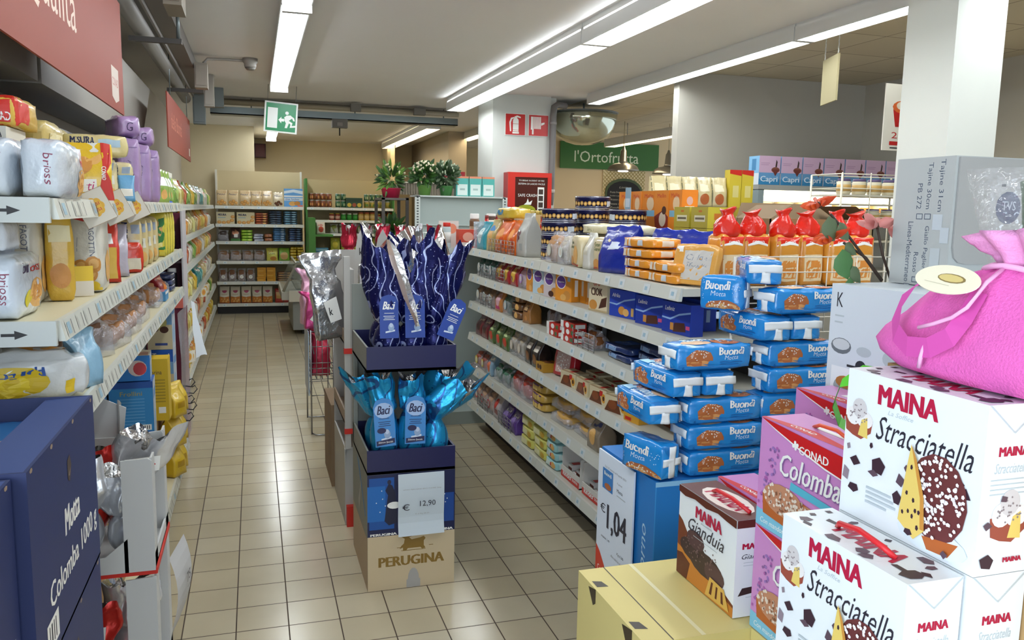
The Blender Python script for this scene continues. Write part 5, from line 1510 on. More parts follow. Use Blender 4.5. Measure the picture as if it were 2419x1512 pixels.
# chrome wire stand far down the aisle
t = thing('wire_stand', 'chrome wire basket stand farther down the aisle', 'wire stand', (.37, 5.95, 0))
b = MB()
for x, y in ((0, 0), (.16, 0), (0, .5), (.16, .5)):
    b.cyl((x, y, .012), (x, y, .78), .006, chrome, 8)
b.tube([(0, 0, .02), (.03, -.02, .01), (.13, -.02, .01), (.16, 0, .02)], .006, chrome, 8); b.tube([(0, .5, .02), (.03, .52, .01), (.13, .52, .01), (.16, .5, .02)], .006, chrome, 8)
b.tube([(0, 0, .7), (.16, .5, .1)], .004, chrome, 6)
obj('leg_frame', b, t)
b = MB()
for z in (.3, .42, .46, .5, .54, .66, .77):
    b.tube([(0, 0, z), (.16, 0, z), (.16, .5, z), (0, .5, z), (0, 0, z)], .0035, chrome, 6)
for k in range(5):
    b.cyl((.04 * k, 0, .42), (.04 * k, 0, .77), .003, chrome, 6); b.cyl((.04 * k, 0, .42), (.04 * k, .5, .42), .003, chrome, 6)
obj('basket', b, t)
EG2 = 'pink and red egg bags in the far wire stand'
fanbag('egg_bag', 'red egg bag in the front of the far wire stand basket', 'egg bag', (.45, 6.08, .43), .13, .33, foil('#b02740', .3, .4, .5, 20), 22, 0, None, 0, EG2)
fanbag('egg_bag', 'dark red egg bag farther back in the far wire stand basket', 'egg bag', (.45, 6.28, .43), .13, .36, foil('#8a1f35', .3, .4, .5, 20), 25, 0, None, 0, EG2)
fanbag('egg_bag', 'magenta egg bag with a white stripe on top of the far wire stand', 'egg bag', (.43, 6.06, .782), .19, .27, pfoil, 8, 0, lambda b: b.prism([(-.06, .02), (-.03, .0), (.04, .11), (.01, .12)], (0, -.066, .05), (1, 0, 0), (0, 0, 1), .002, wp), 0, EG2)
fanbag('egg_bag', 'pale pink egg bag standing behind the magenta one on the far wire stand', 'egg bag', (.41, 6.3, .782), .18, .42, pfoil2, 15, R(10), None, 0, EG2)
b = MB(); b.box(.352, .358, 5.95, 6.4, .3, .77, M('#9fb4cc', .3)); tag(obj('side_sheet', b), 'pale blue sheet along the left side of the far wire stand', 'sheet')
# ================================================================== LEFT FOREGROUND
mb_ = M('#24305f', .5, var=.05, bscale=5)
torn = P('#a08a74')
def motta_carton(x, y0, y1, z0, z1, lab, main):
    t = thing('blue_carton', lab, 'carton', (x, (y0 + y1) / 2, z0), group='blue dove cake cartons')
    L, h, w = (y1 - y0) / 2, z1 - z0, .46
    b = MB(); b.box(-.006, 0, -L, L, 0, h, mb_); b.box(-w, -.006, L - .006, L, 0, h, mb_); b.box(-w, -.006, -L, -L + .006, 0, h, mb_); b.box(-w, -w + .006, -L, L, 0, h, mb_); b.box(-w, 0, -L, L, 0, .006, mb_)
    it = [('t', '**Motta', .42, .46, .66, .6, wp, .1), ('t', '*Colomba 1000 g', .18, .2, .95, .36, wp), ('r', .12, .06, .27, .2, wp), ('r', .145, .08, .155, .18, ink), ('r', .17, .08, .185, .18, ink), ('r', .2, .08, .21, .18, ink), ('r', .225, .08, .235, .18, ink),
          ('p', [(.5, .72), (.53, .7), (.56, .78), (.54, .84), (.5, .82)], P('#4a3c34')), ('p', [(.51, .74), (.53, .73), (.55, .77)], P('#8d7a68'))]
    b.face('R', -.006, 0, -L, L, 0, h, it, .0008)
    b.face('R', -.006, 0, -L, L, 0, h, [rndpoly(x_, .985, .02, .014, 6, torn, i) for i, x_ in enumerate((.05, .3, .62, .95))], .0005)
    obj('box', b, t)
    if main:
        b = MB(); b.quad((-.006, -L, h), (-.006, L, h), (-.1, L, h - .006), (-.1, -L, h - .006), M('#3c4f86', .5)); b.quad((-.006, -L, h - .003), (-.1, -L, h - .009), (-.1, L, h - .009), (-.006, L, h - .003), mb_)
        obj('flap', b, t)
    return t
motta_carton(-.38, 1.525, 2.13, .80, 1.2, 'navy carton with white lettering, open on top, leaning by the left shelf end', True)
motta_carton(-.382, 1.525, 2.13, .4, .795, 'navy carton directly below the open one, at the left shelf end', False)
motta_carton(-.38, 1.525, 2.13, .0, .395, 'navy carton on the floor below two others at the left shelf end', False)
motta_carton(-.40, .9, 1.51, .8, 1.195, 'navy carton nearest the camera at the left edge, with a torn white patch', True)
motta_carton(-.40, .9, 1.51, .0, .795, 'tall navy carton beneath the nearest one at the left edge', False)
b = MB(); b.prism([(-.02, -.05), (.06, -.03), (.1, .02), (.06, .05), (.0, .07), (-.05, .03)], (-.399, 1.3, 1.06), (0, 1, 0), (0, 0, 1), .0005, wp)
tag(obj('torn_label', b), 'torn white paper patch on the nearest navy carton', 'label')
abox = P('#1f4f8f')
almond = P('#c9a98f')
at = [('r', 0, 0, 1, 1, P('#24478a')), ('e', .5, .3, .5, .3, P('#2f6fae')), ('e', .6, .62, .3, .2, P('#8d5a44')), ('e', .62, .66, .28, .17, almond)] + sprinkles(.62, .66, .26, .15, 34, P('#e3cdb8'), .022, 1.5, 4) + [('e', .2, .1, .24, .12, almond), ('p', [(.1, .9), (.4, .8), (.45, .82), (.12, .94)], P('#4a90c4'))]
dove = carton('dove_cake_box', 'box', '', .28, .165, .34, abox, (), (), (), at)
for i, (x, y) in enumerate(((-.58, 1.975), (-.58, 1.68), (-.745, 1.83))):
    dove.put((x if i < 2 else -.752, y, .808), R(90), ('blue cake box with almond picture inside the open navy carton, farther one', 'blue cake box with almond picture inside the open navy carton, nearer one', 'blue cake box at the back inside the open navy carton')[i], 'blue cake boxes in the open navy carton')
for i, y in enumerate((1.35, 1.055)):
    dove.put((-.6, y, .808), R(90), 'blue cake box with almond picture in the nearest navy carton, %s one' % ('farther', 'nearer')[i], 'blue cake boxes in the nearest navy carton')

# kinder cartons beside the left shelves
kc = M('#c4c4c2', .5)
def kinder_tray(z, h, lab):
    t = thing('egg_display_tray', lab, 'display tray', (-.56, 2.42, z), group='white egg trays below the left shelves')
    b = MB(); b.box(0, .27, 0, .36, 0, .01, kc); obj('floor_panel', b, t)
    for (x, y) in ((.19, .0), (.23, .3)):
        b = MB(); b.prism([(0, 0), (.08 if y == 0 else .04, 0), (.08 if y == 0 else .04, h * .98), (.07 if y == 0 else .035, h), (0, h * .99)], (x, y, 0), (1, 0, 0), (0, 0, 1), -.006, kc)
        b.prism([(.0, 0), (.06, 0), (.06, h), (.0, h)], (.27, y, 0), (0, 1, 0), (0, 0, 1), .006, kc)
        obj('corner_post', b, t)
    b = MB(); b.prism([(0, 0), (.2, 0), (.2, .1), (.14, .05), (.05, .04), (0, .06)], (0, 0, 0), (1, 0, 0), (0, 0, 1), -.006, kc); b.prism([(0, 0), (.36, 0), (.36, .04), (0, .05)], (.27, 0, 0), (0, 1, 0), (0, 0, 1), .006, kc)
    b.box(0, .272, -.004, .0, -.012, .004, redP); b.box(.27, .274, -.002, .36, -.012, .004, redP)
    obj('rim', b, t)
kinder_tray(.2, .4, 'lower white cardboard tray of red and white eggs, left of the aisle')
kinder_tray(.62, .33, 'upper white cardboard tray of red and white eggs, left of the aisle')
b = MB(); b.box(-.56, -.29, 2.42, 2.78, 0, .185, kc); tag(obj('tray_base', b), 'white carton base under the two white egg trays', 'carton')
kw, kr = foil('#dcdde0', .25, .45, .5, 22), foil('#c8281f', .3, .35, .5, 22)
def wegg(lab, loc, m, seed, rz, s=1.0, txt=True, lean=(0, 0)):
    t = thing('wrapped_egg', lab, 'chocolate egg', loc, (0, 0, rz), 'red and white wrapped eggs in the white trays')
    obj('foil_wrap', egg_mb(.055 * s, .14 * s, .27 * s, .085 * s, .03, m, silver, seed, lean), t)
    if txt:
        b = MB(); b.prism([(-.05, 0), (.05, .01), (.055, .055), (-.045, .05)], (lean[0] * .6, -.055 * s, .17 * s), (1, 0, 0), (0, 0, 1), .001, wp)
        b.art((-.045 + lean[0] * .6, -.0555 * s, .175 * s), (1, 0, 0), (0, 0, 1), .09, .045, [('t', '**k', .05, .2, .2, .8, black), ('t', '**inder', .22, .2, .95, .8, redP)], .001)
        obj('label', b, t)
wegg('white wrapped egg with lettering sticking out right of the upper white tray', (-.39, 2.68, .645), kw, 51, R(4), 1.15, True, (.07, -.02))
wegg('white wrapped egg at the left of the upper white tray', (-.49, 2.5, .645), kw, 54, R(-20), 1.05, True, (-.02, -.02))
wegg('red and white egg at the back of the upper white tray', (-.5, 2.68, .645), kr, 57, 0, 1.0, False)
wegg('silver and white egg nearest the corner post of the upper white tray', (-.375, 2.51, .645), kw, 58, R(10), .92, False)
wegg('red wrapped egg at the front of the lower white tray', (-.49, 2.52, .215), kr, 61, 0, 1.0, True)
wegg('white wrapped egg behind in the lower white tray', (-.4, 2.68, .215), kw, 63, R(20), 1.0, False)
b = MB(); b.prism([(-.06, 0), (.03, 0), (.05, .16), (-.03, .2), (-.06, .18)], (-.46, 2.84, .84), (1, 0, 0), (0, 0, 1), .004, kc); b.prism([(0, 0), (.05, .0), (.05, .17), (0, .19)], (-.43, 2.83, .84), (0, 1, 0), (0, 0, 1), .004, M('#8f8d8a', .6)); b.box(-.52, -.4, 2.83, 2.9, .62, .905, kc)
tag(obj('open_flap', b), 'raised white carton flap behind the upper egg tray', 'flap')
t = thing('price_sheet', 'curled white price sheet reading 75 hanging beside the egg trays', 'price sign', (-.33, 3.0, .12))
b = MB()
for i in range(8):
    f = lambda q: .05 * math.sin(q * 2.6)
    b.quad((f(i / 8), -.11, .33 * i / 8), (f(i / 8) + .03, .11, .33 * i / 8), (f((i + 1) / 8) + .03, .11, .33 * (i + 1) / 8), (f((i + 1) / 8), -.11, .33 * (i + 1) / 8), M('#c9c8c8', .6), 1, True)
b.art((.05 + .018, -.02, .17), V((.12, 1, 0)).normalized(), (0, 0, 1), .1, .06, [('t', '75', .2, .3, .75, .9, q), ('r', .2, .0, .6, .06, greyP)], .004)
obj('sheet', b, t)

# ------------------------------------------------------------------ blue, yellow boxes stacked on the floor deck below the shelves
ctop = [('r', 0, 0, 1, 1, P('#2357a8')), ('e', .35, .5, .2, .25, P('#b9586b')), ('t', 'integrale', .3, .7, .8, .9, wp, .2)]
cf_ = [('r', 0, 0, 1, .2, P('#1c50a0')), ('r', 0, .9, 1, 1, P('#1c50a0')), ('t', 'Frollini', .25, .78, .75, .85, P('#b5a04a'))] + [('r', .2, .72 - .05 * i, .8, .735 - .05 * i, P('#5f9fd0')) for i in range(9)] + [('r', .6, .22, .94, .31, wp)] + [('r', .63 + .05 * i, .235, .65 + .05 * i, .295, ink) for i in range(6)] + [('t', 'Frollini', .35, .05, .7, .09, wp)]
cr_ = [('r', 0, 0, 1, 1, P('#b9c3cf')), ('e', .5, .3, .4, .2, P('#8fb0d0')), ('r', .1, .7, .9, .85, P('#5b8fc4'))]
cl_ = [('r', 0, 0, 1, 1, P('#8a9a7a')), ('e', .5, .4, .4, .3, P('#c9a83c')), ('r', .1, .75, .9, .9, P('#2a6fb5'))]
cereal = carton('cereal_box', 'box', '', .19, .07 * 2.4, .3, P('#2a82c0'), cf_, cr_, cl_, ctop)
CG = 'blue boxes under the near left shelves'
b = MB(); b.box(-.92, -.54, 3.0, 5.6, .125, .52, kraft); tag(obj('support_carton', b), 'long brown carton base under the blue boxes of the left shelving', 'carton')
for i, (x, y, z, lab) in enumerate([(-.575, 4.2, .525, 'blue cereal box with barcode under the left shelf, right one of the pair'), (-.77, 4.1, .525, 'blue cereal box under the left shelf, left one of the pair'), (-.60, 3.85, .525, 'blue cereal box with yellow side lower in front of the pair')]):
    if i < 2:
        cereal.put((x, y, z), R(3), lab, CG)
flatb = carton('snack_box', 'box', '', .17, .16, .12, P('#1f78c8'), [('e', .68, .5, .24, .32, P('#d9c9c4')), ('e', .74, .48, .17, .26, P('#c9404a'))], cr_, cl_, [('r', 0, 0, 1, 1, P('#d6cbb9')), ('r', .6, .1, .95, .6, P('#b98a7a'))])
flatb.put((-.575, 4.2, .83), R(4), 'blue snack box with a red fruit picture on top of the pair of cereal boxes', CG)
cook = [('r', 0, .75, 1, 1, P('#1f57b0')), ('r', 0, .0, 1, .5, P('#cdbf9c')), ('t', '**Trenti', .15, .8, .85, .93, wp), ('e', .5, .55, .3, .16, P('#b5ad6a')), ('e', .3, .42, .16, .07, choc), ('e', .68, .4, .18, .07, choc), ('r', .3, .08, .8, .13, P('#3d4f8f'))]
tall = carton('biscuit_box', 'box', 'tall blue and cream biscuit box', .135, .12, .29, P('#6f9cc8'), cook, cr_, cl_, [('r', 0, 0, 1, 1, P('#d6cdb0'))])
b = MB(); b.box(-.92, -.46, 5.6, 5.66, .1, .12, kraft)
for i, (x, y) in enumerate(((-.535, 5.15), (-.69, 5.1))):
    for k in range(2):
        tall.put((x, y, .525 + k * .292), R(-3), 'tall blue and cream biscuit box, %s of the %s pair by the purple stand' % (('lower', 'upper')[k], ('right', 'left')[i]), 'tall biscuit boxes beside the purple stand')
small = carton('snack_box', 'box', '', .13, .12, .14, P('#cfc39f'), [('r', .55, .2, .8, .8, P('#5b6f9f'))], [('r', 0, 0, 1, 1, P('#d8cfae'))], (), ())
small.put((-.53, 5.15, 1.11 - .0), R(-3), 'small cream box on top of the tall biscuit boxes', None) if False else None
yb = carton('yellow_box', 'box', 'yellow flour box', .1, .13, .33, P('#d6b01f'), [('t', 'Farina', .1, .75, .7, .82, ink)] + [('r', .15, .3 + .05 * i, .85, .32 + .05 * i, P('#a88a1c')) for i in range(8)] + [('r', .5, .12, .85, .22, wp)], [('r', 0, 0, 1, 1, P('#dcb82a'))])
yb.put((-.50, 4.62, .525), R(0), 'tall yellow box standing right of the blue cereal boxes', None)
ylbag = bag('flour_bag', 'bag', '', .11, .1, .17, wrap('#d8b52a', .4), [('r', .2, .3, .8, .5, P('#b8911c'))], (), ())
for k in range(3):
    for i in range(2):
        ylbag.put((-.475 + .006 * k, 4.88 + .13 * i, .125 + k * .172), R(60), 'yellow flour bag, %s in the %s pile at the shelf foot' % (('lowest', 'middle', 'highest')[k], ('nearer', 'farther')[i]), 'yellow bags at the left shelf foot')
hook = M('#2b2b30', .4, .3)
for i in range(5):
    b = MB(); b.tube([(.0, 0, 0), (.05, 0, -.01), (.075, 0, .02), (.06, 0, .045), (.04, 0, .035)], .004, hook, 6)
    tag(obj('display_hook', b, None, (-.47, 5.45 + .1 * i, .3 + .09 * (i % 3))), 'small dark curled hook by the yellow bags, %s from the near end' % ORD[i + 1], 'hook', 'dark hooks on the hanging strip')
b = MB(); b.quad((-.45, 5.44, .12), (-.44, 5.95, .12), (-.45, 5.95, .98), (-.47, 5.44, .98), film('strip_film', '#dfe6f0', .45, .1), 6, True); b.warp(lambda p: p + noise.noise_vector(p * 12) * .015)
tag(obj('hanging_film', b), 'strip of clear wrapping film hanging down at the shelf end', 'film')
b = MB(); b.quad((-.4, 5.92, .62), (-.34, 5.98, .62), (-.4, 5.98, 1.0), (-.42, 5.92, 1.0), M('#dfe6ee', .6), 4, True); b.warp(lambda p: p + noise.noise_vector(p * 14) * .02)
tag(obj('hanging_paper', b), 'crumpled white paper hanging beside the purple stand', 'paper')
# purple cosmetics stand
t = thing('display_stand', 'dark purple stand of white capped bottles between the two left shelvings', 'display stand', (-.98, 6.02, 0))
pur, purd = M('#6d1836', .5), M('#2a1a24', .6)
b = MB(); b.box(0, .5, .3, .34, 0, 1.6, pur); obj('back_panel', b, t)
b = MB(); b.box(0, .5, .0, .3, 0, .95, pur); b.box(.02, .5, -.01, .0, .95, 1.02, P('#d96a5a')); b.art((.3, -.011, .95), (1, 0, 0), (0, 0, 1), .2, .06, [('r', .1, .2, .6, .8, P('#e9c2b8'))]); obj('base', b, t)
b = MB(); b.box(0, .5, .0, .3, 1.26, 1.275, purd); obj('shelf_board', b, t)
b = MB(); b.box(.5, .51, .0, .34, .95, 1.62, M('#b9b4b8', .5)); obj('side_panel', b, t)
bot = jar_kind('black_bottle', 'bottle', 'black bottle', .032, .2, P('#1d1a20'), P('#d9d9dc'))
for lvl, z in ((0, 1.022), (1, 1.277)):
    for i in range(5):
        bot.put((-.93 + .095 * i, 6.09, z if lvl else .952 + .07), 0, 'black bottle with pale cap, %s from left, %s ledge of purple stand' % (ORD[i + 1], ('lower', 'upper')[lvl]), 'black bottles on the purple stand')
b = MB(); b.box(-.96, -.5, 6.03, 6.3, .952, 1.02, pur); tag(obj('bottle_ledge', b), 'dark red ledge under the lower black bottles', 'ledge')

# ------------------------------------------------------------------ goods on the near left shelves
G0 = 'packs at the near end of the upper left shelf'
brf = [('t', 'brioss', .72, .62, .92, .78, redP, .1), ('e', .78, .3, .2, .26, biscuit2), ('e', .74, .34, .12, .16, biscuit)]
bre = [('t', 'brioss', .62, .25, .82, .75, P('#8a3a55'), .1, 1)]
brio = soft('sponge_pack', 'pack', '', .28, .09, .138, wrap('#d3dbe4', .22, .5, 28), brf, (), bre, (), (), .1, .3, .006, 5)
brio.put((-.48, 2.34, 1.667), R(90), 'white glossy sponge cake pack at the top left shelf end, right one', G0)
brio.put((-.588, 2.34, 1.667), R(90), 'white glossy sponge cake pack at the top left shelf end, left one', G0)
brio.put((-.695, 2.34, 1.667), R(90), 'white glossy sponge cake pack at the top left shelf end, cut by the photo edge', G0)
brio2f = [('t', '**br', .2, .72, .4, .9, P('#4a3a5a'), .1), ('t', '*ioss', .4, .72, .85, .86, redP, .1), ('e', .65, .35, .3, .25, biscuit2), ('e', .6, .38, .2, .16, biscuit), ('e', .3, .3, .12, .14, P('#d9c92a'))]
brio2 = soft('sponge_pack', 'pack', '', .24, .1, .15, wrap('#cfd8e2', .22, .5, 28), brio2f, brio2f, bre, (), (), .08, .3, .005, 9)
brio2.put((-.585, 2.30, 1.378), R(90), 'white sponge cake pack with red lettering at the middle left shelf end', G0)
brio2.put((-.70, 2.30, 1.378), R(90), 'white sponge cake pack behind the red lettered one, middle left shelf end', G0)
wl = soft('white_roll', 'pack', '', .12, .1, .09, wrap('#dfe3e8', .25, .5, 28), (), (), (), (), (), .1, .7, .006, 3)
wl.put((-.62, 2.30, 1.53), R(80), 'small white wrapped pack lying on the red lettered sponge pack', G0)
corn = carton('cereal_box', 'box', '', .2, .07, .19, P('#d8d2c4'), (), (), [('t', 'CORN', .55, .3, .85, .95, ink, 0, 1), ('t', 'flakes', .25, .4, .45, .85, redP, .2, 1)])
corn.put((-.66, 2.62, 1.667), R(90), 'cream box lettered CORN behind the white packs on the top left shelf', None)
redpk = soft('rusk_pack', 'pack', '', .24, .1, .085, wrap('#d9b04a', .3), [('r', 0, 0, .45, 1, redP)], (), [('r', 0, 0, 1, 1, redP), ('t', '*CONAD', .15, .2, .85, .45, wp)], [('r', 0, 0, .4, 1, redP)], (), .08, .3, .004, 4)
redpk.put((-.655, 2.68, 1.859), R(90), 'red and yellow pack lying on the CORN box, top left shelf', None)
ypk = soft('rusk_pack', 'pack', 'yellow wrapped rusk pack', .24, .1, .12, wrap('#cdb773', .3), [('r', .1, .3, .8, .7, P('#e6d8a8'))], (), [('r', .15, .2, .85, .7, P('#b9a25a'))], (), (), .08, .4, .004, 4)
for k in range(2):
    ypk.put((-.655, 2.99 + .03 * k, 1.667 + .125 * k), R(90), 'yellow wrapped rusk pack behind the white packs, %s one' % ('lower', 'upper')[k], 'yellow rusk packs on the top left shelf')
ypk.put((-.68, 3.3, 1.792), R(90), 'yellow rusk pack lying behind the yellow biscuit bag, on another pack', 'yellow rusk packs on the top left shelf')
ypk.put((-.68, 3.3, 1.667), R(90), 'yellow rusk pack behind the yellow biscuit bag, on the shelf itself', 'yellow rusk packs on the top left shelf')
cob = bag('biscuit_bag', 'bag', '', .205, .08, .175, wrap('#e0b92c', .25), [('r', .1, .85, .95, 1, P('#dfe0dc')), ('e', .48, .62, .26, .2, biscuit), ('e', .74, .74, .12, .12, biscuit2), ('r', .05, .14, .78, .36, wp), ('t', 'Cornetti', .1, .17, .75, .33, magenta, .3), ('p', [(.78, 0), (1, 0), (.98, 1), (.84, 1), (.88, .5)], redP), ('t', '*CONAD', .86, .35, .92, .6, wp, 0, 1)], (), [('r', 0, 0, 1, 1, P('#cf9a1c'))], (), 0, 0, .004, 3, .1)
cob.put((-.52, 2.84, 1.667), R(10), 'yellow biscuit bag with croissant picture facing the aisle, top left shelf', None)
mf = [('t', '**MISURA', .2, .5, .42, .95, navy, 0, 1), ('r', .55, .72, .9, .9, P('#9aa7b8')), ('e', .6, .2, .35, .14, biscuit2), ('e', .4, .12, .3, .1, biscuit), ('r', .45, .4, .9, .6, P('#e6e4d8'))]
mis = soft('rusk_pack', 'pack', '', .09, .18, .15, wrap('#d9cc9e', .25), mf, mf, (), (), (), .06, .3, .004, 7)
mis.put((-.525, 3.34, 1.667), R(10), 'cream and navy lettered rusk pack standing right of the croissant bag', 'cream rusk packs on the top left shelf')
mis.put((-.51, 3.64, 1.667), R(10), 'cream and navy lettered rusk pack just before the lilac packs', 'cream rusk packs on the top left shelf')
misf = soft('rusk_pack', 'pack', '', .2, .1, .075, wrap('#d3c48c', .25), [('t', '**MISURA', .1, .55, .5, .9, navy), ('r', .55, .45, .9, .8, P('#a9c4d6'))], (), [('t', '**MISURA', .1, .55, .8, .8, navy)], (), (), .06, .3, .004, 8)
misf.put((-.535, 3.28, 1.822), R(10), 'cream rusk pack lying on the standing rusk packs, top left shelf', None)
blu = bag('cleaner_pack', 'pack', '', .06, .05, .1, wrap('#6aa5cf', .3), [('r', .1, .2, .9, .5, wp)], (), ())
blu.put((-.468, 3.49, 1.667), R(10), 'small light blue sachet in front of the cream rusk packs', None)
lil = soft('rusk_pack', 'pack', 'lilac rusk pack', .1, .24, .27, wrap('#a88bb8', .3, .4, 30), [('t', 'leggere e croccanti', .3, .15, .4, .8, P('#6a4f80'), .2, 1), ('t', 'Fette', .5, .4, .62, .65, P('#5a3f70'), .3, 1), ('r', .1, .85, .9, .87, P('#8a6fa0'))], [('t', 'Fette', .4, .4, .6, .65, P('#5a3f70'), .3, 1)], (), (), (), .06, .35, .006, 6)
for i, y in enumerate((4.02, 4.42, 4.8)):
    lil.put((-.53 + .0 * i, y, 1.667), R(8), 'lilac rusk pack standing on the top left shelf, %s from the near end' % ORD[i + 1], 'lilac rusk packs on the top left shelf')
lilf = soft('rusk_pack', 'pack', '', .1, .26, .09, wrap('#a88bb8', .3, .4, 30), [('t', '*G', .4, .3, .65, .7, P('#4a3560'))], (), (), (), (), .08, .4, .008, 16)
lilf.put((-.55, 4.05, 1.945), R(20), 'lilac rusk pack lying across the nearest standing lilac pack', 'lilac rusk packs on the top left shelf')
lilf.put((-.54, 4.6, 1.945), R(12), 'lilac rusk pack lying across the two farther lilac packs', 'lilac rusk packs on the top left shelf')
lil.put((-.65, 4.2, 1.667), R(8), 'lilac rusk pack in the second line behind the lilac packs', 'lilac rusk packs on the top left shelf')
jel = bag('wafer_bag', 'bag', 'green and white wafer bag', .1, .08, .19, wrap('#8fae4a', .3), [('r', .1, .5, .9, .8, wp), ('e', .5, .25, .3, .15, biscuit2)], (), ())
row(jel, 3, (-.52, 5.1, 1.667), (0, .16, 0), R(60), 'of the top left shelf', 'near')
# middle shelf
fag = [('r', 0, .9, 1, 1, redP), ('p', [(0, .9), (.5, .86), (1, .9), (1, .95), (0, .95)], redP), ('t', '*CONAD', .3, .91, .75, .955, wp), ('t', 'FAGOTTINI', .62, .42, .78, .84, P('#5a5f75'), 0, 1), ('r', .28, .5, .3, .66, greyP), ('r', 0, 0, 1, .05, yellow)] + cookies([(.35, .3), (.6, .22), (.4, .14), (.72, .34)], .24, .42, biscuit, biscuit2) + [('e', .7, .08, .2, .05, yellow)]
fagK = soft('biscuit_box', 'pack', 'white and red biscuit pack', .1, .2, .26, wrap('#d9d4c6', .3), fag, [('r', 0, .9, 1, 1, redP), ('e', .5, .3, .3, .2, biscuit2)], (), [('r', 0, 0, 1, 1, redP)], (), .04, .25, .003, 5)
for i, (x, y, rz) in enumerate(((-.622, 2.6, 5), (-.617, 2.96, 3), (-.512, 2.94, 3), (-.73, 2.62, 4), (-.727, 2.96, 2))):
    fagK.put((x, y, 1.378), R(rz), ('white and red knotted biscuit pack nearest the white sponge packs', 'white and red knotted biscuit pack, left one of the front pair', 'white and red knotted biscuit pack, right one of the front pair', 'white and red biscuit pack in the second line, nearer', 'white and red biscuit pack in the second line, farther')[i], 'white and red biscuit packs on the middle left shelf')
yst = soft('biscuit_pack', 'pack', '', .07, .05, .24, wrap('#d3aa3c', .3), [('r', .1, .7, .9, .9, P('#e8dcb0')), ('e', .5, .3, .4, .15, biscuit)], (), (), (), (), .06, .4, .003, 5)
yst.put((-.535, 2.63, 1.378), R(12), 'slim yellow biscuit pack leaning beside the nearest red topped pack', None)
ycard_ = carton('price_card', 'card', '', .06, .004, .09, yellow, [('r', 0, 0, 1, .5, P('#dcd3c4'))])
ycard_.put((-.50, 2.74, 1.378), R(20), 'small yellow and white card in front of the red topped packs', None)
cr2 = bag('cracker_bag', 'bag', '', .1, .09, .25, wrap('#d33a26', .3), [('r', .1, .05, .9, .5, P('#d9b04a')), ('r', .2, .55, .8, .7, wp)], (), ())
cr2.put((-.52, 3.24, 1.378), R(15), 'red and yellow cracker bag right of the red topped packs', None)
gp_ = bag('cracker_bag', 'bag', '', .1, .09, .2, wrap('#b9b3c0', .3), [('t', 'Integrali', .25, .2, .45, .8, purple, .3, 1)], (), ())
gp_.put((-.525, 3.5, 1.378), R(12), 'grey and purple cracker bag on the middle left shelf', None)
rp_ = soft('cracker_pack', 'pack', '', .08, .07, .12, wrap('#cf3a24', .3), [('r', .2, .1, .9, .5, P('#d8cdb4'))], (), (), (), (), .06, .4, .003, 3)
rp_.put((-.485, 3.68, 1.378), R(15), 'short red pack in front of the cream rusk packs, middle left shelf', None)
mis2 = soft('rusk_pack', 'pack', 'cream rusk pack with navy lettering', .1, .14, .215, wrap('#d3c08c', .25), mf, mf, (), (), (), .06, .3, .004, 17)
for i in range(4):
    mis2.put((-.515, 3.85 + .2 * i, 1.378), R(10), 'cream rusk pack with navy lettering, %s from near end, middle left shelf' % ORD[i + 1], 'cream rusk packs on the middle left shelf')
grn = soft('rusk_pack', 'pack', '', .11, .1, .24, wrap('#dbc94a', .25), [('r', .0, .0, .9, 1, P('#2f7f3a')), ('e', .45, .6, .34, .22, biscuit2), ('r', .1, .1, .8, .14, yellow)], [('r', .3, 0, .7, 1, P('#e8dda8'))], (), (), (), .05, .3, .003, 5)
for i in range(4):
    grn.put((-.51, 4.82 + .14 * i, 1.378), R(8), 'green and yellow rusk pack, %s from the near end on the middle left shelf' % ORD[i + 1], 'green rusk packs on the middle left shelf')
blb = soft('biscuit_pack', 'pack', '', .14, .2, .06, wrap('#1f57b0', .3), (), (), (), (), (), .1, .4, .004, 3)
blb.put((-.53, 5.25, 1.622), R(8), 'blue wrapped pack lying on the green rusk packs', None)
# lower shelf: bread in clear bags
breadm = M('#6e4626', .7, var=.2, bscale=14)
breadl = M('#a8703c', .7, var=.2, bscale=14)
lb = clearbag('bread_bag', 'bag', 'clear bag of brown bread', .22, .16, .17, breadm, None, 3, 1)
lb2 = clearbag('bread_bag', 'bag', 'clear bag of bread rolls', .2, .15, .13, breadl, None, 8, 1)
BGp = 'clear bread bags on the lower left shelf'
for i, (K, x, y, rz, lab) in enumerate([(lb, -.63, 2.72, 20, 'clear bag of brown bread nearest, behind the white yellow pack'), (lb, -.6, 3.05, 60, 'clear bag of brown bread second from the near end, lower left shelf'), (lb2, -.55, 3.3, 80, 'clear bag of dark rolls at the shelf edge'), (lb, -.68, 3.4, 80, 'clear bag of brown bread behind the dark rolls'), (lb2, -.545, 3.62, 85, 'clear bag with a green label at the shelf edge'), (lb, -.66, 3.72, 90, 'tall clear bread bag in the middle of the lower left shelf'), (lb2, -.55, 3.98, 88, 'clear bag of pale rolls in the middle of the lower left shelf'), (lb, -.6, 4.3, 92, 'clear bag of round bread toward the far end'), (lb2, -.55, 4.6, 90, 'clear bag of pink ham rolls near the far end')]):
    K.put((x, y, 1.133), R(rz), lab, BGp)
app_ = soft('bread_pack', 'pack', '', .3, .13, .13, wrap('#d3d6d8', .2, .5, 26), [('e', .4, .45, .34, .34, P('#d8b81a')), ('e', .36, .4, .24, .22, P('#e8cc2a')), ('t', '**pprEtti', .3, .52, .72, .74, P('#1f4f9f'), .1, 2), ('r', .88, .15, .96, .45, yellow)], (), (), [('e', .7, .5, .22, .3, biscuit), ('r', .05, .3, .4, .7, P('#c9ccd0'))], (), .14, .6, .008, 12)
app_.put((-.61, 2.42, 1.133), R(14), 'white bread pack with yellow flower print and blue lettering, lower left shelf end', None)
blp = bag('bread_pack', 'pack', '', .1, .07, .16, wrap('#8fb9d3', .3, .6, 22), (), (), (), (), .1, .3, .012, 4)
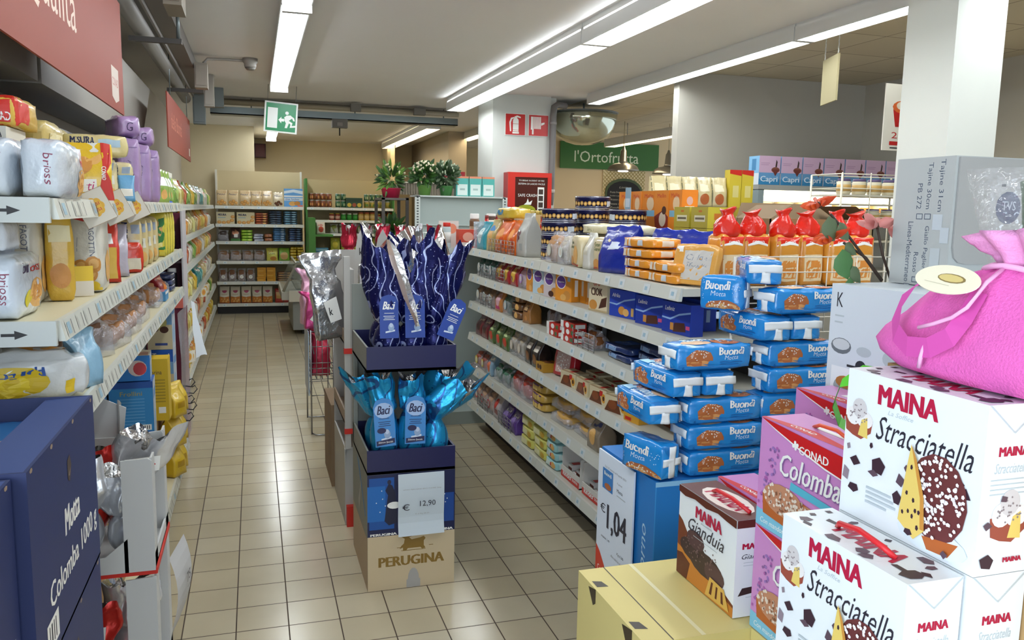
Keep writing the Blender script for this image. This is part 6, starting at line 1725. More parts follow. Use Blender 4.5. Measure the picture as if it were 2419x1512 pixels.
blp.put((-.488, 2.58, 1.133), R(60), 'crumpled light blue wrapper end beside the white yellow pack', None)
ham = carton('ham_tray', 'tray', '', .16, .12, .05, P('#3f86b8'), [('r', 0, .7, 1, 1, wp)], (), (), [('r', .1, .1, .9, .9, P('#c9737a'))])
ham.put((-.53, 4.87, 1.133), R(90), 'light blue tray at the far end of the lower left shelf', None)
tort = clearbag('bread_bag', 'bag', 'clear bag of flat bread', .2, .13, .1, M('#a8764c', .7), None, 14, 1)
tort.put((-.57, 5.2, 1.133), R(85), 'clear bag of flat bread at the far end of the lower left shelf', BGp)
redb = bag('snack_bag', 'bag', '', .12, .08, .12, wrap('#a3272a', .3), [('e', .6, .4, .3, .3, orangeP)], (), ())
redb.put((-.54, 5.03, 1.133), R(80), 'dark red bag with orange picture at the far end of the lower left shelf', None)
navp = soft('biscuit_pack', 'pack', 'navy flat pack', .2, .15, .035, wrap('#26345f', .3), (), (), (), [('r', .2, .3, .8, .6, P('#8f9fc4'))], (), .1, .4, .004, 3)
for k in range(3):
    navp.put((-.56, 5.42, 1.133 + .036 * k), R(88), 'navy flat pack at the far end of the lower left shelf, %s' % ('lowest', 'middle', 'uppermost')[k], 'navy flat packs on the lower left shelf')
# three hanging shelf cards
fl = [('e', .5 + .2 * math.cos(a), .5 + .17 * math.sin(a), .13, .12, P('#dba51f')) for a in [i * math.pi / 4 for i in range(8)]] + [('e', .5, .5, .24, .21, P('#e3b02a'))]
card = carton('shelf_card', 'card', '', .088, .003, .1, M('#d3ccbe', .5), [('r', .0, .0, 1, .012, P('#9a7a50')), ('r', 0, .988, 1, 1, P('#9a7a50')), ('r', 0, 0, .012, 1, P('#9a7a50')), ('r', .988, 0, 1, 1, P('#9a7a50'))] + fl + [('t', '*BASSI', .3, .53, .7, .62, P('#c9402a')), ('t', '*E', .47, .46, .53, .51, P('#c9402a')), ('t', '*FISSI', .32, .36, .68, .45, P('#c9402a'))])
for i, (x, y) in enumerate(((-.425, 2.68), (-.425, 3.05), (-.425, 3.5))):
    card.put((x - .0, y, 1.6), R(12), 'white flower card on the top left shelf rail, %s from the near end' % ORD[i + 1], 'flower cards on the top left shelf rail', 0, R(-26))
# ================================================================== RIGHT GONDOLA GOODS (fronts face the aisle)
RZ = R(-90)
def gx(K, off=.03):
    return GX + off + K.d / 2
def rrow(K, n, y0, step, z, where, off=.03, jr=.05, group=None, lift=.001, desc=None, rz=None):
    """row along the gondola starting from its far end y0 and coming nearer"""
    row(K, n, (gx(K, off), y0, z + lift), (0, -step, 0), RZ if rz is None else rz, where, 'far', group, .003, jr, desc)
def one(K, y, z, lab, off=.03, rz=0.0, group=None, lift=.001, dz=0):
    K.put((gx(K, off), y, z + lift + dz), RZ + R(rz), lab, group)
Z6, Z5, Z4, Z3, Z2, Z1 = GZ[5], GZ[4], GZ[3], GZ[2], GZ[1], GZ[0]
wireK = MB()
for z in (.01, .035, .06, .085):
    wireK.cyl((-.14, 0, z), (.14, 0, z), .002, chrome, 6)
for x in (-.14, -.07, 0, .07, .14):
    wireK.cyl((x, 0, 0), (x, 0, .09), .002, chrome, 6)
wire = Kind('wire_fence', 'shelf divider', '', wireK, .28, .004, .09)
def fence(y, z, lab):
    wire.put((GX + .012, y, z + .003), RZ, lab, 'low wire fences on the right gondola shelves')
# --- top shelf
tq = bag('snack_bag', 'bag', '', .2, .12, .2, wrap('#2f9fb4', .3), [('e', .45, .5, .3, .3, P('#d7e3e0')), ('t', 'Mare', .3, .4, .7, .6, P('#1f5f7f'), .2)], (), ())
one(tq, 5.78, Z6, 'turquoise bag at the far end of the gondola top')
bg_ = bag('snack_bag', 'bag', '', .2, .12, .22, wrap('#c9b06a', .3), [('e', .5, .4, .3, .25, biscuit2), ('r', .2, .65, .8, .8, P('#2a7fc0'))], (), ())
one(bg_, 5.52, Z6, 'beige bag with a blue stripe second from the far end of the gondola top')
og = bag('snack_bag', 'bag', '', .22, .12, .22, wrap('#ee6a10', .28), [('e', .4, .5, .3, .25, P('#f29a3a')), ('e', .65, .35, .2, .16, P('#d94a10'))], (), ())
one(og, 5.27, Z6, 'bright orange bag on the gondola top, left one of the orange pair', rz=3)
one(og, 5.03, Z6, 'bright orange bag on the gondola top, right one of the orange pair', rz=-4)
ytop = soft('snack_pack', 'pack', '', .3, .14, .08, wrap('#d7b53a', .3), [('r', .0, .4, .5, .8, P('#2b86b8'))], (), (), [('r', .1, .2, .45, .8, P('#2b86b8')), ('e', .7, .5, .2, .3, yellow)], (), .1, .5, .008, 3)
one(ytop, 5.3, Z6, 'yellow and blue bag lying over the orange bags', dz=.222, off=.06, rz=4)
gb = bag('pasta_bag', 'bag', '', .17, .12, .27, wrap('#b9b8b2', .3), [('e', .3, .5, .1, .08, P('#6a2333')), ('e', .45, .44, .08, .06, P('#6a2333')), ('e', .25, .38, .08, .06, P('#7a2c3a')), ('e', .5, .55, .06, .05, P('#6a2333')), ('r', .5, .15, .8, .3, P('#9fa3a3'))], (), ())
one(gb, 4.84, Z6, 'grey white bag with dark red berries on the gondola top')
fence(5.35, Z6, 'wire fence at the far end of the gondola top'); fence(5.05, Z6, 'wire fence in front of the orange bags')
tinK = tin_kind('cookie_tin', 'navy cookie tin', .105, .074, M('#191b45', .25, .3), M('#b9bccb', .2, .8), P('#c3cbd6'), P('#b98a3c'))
TG = 'navy cookie tins on the gondola top'
for k in range(4):
    tinK.put((1.73, 4.56, Z6 + .001 + .0755 * k), .3 * k, 'navy cookie tin, %s in the front stack of tins' % ('at the bottom', 'second up', 'third up', 'on top')[k], TG)
for k in range(4):
    tinK.put((1.965, 4.62, Z6 + .001 + .0755 * k), .4 * k + .2, 'navy cookie tin, %s in the middle stack behind the bread bags' % ('at the bottom', 'second up', 'third up', 'on top')[k], TG)
tinK.put((1.965, 4.62, Z6 + .304), 1.0, 'navy cookie tin on the very top of the middle stack, highest of all tins', TG)
for k in range(4):
    tinK.put((2.0, 4.2, Z6 + .001 + .0755 * k), .5 * k + .5, 'navy cookie tin, %s in the nearest stack beside the orange boxes' % ('at the bottom', 'second up', 'third up', 'on top')[k], TG)
pc = carton('price_card', 'card', '', .05, .003, .12, P('#8fa9b8'), [('r', .1, .1, .9, .5, P('#c9d3d8'))])
pc.put((2.0, 4.2, Z6 + .304), R(-80), 'blue grey card standing between the tin stacks', None)
br1_ = clearbag('bread_bag', 'bag', 'clear bag', .15, .1, .17, M('#b98a5c', .7), P('#c9cfc0'), 21, 1)
one(br1_, 4.3, Z6, 'clear biscuit bag with a pale label, left of the pair by the tins')
br2_ = clearbag('bread_bag', 'bag', 'clear bag', .13, .1, .17, M('#c9c0b0', .6), P('#dfe6e0'), 24, 1)
one(br2_, 4.12, Z6, 'clear white biscuit bag, right of the pair by the tins')
gc = soft('cracker_pack', 'pack', '', .2, .1, .16, wrap('#d9c9a0', .3), [('t', '*Gran', .15, .74, .5, .86, P('#4a6a3a')), ('t', '*Cereale', .15, .6, .6, .72, P('#4a6a3a')), ('e', .7, .4, .25, .3, biscuit2), ('e', .3, .2, .22, .16, biscuit), ('r', .0, .0, 1, .1, P('#b5452c'))], (), [('r', .2, .2, .8, .8, P('#e6dcc0'))], (), (), .05, .3, .003, 3)
one(gc, 3.93, Z6, 'beige cracker pack with green lettering before the tins', rz=-12)
wb = bag('cracker_bag', 'bag', '', .08, .08, .18, wrap('#d9d6cc', .3), [('r', .2, .4, .8, .6, P('#cfc9b4'))], (), ())
one(wb, 3.78, Z6, 'slim white bag beside the beige cracker pack')
one(gc, 3.65, Z6, 'second beige cracker pack next to the near blue bag', off=.05)
gcf = soft('cracker_pack', 'pack', '', .26, .16, .05, wrap('#d6cfae', .3), [('t', 'Gran', .2, .3, .5, .7, P('#5a6a3a'))], (), (), [('r', .1, .1, .6, .9, P('#cfc28a'))], (), .1, .4, .006, 3)
gcf.put((1.80, 4.02, Z6 + .17), R(-80), 'cream flat cracker pack lying on top of the cracker packs', None)
gcf.put((1.80, 3.72, Z6 + .17), R(-95), 'cream flat cracker pack nearer, lying on top of the cracker packs', None)
gcb = soft('cracker_pack', 'pack', '', .36, .12, .165, wrap('#cfc7a8', .3), (), (), (), (), (), .03, .2, .004, 3)
gcb.put((1.815, 4.0, Z6 + .001), R(-90), 'long beige cracker pack behind the front cracker packs', None)
tam = bag('diaper_bag', 'bag', 'blue crinkled bag', .2, .14, .21, wrap('#1c2f9a', .25, .5, 24), [('t', '**TAMTAM', .12, .42, .88, .58, wp), ('r', .1, .12, .6, .28, P('#d9704a')), ('r', .7, .1, .95, .3, P('#d9dde6'))], [('r', .3, .55, .7, .75, P('#d9dde6'))], (), (), .0, .0, .012, 3, .2)
tam2 = bag('diaper_bag', 'bag', '', .2, .13, .22, wrap('#1c2f9a', .25, .5, 24), [('r', .35, .5, .75, .68, P('#c9d0e0'))], (), (), (), .1, .2, .014, 8, .25)
TGm = 'blue crinkled bags on the gondola top'
tam2.put((1.665, 3.53, Z6 + .001), R(-70), 'blue crinkled bag at the shelf edge with a white barcode label', TGm)
for i, y in enumerate((3.66, 3.42, 3.18)):
    tam.put((1.86 + .0 * i, y, Z6 + .001), R(-62), 'blue crinkled bag with white lettering behind the orange packs, %s' % ('farthest', 'middle one', 'nearest')[i], TGm)
orf = soft('wafer_pack', 'pack', 'orange flat wafer pack', .24, .15, .042, wrap('#e2932a', .28), [('r', .05, .1, .3, .9, P('#d9d0c0')), ('r', .55, .2, .7, .8, P('#c9d0d6'))], [('r', .3, .2, .7, .8, P('#d9d0c0'))], (), [('r', .1, .2, .9, .8, P('#e6c08a')), ('r', .3, .35, .7, .65, wp)], (), .08, .4, .004, 3)
for i, (y, n_) in enumerate(((3.25, 4), (3.0, 2))):
    stack(orf, n_, (1.67, y, Z6 + .001), R(-88), ('farther', 'nearer')[i] + ' pile, gondola top edge', 'orange wafer packs on the gondola top', .004, .06, .0445)
orl = soft('wafer_pack', 'pack', '', .2, .04, .16, wrap('#dfa24a', .28), [('r', .25, .1, .9, .85, P('#c9c4bc')), ('t', 'Cialde', .3, .6, .8, .75, P('#8a8f9a'), .2), ('t', 'Sfoglia', .3, .4, .85, .55, P('#8a8f9a'), .2), ('r', .0, .8, .2, .95, wp)], (), (), (), (), .06, .4, .004, 3)
orl.put((1.645, 2.84, Z6 + .006), R(-66), 'orange wafer pack leaning upright at the near end of the gondola top', None, R(-14))
# --- orange baby boxes, yellow cartons, behind
ob = carton('baby_food_box', 'box', 'tall orange box', .14, .08, .25, P('#e5861f'), [('r', .1, .5, .9, .62, P('#7fb3cf')), ('e', .6, .75, .25, .14, P('#e8c9a0')), ('t', 'Mellin', .2, .86, .8, .94, redP), ('r', .0, .0, 1, .2, P('#d9c03a'))], [('r', 0, 0, 1, 1, P('#dd7d1c')), ('r', .2, .55, .8, .7, wp), ('e', .5, .8, .2, .08, P('#c9a0a0'))], (), ())
obc = carton('baby_food_box', 'box', '', .14, .08, .25, P('#e58a24'), [('p', [(.0, .5), (.6, .62), (1, .5), (1, .0), (.2, 0)], P('#8a2a1c')), ('e', .6, .45, .25, .14, P('#d9c9b4')), ('e', .7, .62, .16, .08, choc), ('t', 'Mellin', .2, .86, .8, .94, redP)], [('r', .2, .5, .8, .7, P('#7fb3cf'))], (), ())
osm = carton('baby_food_box', 'box', 'small orange box', .09, .07, .12, P('#e07f1a'), [('e', .5, .62, .26, .2, P('#d9c9a4')), ('e', .38, .7, .06, .05, ink), ('e', .62, .7, .06, .05, ink), ('r', .1, .15, .9, .35, P('#e8b04a'))], (), (), ())
OG = 'orange baby food boxes on the rear gondola top'
for i in range(7):
    osm.put((2.2, 4.6 - .105 * i, Z6 + .001), RZ, 'small orange box, %s from the far end of the bottom orange line' % ORD[i + 1], OG)
for i in range(5):
    (obc if i in (3,) else ob).put((2.2, 4.56 - .155 * i, Z6 + .123), RZ + R((4, -6, 3, 0, -3)[i]), scale=1.15, label='tall %sorange box, %s from the far end of the upper orange line' % ('brown printed ' if i == 3 else '', ORD[i + 1]), group=OG)
yc = carton('sugar_box', 'box', 'mustard yellow box', .16, .12, .105, P('#b5a43c'), [('r', .2, .3, .85, .6, P('#ddd6b4')), ('r', .25, .4, .8, .5, P('#6a5f4a')), ('r', .45, .75, .65, .85, P('#c9722c'))], [('r', 0, 0, 1, 1, P('#cdbd3c')), ('r', .3, .4, .7, .7, P('#c9722c'))], (), [('r', 0, 0, 1, 1, P('#d3c65a'))])
YG = 'mustard yellow boxes on the rear gondola top'
for c_, y in enumerate((3.84, 3.66)):
    for k in range(3):
        yc.put((2.2, y, Z6 + .001 + .107 * k), RZ, 'mustard yellow box, %s of the %s stack beside the red bags' % (('bottom', 'middle', 'top')[k], ('farther', 'nearer')[c_]), YG)
yc.put((2.34, 3.5, Z6 + .001), RZ, 'mustard yellow box, bottom of the nearest set back yellow stack', YG); yc.put((2.34, 3.5, Z6 + .108), RZ, 'mustard yellow box, middle of the nearest set back yellow stack', YG)
yc.put((2.34, 3.5, Z6 + .215), RZ, 'mustard yellow box, top of the nearest set back yellow stack', YG)
# red topped bags on the near end
cb = MB()
def conad_bag(w, d, h, seed):
    b = MB(); b.box(-w / 2, w / 2, -d / 2, d / 2, 0, h * .68, wrap('#d8902f', .3), 8)
    b.face('F', -w / 2, w / 2, -d / 2, d / 2, 0, h * .68, [('r', .12, .08, .88, .62, P('#e6cfa8')), ('r', .2, .14, .8, .5, P('#d98a3a')), ('p', [(.0, .8), (.5, .9), (1, .8), (1, 1), (0, 1)], wrap('#dd2a10', .25)), ('t', '*CONAD', .3, .84, .72, .9, wp), ('p', [(.0, .78), (.5, .88), (1, .78), (1, .8), (.5, .9), (0, .8)], wp)], .0012, 6)
    b.warp(pillow(w, d, h * .68, .1, .3, .004, 24, seed))
    c = MB(); c.lathe([(w * .47, h * .66), (w * .485, h * .72), (w * .46, h * .8), (w * .37, h * .88), (w * .25, h * .93), (w * .2, h * .95), (w * .27, h * .985), (w * .3, h * 1.01), (w * .1, h * 1.0)], wrap('#dc2210', .22, .6, 26), 28, fn=lambda r, z, q_: r * (1 + .1 * math.sin(5 * q_ + seed) * (z > h * .78)) * (1 - .22 * abs(math.sin(q_))))
    c.warp(lambda p: p + noise.noise_vector(p * 16 + V((seed, 0, 0))) * .022 * sm((p.z - h * .66) * 10))
    return [('bag_body', b), ('gathered_top', c)]
cbk = [Kind('biscuit_bag', 'bag', '', conad_bag(.125, .1, .3, s), .125, .1, .3) for s in (2, 5)]
CBG = 'orange bags with red gathered tops'
for i, x in enumerate((1.80, 1.93, 2.06, 2.19, 2.32, 2.44)):
    cbk[i % 2].put((x, 2.86 + .02 * (i % 2), Z6 + .001), R((3, -4, 2, 5, -3, 0, 4)[i]), 'orange bag with red gathered top, %s from the left in the row of bags' % ORD[i + 1], CBG)
t = thing('wire_rack', 'white wire rack in front of the red topped bags', 'rack', (1.95, 2.71, 1.2))
b = MB()
for z in (.0, .06, .12, .18, .24, .3):
    b.cyl((-.2, 0, z), (.6, 0, z), .0025, M('#d9d4c8', .4, .2), 6)
for x in (-.2, -.06, .08, .22, .36, .5, .6):
    b.cyl((x, 0, 0), (x, 0, .3), .0025, M('#d9d4c8', .4, .2), 6)
obj('mesh_panel', b, t)
b = MB(); b.cyl((-.2, .005, -1.2), (-.2, .005, .3), .006, M('#d9d4c8', .4, .2), 8); obj('leg', b, t)
b = MB(); b.cyl((.6, .005, -1.2), (.6, .005, .3), .006, M('#d9d4c8', .4, .2), 8); obj('leg', b, t)
# brown open carton
t = thing('open_carton', 'open brown carton with raised flaps behind the red topped bags', 'carton', (2.38, 3.15, Z6 + .001))
kb = M('#9a7f58', .8, var=.05, bscale=6)
b = MB(); w, d, h = .27, .13, .27
b.box(-w, w, -d, -d + .006, 0, h, kb); b.box(-w, w, d - .006, d, 0, h, kb); b.box(-w, -w + .006, -d, d, 0, h, kb); b.box(w - .006, w, -d, d, 0, h, kb); b.box(-w, w, -d, d, 0, .006, kb)
b.face('F', -w, w, -d, d, 0, h, [('r', .5, .35, .66, .8, P('#d3cfc4')), ('r', .53, .4, .57, .65, P('#5a5550')), ('r', .59, .4, .63, .65, P('#5a5550'))])
obj('box', b, t)
for sg in (-1, 1):
    b = MB(); b.quad((sg * w, -d, h), (sg * w, d, h), (sg * w * .62, d, h + .06), (sg * w * .62, -d, h + .06), M('#7d664a', .8)); obj('flap', b, t)
b = MB(); b.quad((-w, d, h), (w, d, h), (w * .8, d + .05, h + .07), (-w * .8, d + .05, h + .07), M('#7d664a', .8)); obj('flap', b, t)
# support for the near end (boxes sit on the gondola's rear top shelf)

# --- shelf 5 (second from the top)
gbl = clearbag('candy_bag', 'bag', 'clear bag of green and blue sweets', .15, .1, .14, M('#3a6a5a', .5, var=.5, bscale=40), P('#cfd8d8'), 31, 1)
rrow(gbl, 3, 5.8, .16, Z5, 'on the second gondola shelf', desc='clear bag of green sweets')
rdl = bag('candy_bag', 'bag', 'red sweets bag', .16, .1, .15, wrap('#a8202a', .28), [('e', .5, .45, .35, .3, P('#d9b03a')), ('r', .2, .7, .8, .85, P('#e6d3c0')), ('e', .35, .3, .15, .12, P('#4a2a6a'))], (), ())
rrow(rdl, 3, 5.3, .165, Z5, 'on the second gondola shelf')
mal = clearbag('candy_bag', 'bag', '', .13, .1, .15, M('#d3a9b4', .6, var=.2, bscale=40), P('#b98ad0'), 35, 1)
one(mal, 4.8, Z5, 'clear bag of pink marshmallows on the second gondola shelf')
fence(5.6, Z5, 'wire fence at the far end of the second gondola shelf'); fence(5.25, Z5, 'wire fence before the red sweets bags')
def digestive(base, pic, key):
    return carton('biscuit_box', 'box', '', .15, .07, .145, base, [('e', .36, .7, .3, .26, wp), ('e', .36, .7, .27, .23, P('#5f3a8a')), ('t', '*Digestive', .16, .66, .56, .74, wp, .2), ('e', .72, .22, .22, .18, biscuit), ('e', .5, .14, .18, .12, pic), ('r', .75, .75, .92, .9, P('#8fb0c8'))], [('r', .3, .2, .6, .8, wp)], [('r', .3, .2, .6, .8, wp)], ())
db, dp, do_ = digestive(P('#b9cfdc'), biscuit2, 1), digestive(P('#cfc3c4'), choc, 2), digestive(P('#e0912a'), biscuit2, 3)
one(do_, 4.63, Z5, 'orange biscuit box behind the pink marshmallows')
one(db, 4.47, Z5, 'pale blue biscuit box with a purple disc on the second gondola shelf', rz=14)
one(dp, 4.28, Z5, 'white and brown biscuit box with a purple disc on the second gondola shelf', rz=14)
one(do_, 4.09, Z5, 'orange biscuit box with a purple disc nearest the orange spines', rz=14)
osp = carton('biscuit_box', 'box', 'orange biscuit box seen by its spine', .075, .15, .145, P('#d98a1f'), [('r', .3, .25, .65, .8, P('#d9cfc0'))], (), (), ())
for i in range(4):
    one(osp, 3.975 - .079 * i, Z5, 'orange biscuit box showing its spine, %s from the far end of the spines' % ORD[i + 1], off=.1, group='orange boxes on the second gondola shelf')
cio = carton('biscuit_box', 'box', '', .16, .06, .155, P('#d9c9a8'), [('t', '*oro', .25, .8, .6, .93, P('#c9402a')), ('t', '**CIOK', .12, .5, .75, .74, choc), ('p', [(.55, .1), (.95, .2), (.98, .5), (.7, .42)], choc), ('e', .25, .2, .22, .16, biscuit), ('r', 0, 0, 1, .06, P('#b5a07a'))], (), [('r', .1, .1, .9, .9, P('#b59a72'))], ())
one(cio, 3.62, Z5, 'cream biscuit box with brown lettering beside the blue boxes', rz=10)
gr_ = carton('biscuit_box', 'box', 'green and red biscuit box', .07, .1, .1, P('#3f7a3a'), [('r', 0, 0, .45, 1, P('#b5472f')), ('r', .1, .6, .9, .7, P('#7a9a5a'))])
for i in range(5):
    one(gr_, 3.56 - .09 * i, Z5, 'green and red box behind the blue boxes, %s from the far end' % ORD[i + 1], off=.27, group='green boxes at the back of the second shelf', dz=.0)
bh = carton('biscuit_box', 'box', '', .2, .06, .125, P('#1d3fae'), [('t', '*Afrika', .1, .72, .42, .86, wp, .2), ('p', [(.0, .45), (.3, .42), (.6, .6), (1, .72), (1, .78), (.6, .66), (.3, .48), (0, .5)], P('#8fb0dc')), ('e', .5, .25, .14, .16, biscuit), ('e', .66, .2, .12, .14, biscuit2), ('r', .86, .1, .96, .4, P('#c9a05a'))], [('r', .2, .3, .5, .7, P('#9ab5dc'))], [('p', [(.3, 0), (.5, .5), (.4, 1), (.55, 1), (.65, .5), (.45, 0)], P('#9ab5dc'))], ())
bh2 = carton('biscuit_box', 'box', '', .2, .06, .125, P('#1a379c'), [('t', '*Leibniz', .1, .72, .45, .86, wp, .2), ('p', [(.0, .45), (.3, .42), (.6, .6), (1, .72), (1, .78), (.6, .66), (.3, .48), (0, .5)], P('#8fb0dc')), ('p', [(.4, .05), (.85, .12), (.8, .4), (.45, .35)], choc), ('r', .3, .1, .42, .34, biscuit), ('r', .85, .2, .98, .32, P('#c94a7a'))], (), [('p', [(.3, 0), (.5, .5), (.4, 1), (.55, 1), (.65, .5), (.45, 0)], P('#9ab5dc'))], ())
BBG = 'blue biscuit boxes on the second gondola shelf'
for i, (K, y, o_, rz) in enumerate([(bh, 3.40, .055, 10), (bh2, 3.13, .055, 8), (bh2, 2.89, .055, 5)]):
    one(K, y, Z5, 'blue biscuit box with a white wave, %s from the far end at the shelf front' % ORD[i + 1], off=o_, rz=rz, group=BBG)
one(bh, 3.26, Z5, 'blue biscuit box in the second line of the second gondola shelf, farther', off=.2, group=BBG)
one(bh, 3.02, Z5, 'blue biscuit box in the second line of the second gondola shelf, nearer', off=.2, group=BBG)
# --- shelf 4
mixb = clearbag('candy_bag', 'bag', 'clear bag of mixed sweets', .15, .1, .15, M('#8a6a4a', .5, var=.6, bscale=45), P('#c9d3d0'), 41, 1)
rrow(mixb, 3, 5.82, .165, Z4, 'on the third gondola shelf')
pb_ = bag('candy_bag', 'bag', '', .15, .1, .155, wrap('#c9803a', .3), [('e', .5, .5, .35, .3, P('#d9a9b4')), ('r', .2, .1, .8, .25, P('#c22a74'))], (), ())
one(pb_, 5.3, Z4, 'orange and pink sweets bag on the third gondola shelf')
gr2 = clearbag('candy_bag', 'bag', '', .14, .1, .155, M('#4a6a4a', .5, var=.6, bscale=45), P('#a9c9d0'), 44, 1)
one(gr2, 5.12, Z4, 'clear bag of green and violet sweets on the third gondola shelf')
wafb = soft('wafer_pack', 'pack', 'brown wafer pack', .16, .12, .05, wrap('#7a5230', .3), [('r', .05, .2, .6, .8, P('#2a2422')), ('e', .75, .5, .18, .4, biscuit2)], (), (), [('r', .1, .2, .7, .8, P('#2a2422'))], (), .1, .4, .003, 3)
stack(wafb, 4, (gx(wafb), 4.92, Z4 + .001), RZ, 'brown pile, third gondola shelf', None, .003, .06, .0525)
kb2 = bag('biscuit_bag', 'bag', '', .1, .08, .16, wrap('#a9733a', .35), [('r', .25, .45, .75, .75, P('#4a2a1a')), ('r', .3, .5, .7, .7, P('#c9a06a')), ('e', .5, .2, .2, .1, P('#c98a4a'))], (), ())
one(kb2, 4.70, Z4, 'brown paper bag with a window on the third gondola shelf', rz=8)
drk = clearbag('biscuit_bag', 'bag', 'clear bag of dark biscuits', .15, .1, .16, M('#4a2f20', .6, var=.3, bscale=40), None, 47, 1)
rrow(drk, 4, 4.5, .17, Z4, 'on the third gondola shelf', off=.12)
flr = carton('chocolate_box', 'box', 'red and white chocolate box', .18, .07, .035, P('#c22a20'), [('r', 0, .0, .22, 1, wp), ('e', .5, .5, .14, .4, wp), ('r', .75, .2, .95, .8, P('#3d6a3a'))], [('r', .1, .2, .9, .8, wp)], (), [('r', 0, 0, .25, 1, wp), ('e', .55, .5, .2, .35, P('#7a1f18'))])
stack(flr, 2, (gx(flr, .02), 4.2, Z4 + .001), RZ, 'farther red pile, third gondola shelf', None, .003, .05, .036)
stack(flr, 3, (gx(flr, .02), 3.98, Z4 + .001), RZ, 'nearer red pile, third gondola shelf', None, .003, .05, .036)
brl = soft('wafer_pack', 'pack', '', .2, .1, .04, wrap('#6a2a22', .3), (), (), (), [('r', .2, .2, .8, .8, P('#8a5a3a'))], (), .1, .4, .003, 3)
brl.put((gx(brl, .1), 4.12, Z4 + .11), RZ, 'dark red wafer pack lying behind the red piles', None) if False else None
one(clearbag('biscuit_bag', 'bag', '', .14, .1, .1, M('#8a5226', .6, var=.3, bscale=40), None, 51, 1), 3.74, Z4, 'clear bag of chocolate sticks behind the third shelf wire fence')
fence(3.74, Z4, 'wire fence around the chocolate sticks'); fence(5.55, Z4, 'wire fence at the far end of the third gondola shelf')
nvf = soft('biscuit_pack', 'pack', 'navy flat biscuit pack', .24, .16, .035, wrap('#1f3468', .28), [('r', .1, .2, .5, .8, P('#7f9fc8'))], (), (), [('r', .15, .2, .6, .8, P('#3f62a8')), ('t', '*Oro', .2, .4, .5, .6, P('#9fb5d6'))], (), .08, .4, .004, 3)
stack(nvf, 2, (gx(nvf, .05), 3.42, Z4 + .001), RZ, 'farther navy pile, third gondola shelf', None, .006, .12, .037)
stack(nvf, 3, (gx(nvf, .08), 3.14, Z4 + .001), RZ, 'middle navy pile, third gondola shelf', None, .006, .12, .037)
stack(nvf, 2, (gx(nvf, .06), 2.89, Z4 + .001), RZ, 'nearer navy pile, third gondola shelf', None, .006, .1, .037)
# --- shelf 3
drb = bag('snack_bag', 'bag', 'dark red snack bag', .15, .1, .15, wrap('#6a1420', .28), [('e', .5, .5, .3, .25, P('#3a1a16')), ('r', .2, .7, .8, .82, P('#d9b9a0'))], (), ())
rrow(drb, 2, 5.8, .165, Z3, 'on the fourth gondola shelf')
grb = bag('snack_bag', 'bag', 'green and red snack bag', .15, .1, .15, wrap('#4f6a2f', .3), [('e', .6, .35, .3, .2, P('#c9402a')), ('r', .1, .6, .7, .8, P('#b9c98a'))], (), ())
rrow(grb, 3, 5.46, .165, Z3, 'on the fourth gondola shelf')
clr_ = clearbag('candy_bag', 'bag', 'clear bag of nougat', .14, .1, .16, M('#b9a98a', .5, var=.4, bscale=45), P('#d9c9b4'), 55, 1)
rrow(clr_, 2, 4.96, .16, Z3, 'on the fourth gondola shelf')
blk = bag('chocolate_bag', 'bag', 'black chocolate bag', .13, .09, .17, wrap('#241a18', .28), [('r', .2, .55, .8, .75, P('#d9d0c0')), ('e', .5, .28, .3, .18, P('#8a5a30'))], (), ())
rrow(blk, 2, 4.65, .14, Z3, 'on the fourth gondola shelf')
goldb = carton('chocolate_box', 'box', '', .13, .1, .05, P('#b98a2a'), [('e', .3, .5, .14, .3, choc), ('e', .6, .5, .14, .3, choc)], (), (), [('e', .3, .5, .16, .3, P('#6a3a20')), ('e', .65, .5, .16, .3, P('#6a3a20'))])
one(goldb, 4.4, Z3, 'gold chocolate box before the black bags', off=.02)
rcb = soft('candy_bag', 'bag', '', .18, .06, .17, wrap('#b5202c', .28), [('r', .14, .12, .86, .8, P('#c9a9a0'))] + sprinkles(.5, .45, .3, .3, 40, wp, .03, 1, 3), (), (), (), (), .1, .3, .004, 3)
rcb.put((1.655, 4.2, Z3 + .004), R(-74), 'red framed bag of white sweets leaning on the fourth gondola shelf', None, R(-8))
toff = carton('chocolate_box', 'box', 'cream chocolate box', .17, .08, .075, P('#d8c9a4'), [('p', [(.0, 0), (.75, 0), (.6, .8), (.2, .7)], P('#6a3a1f')), ('e', .35, .45, .2, .3, P('#8a4a26')), ('r', .6, .55, .78, .9, P('#c92a24')), ('e', .84, .45, .12, .3, P('#d99a2a')), ('e', .84, .45, .06, .16, choc)], [('r', .1, .1, .9, .9, P('#cdb98a'))], (), [('r', .4, .2, .6, .8, P('#c92a24')), ('r', .0, .0, 1, .2, P('#b59a72'))])
CHG = 'cream chocolate boxes on the fourth gondola shelf'
for i, y in enumerate((3.98, 3.78, 3.58, 3.38)):
    one(toff, y, Z3, 'cream chocolate box at the shelf front, %s from the far end' % ORD[i + 1], rz=(6, -3, 5, 12)[i], group=CHG)
for i, y in enumerate((3.93, 3.7, 3.1)):
    one(toff, y, Z3, 'cream chocolate box in the second line of the fourth shelf, %s from the far end' % ORD[i + 1], off=.15, group=CHG, dz=.0)
yfl = carton('chocolate_box', 'box', '', .12, .08, .1, P('#d9a02f'), [('e', .4, .55, .25, .2, choc), ('e', .4, .55, .15, .12, P('#d9c9a4')), ('r', .1, .05, .5, .2, redP)], (), (), [('r', .2, .2, .8, .8, P('#e6c87a'))])
one(yfl, 3.21, Z3, 'yellow chocolate box nearest the blue buns on the fourth shelf', rz=8)
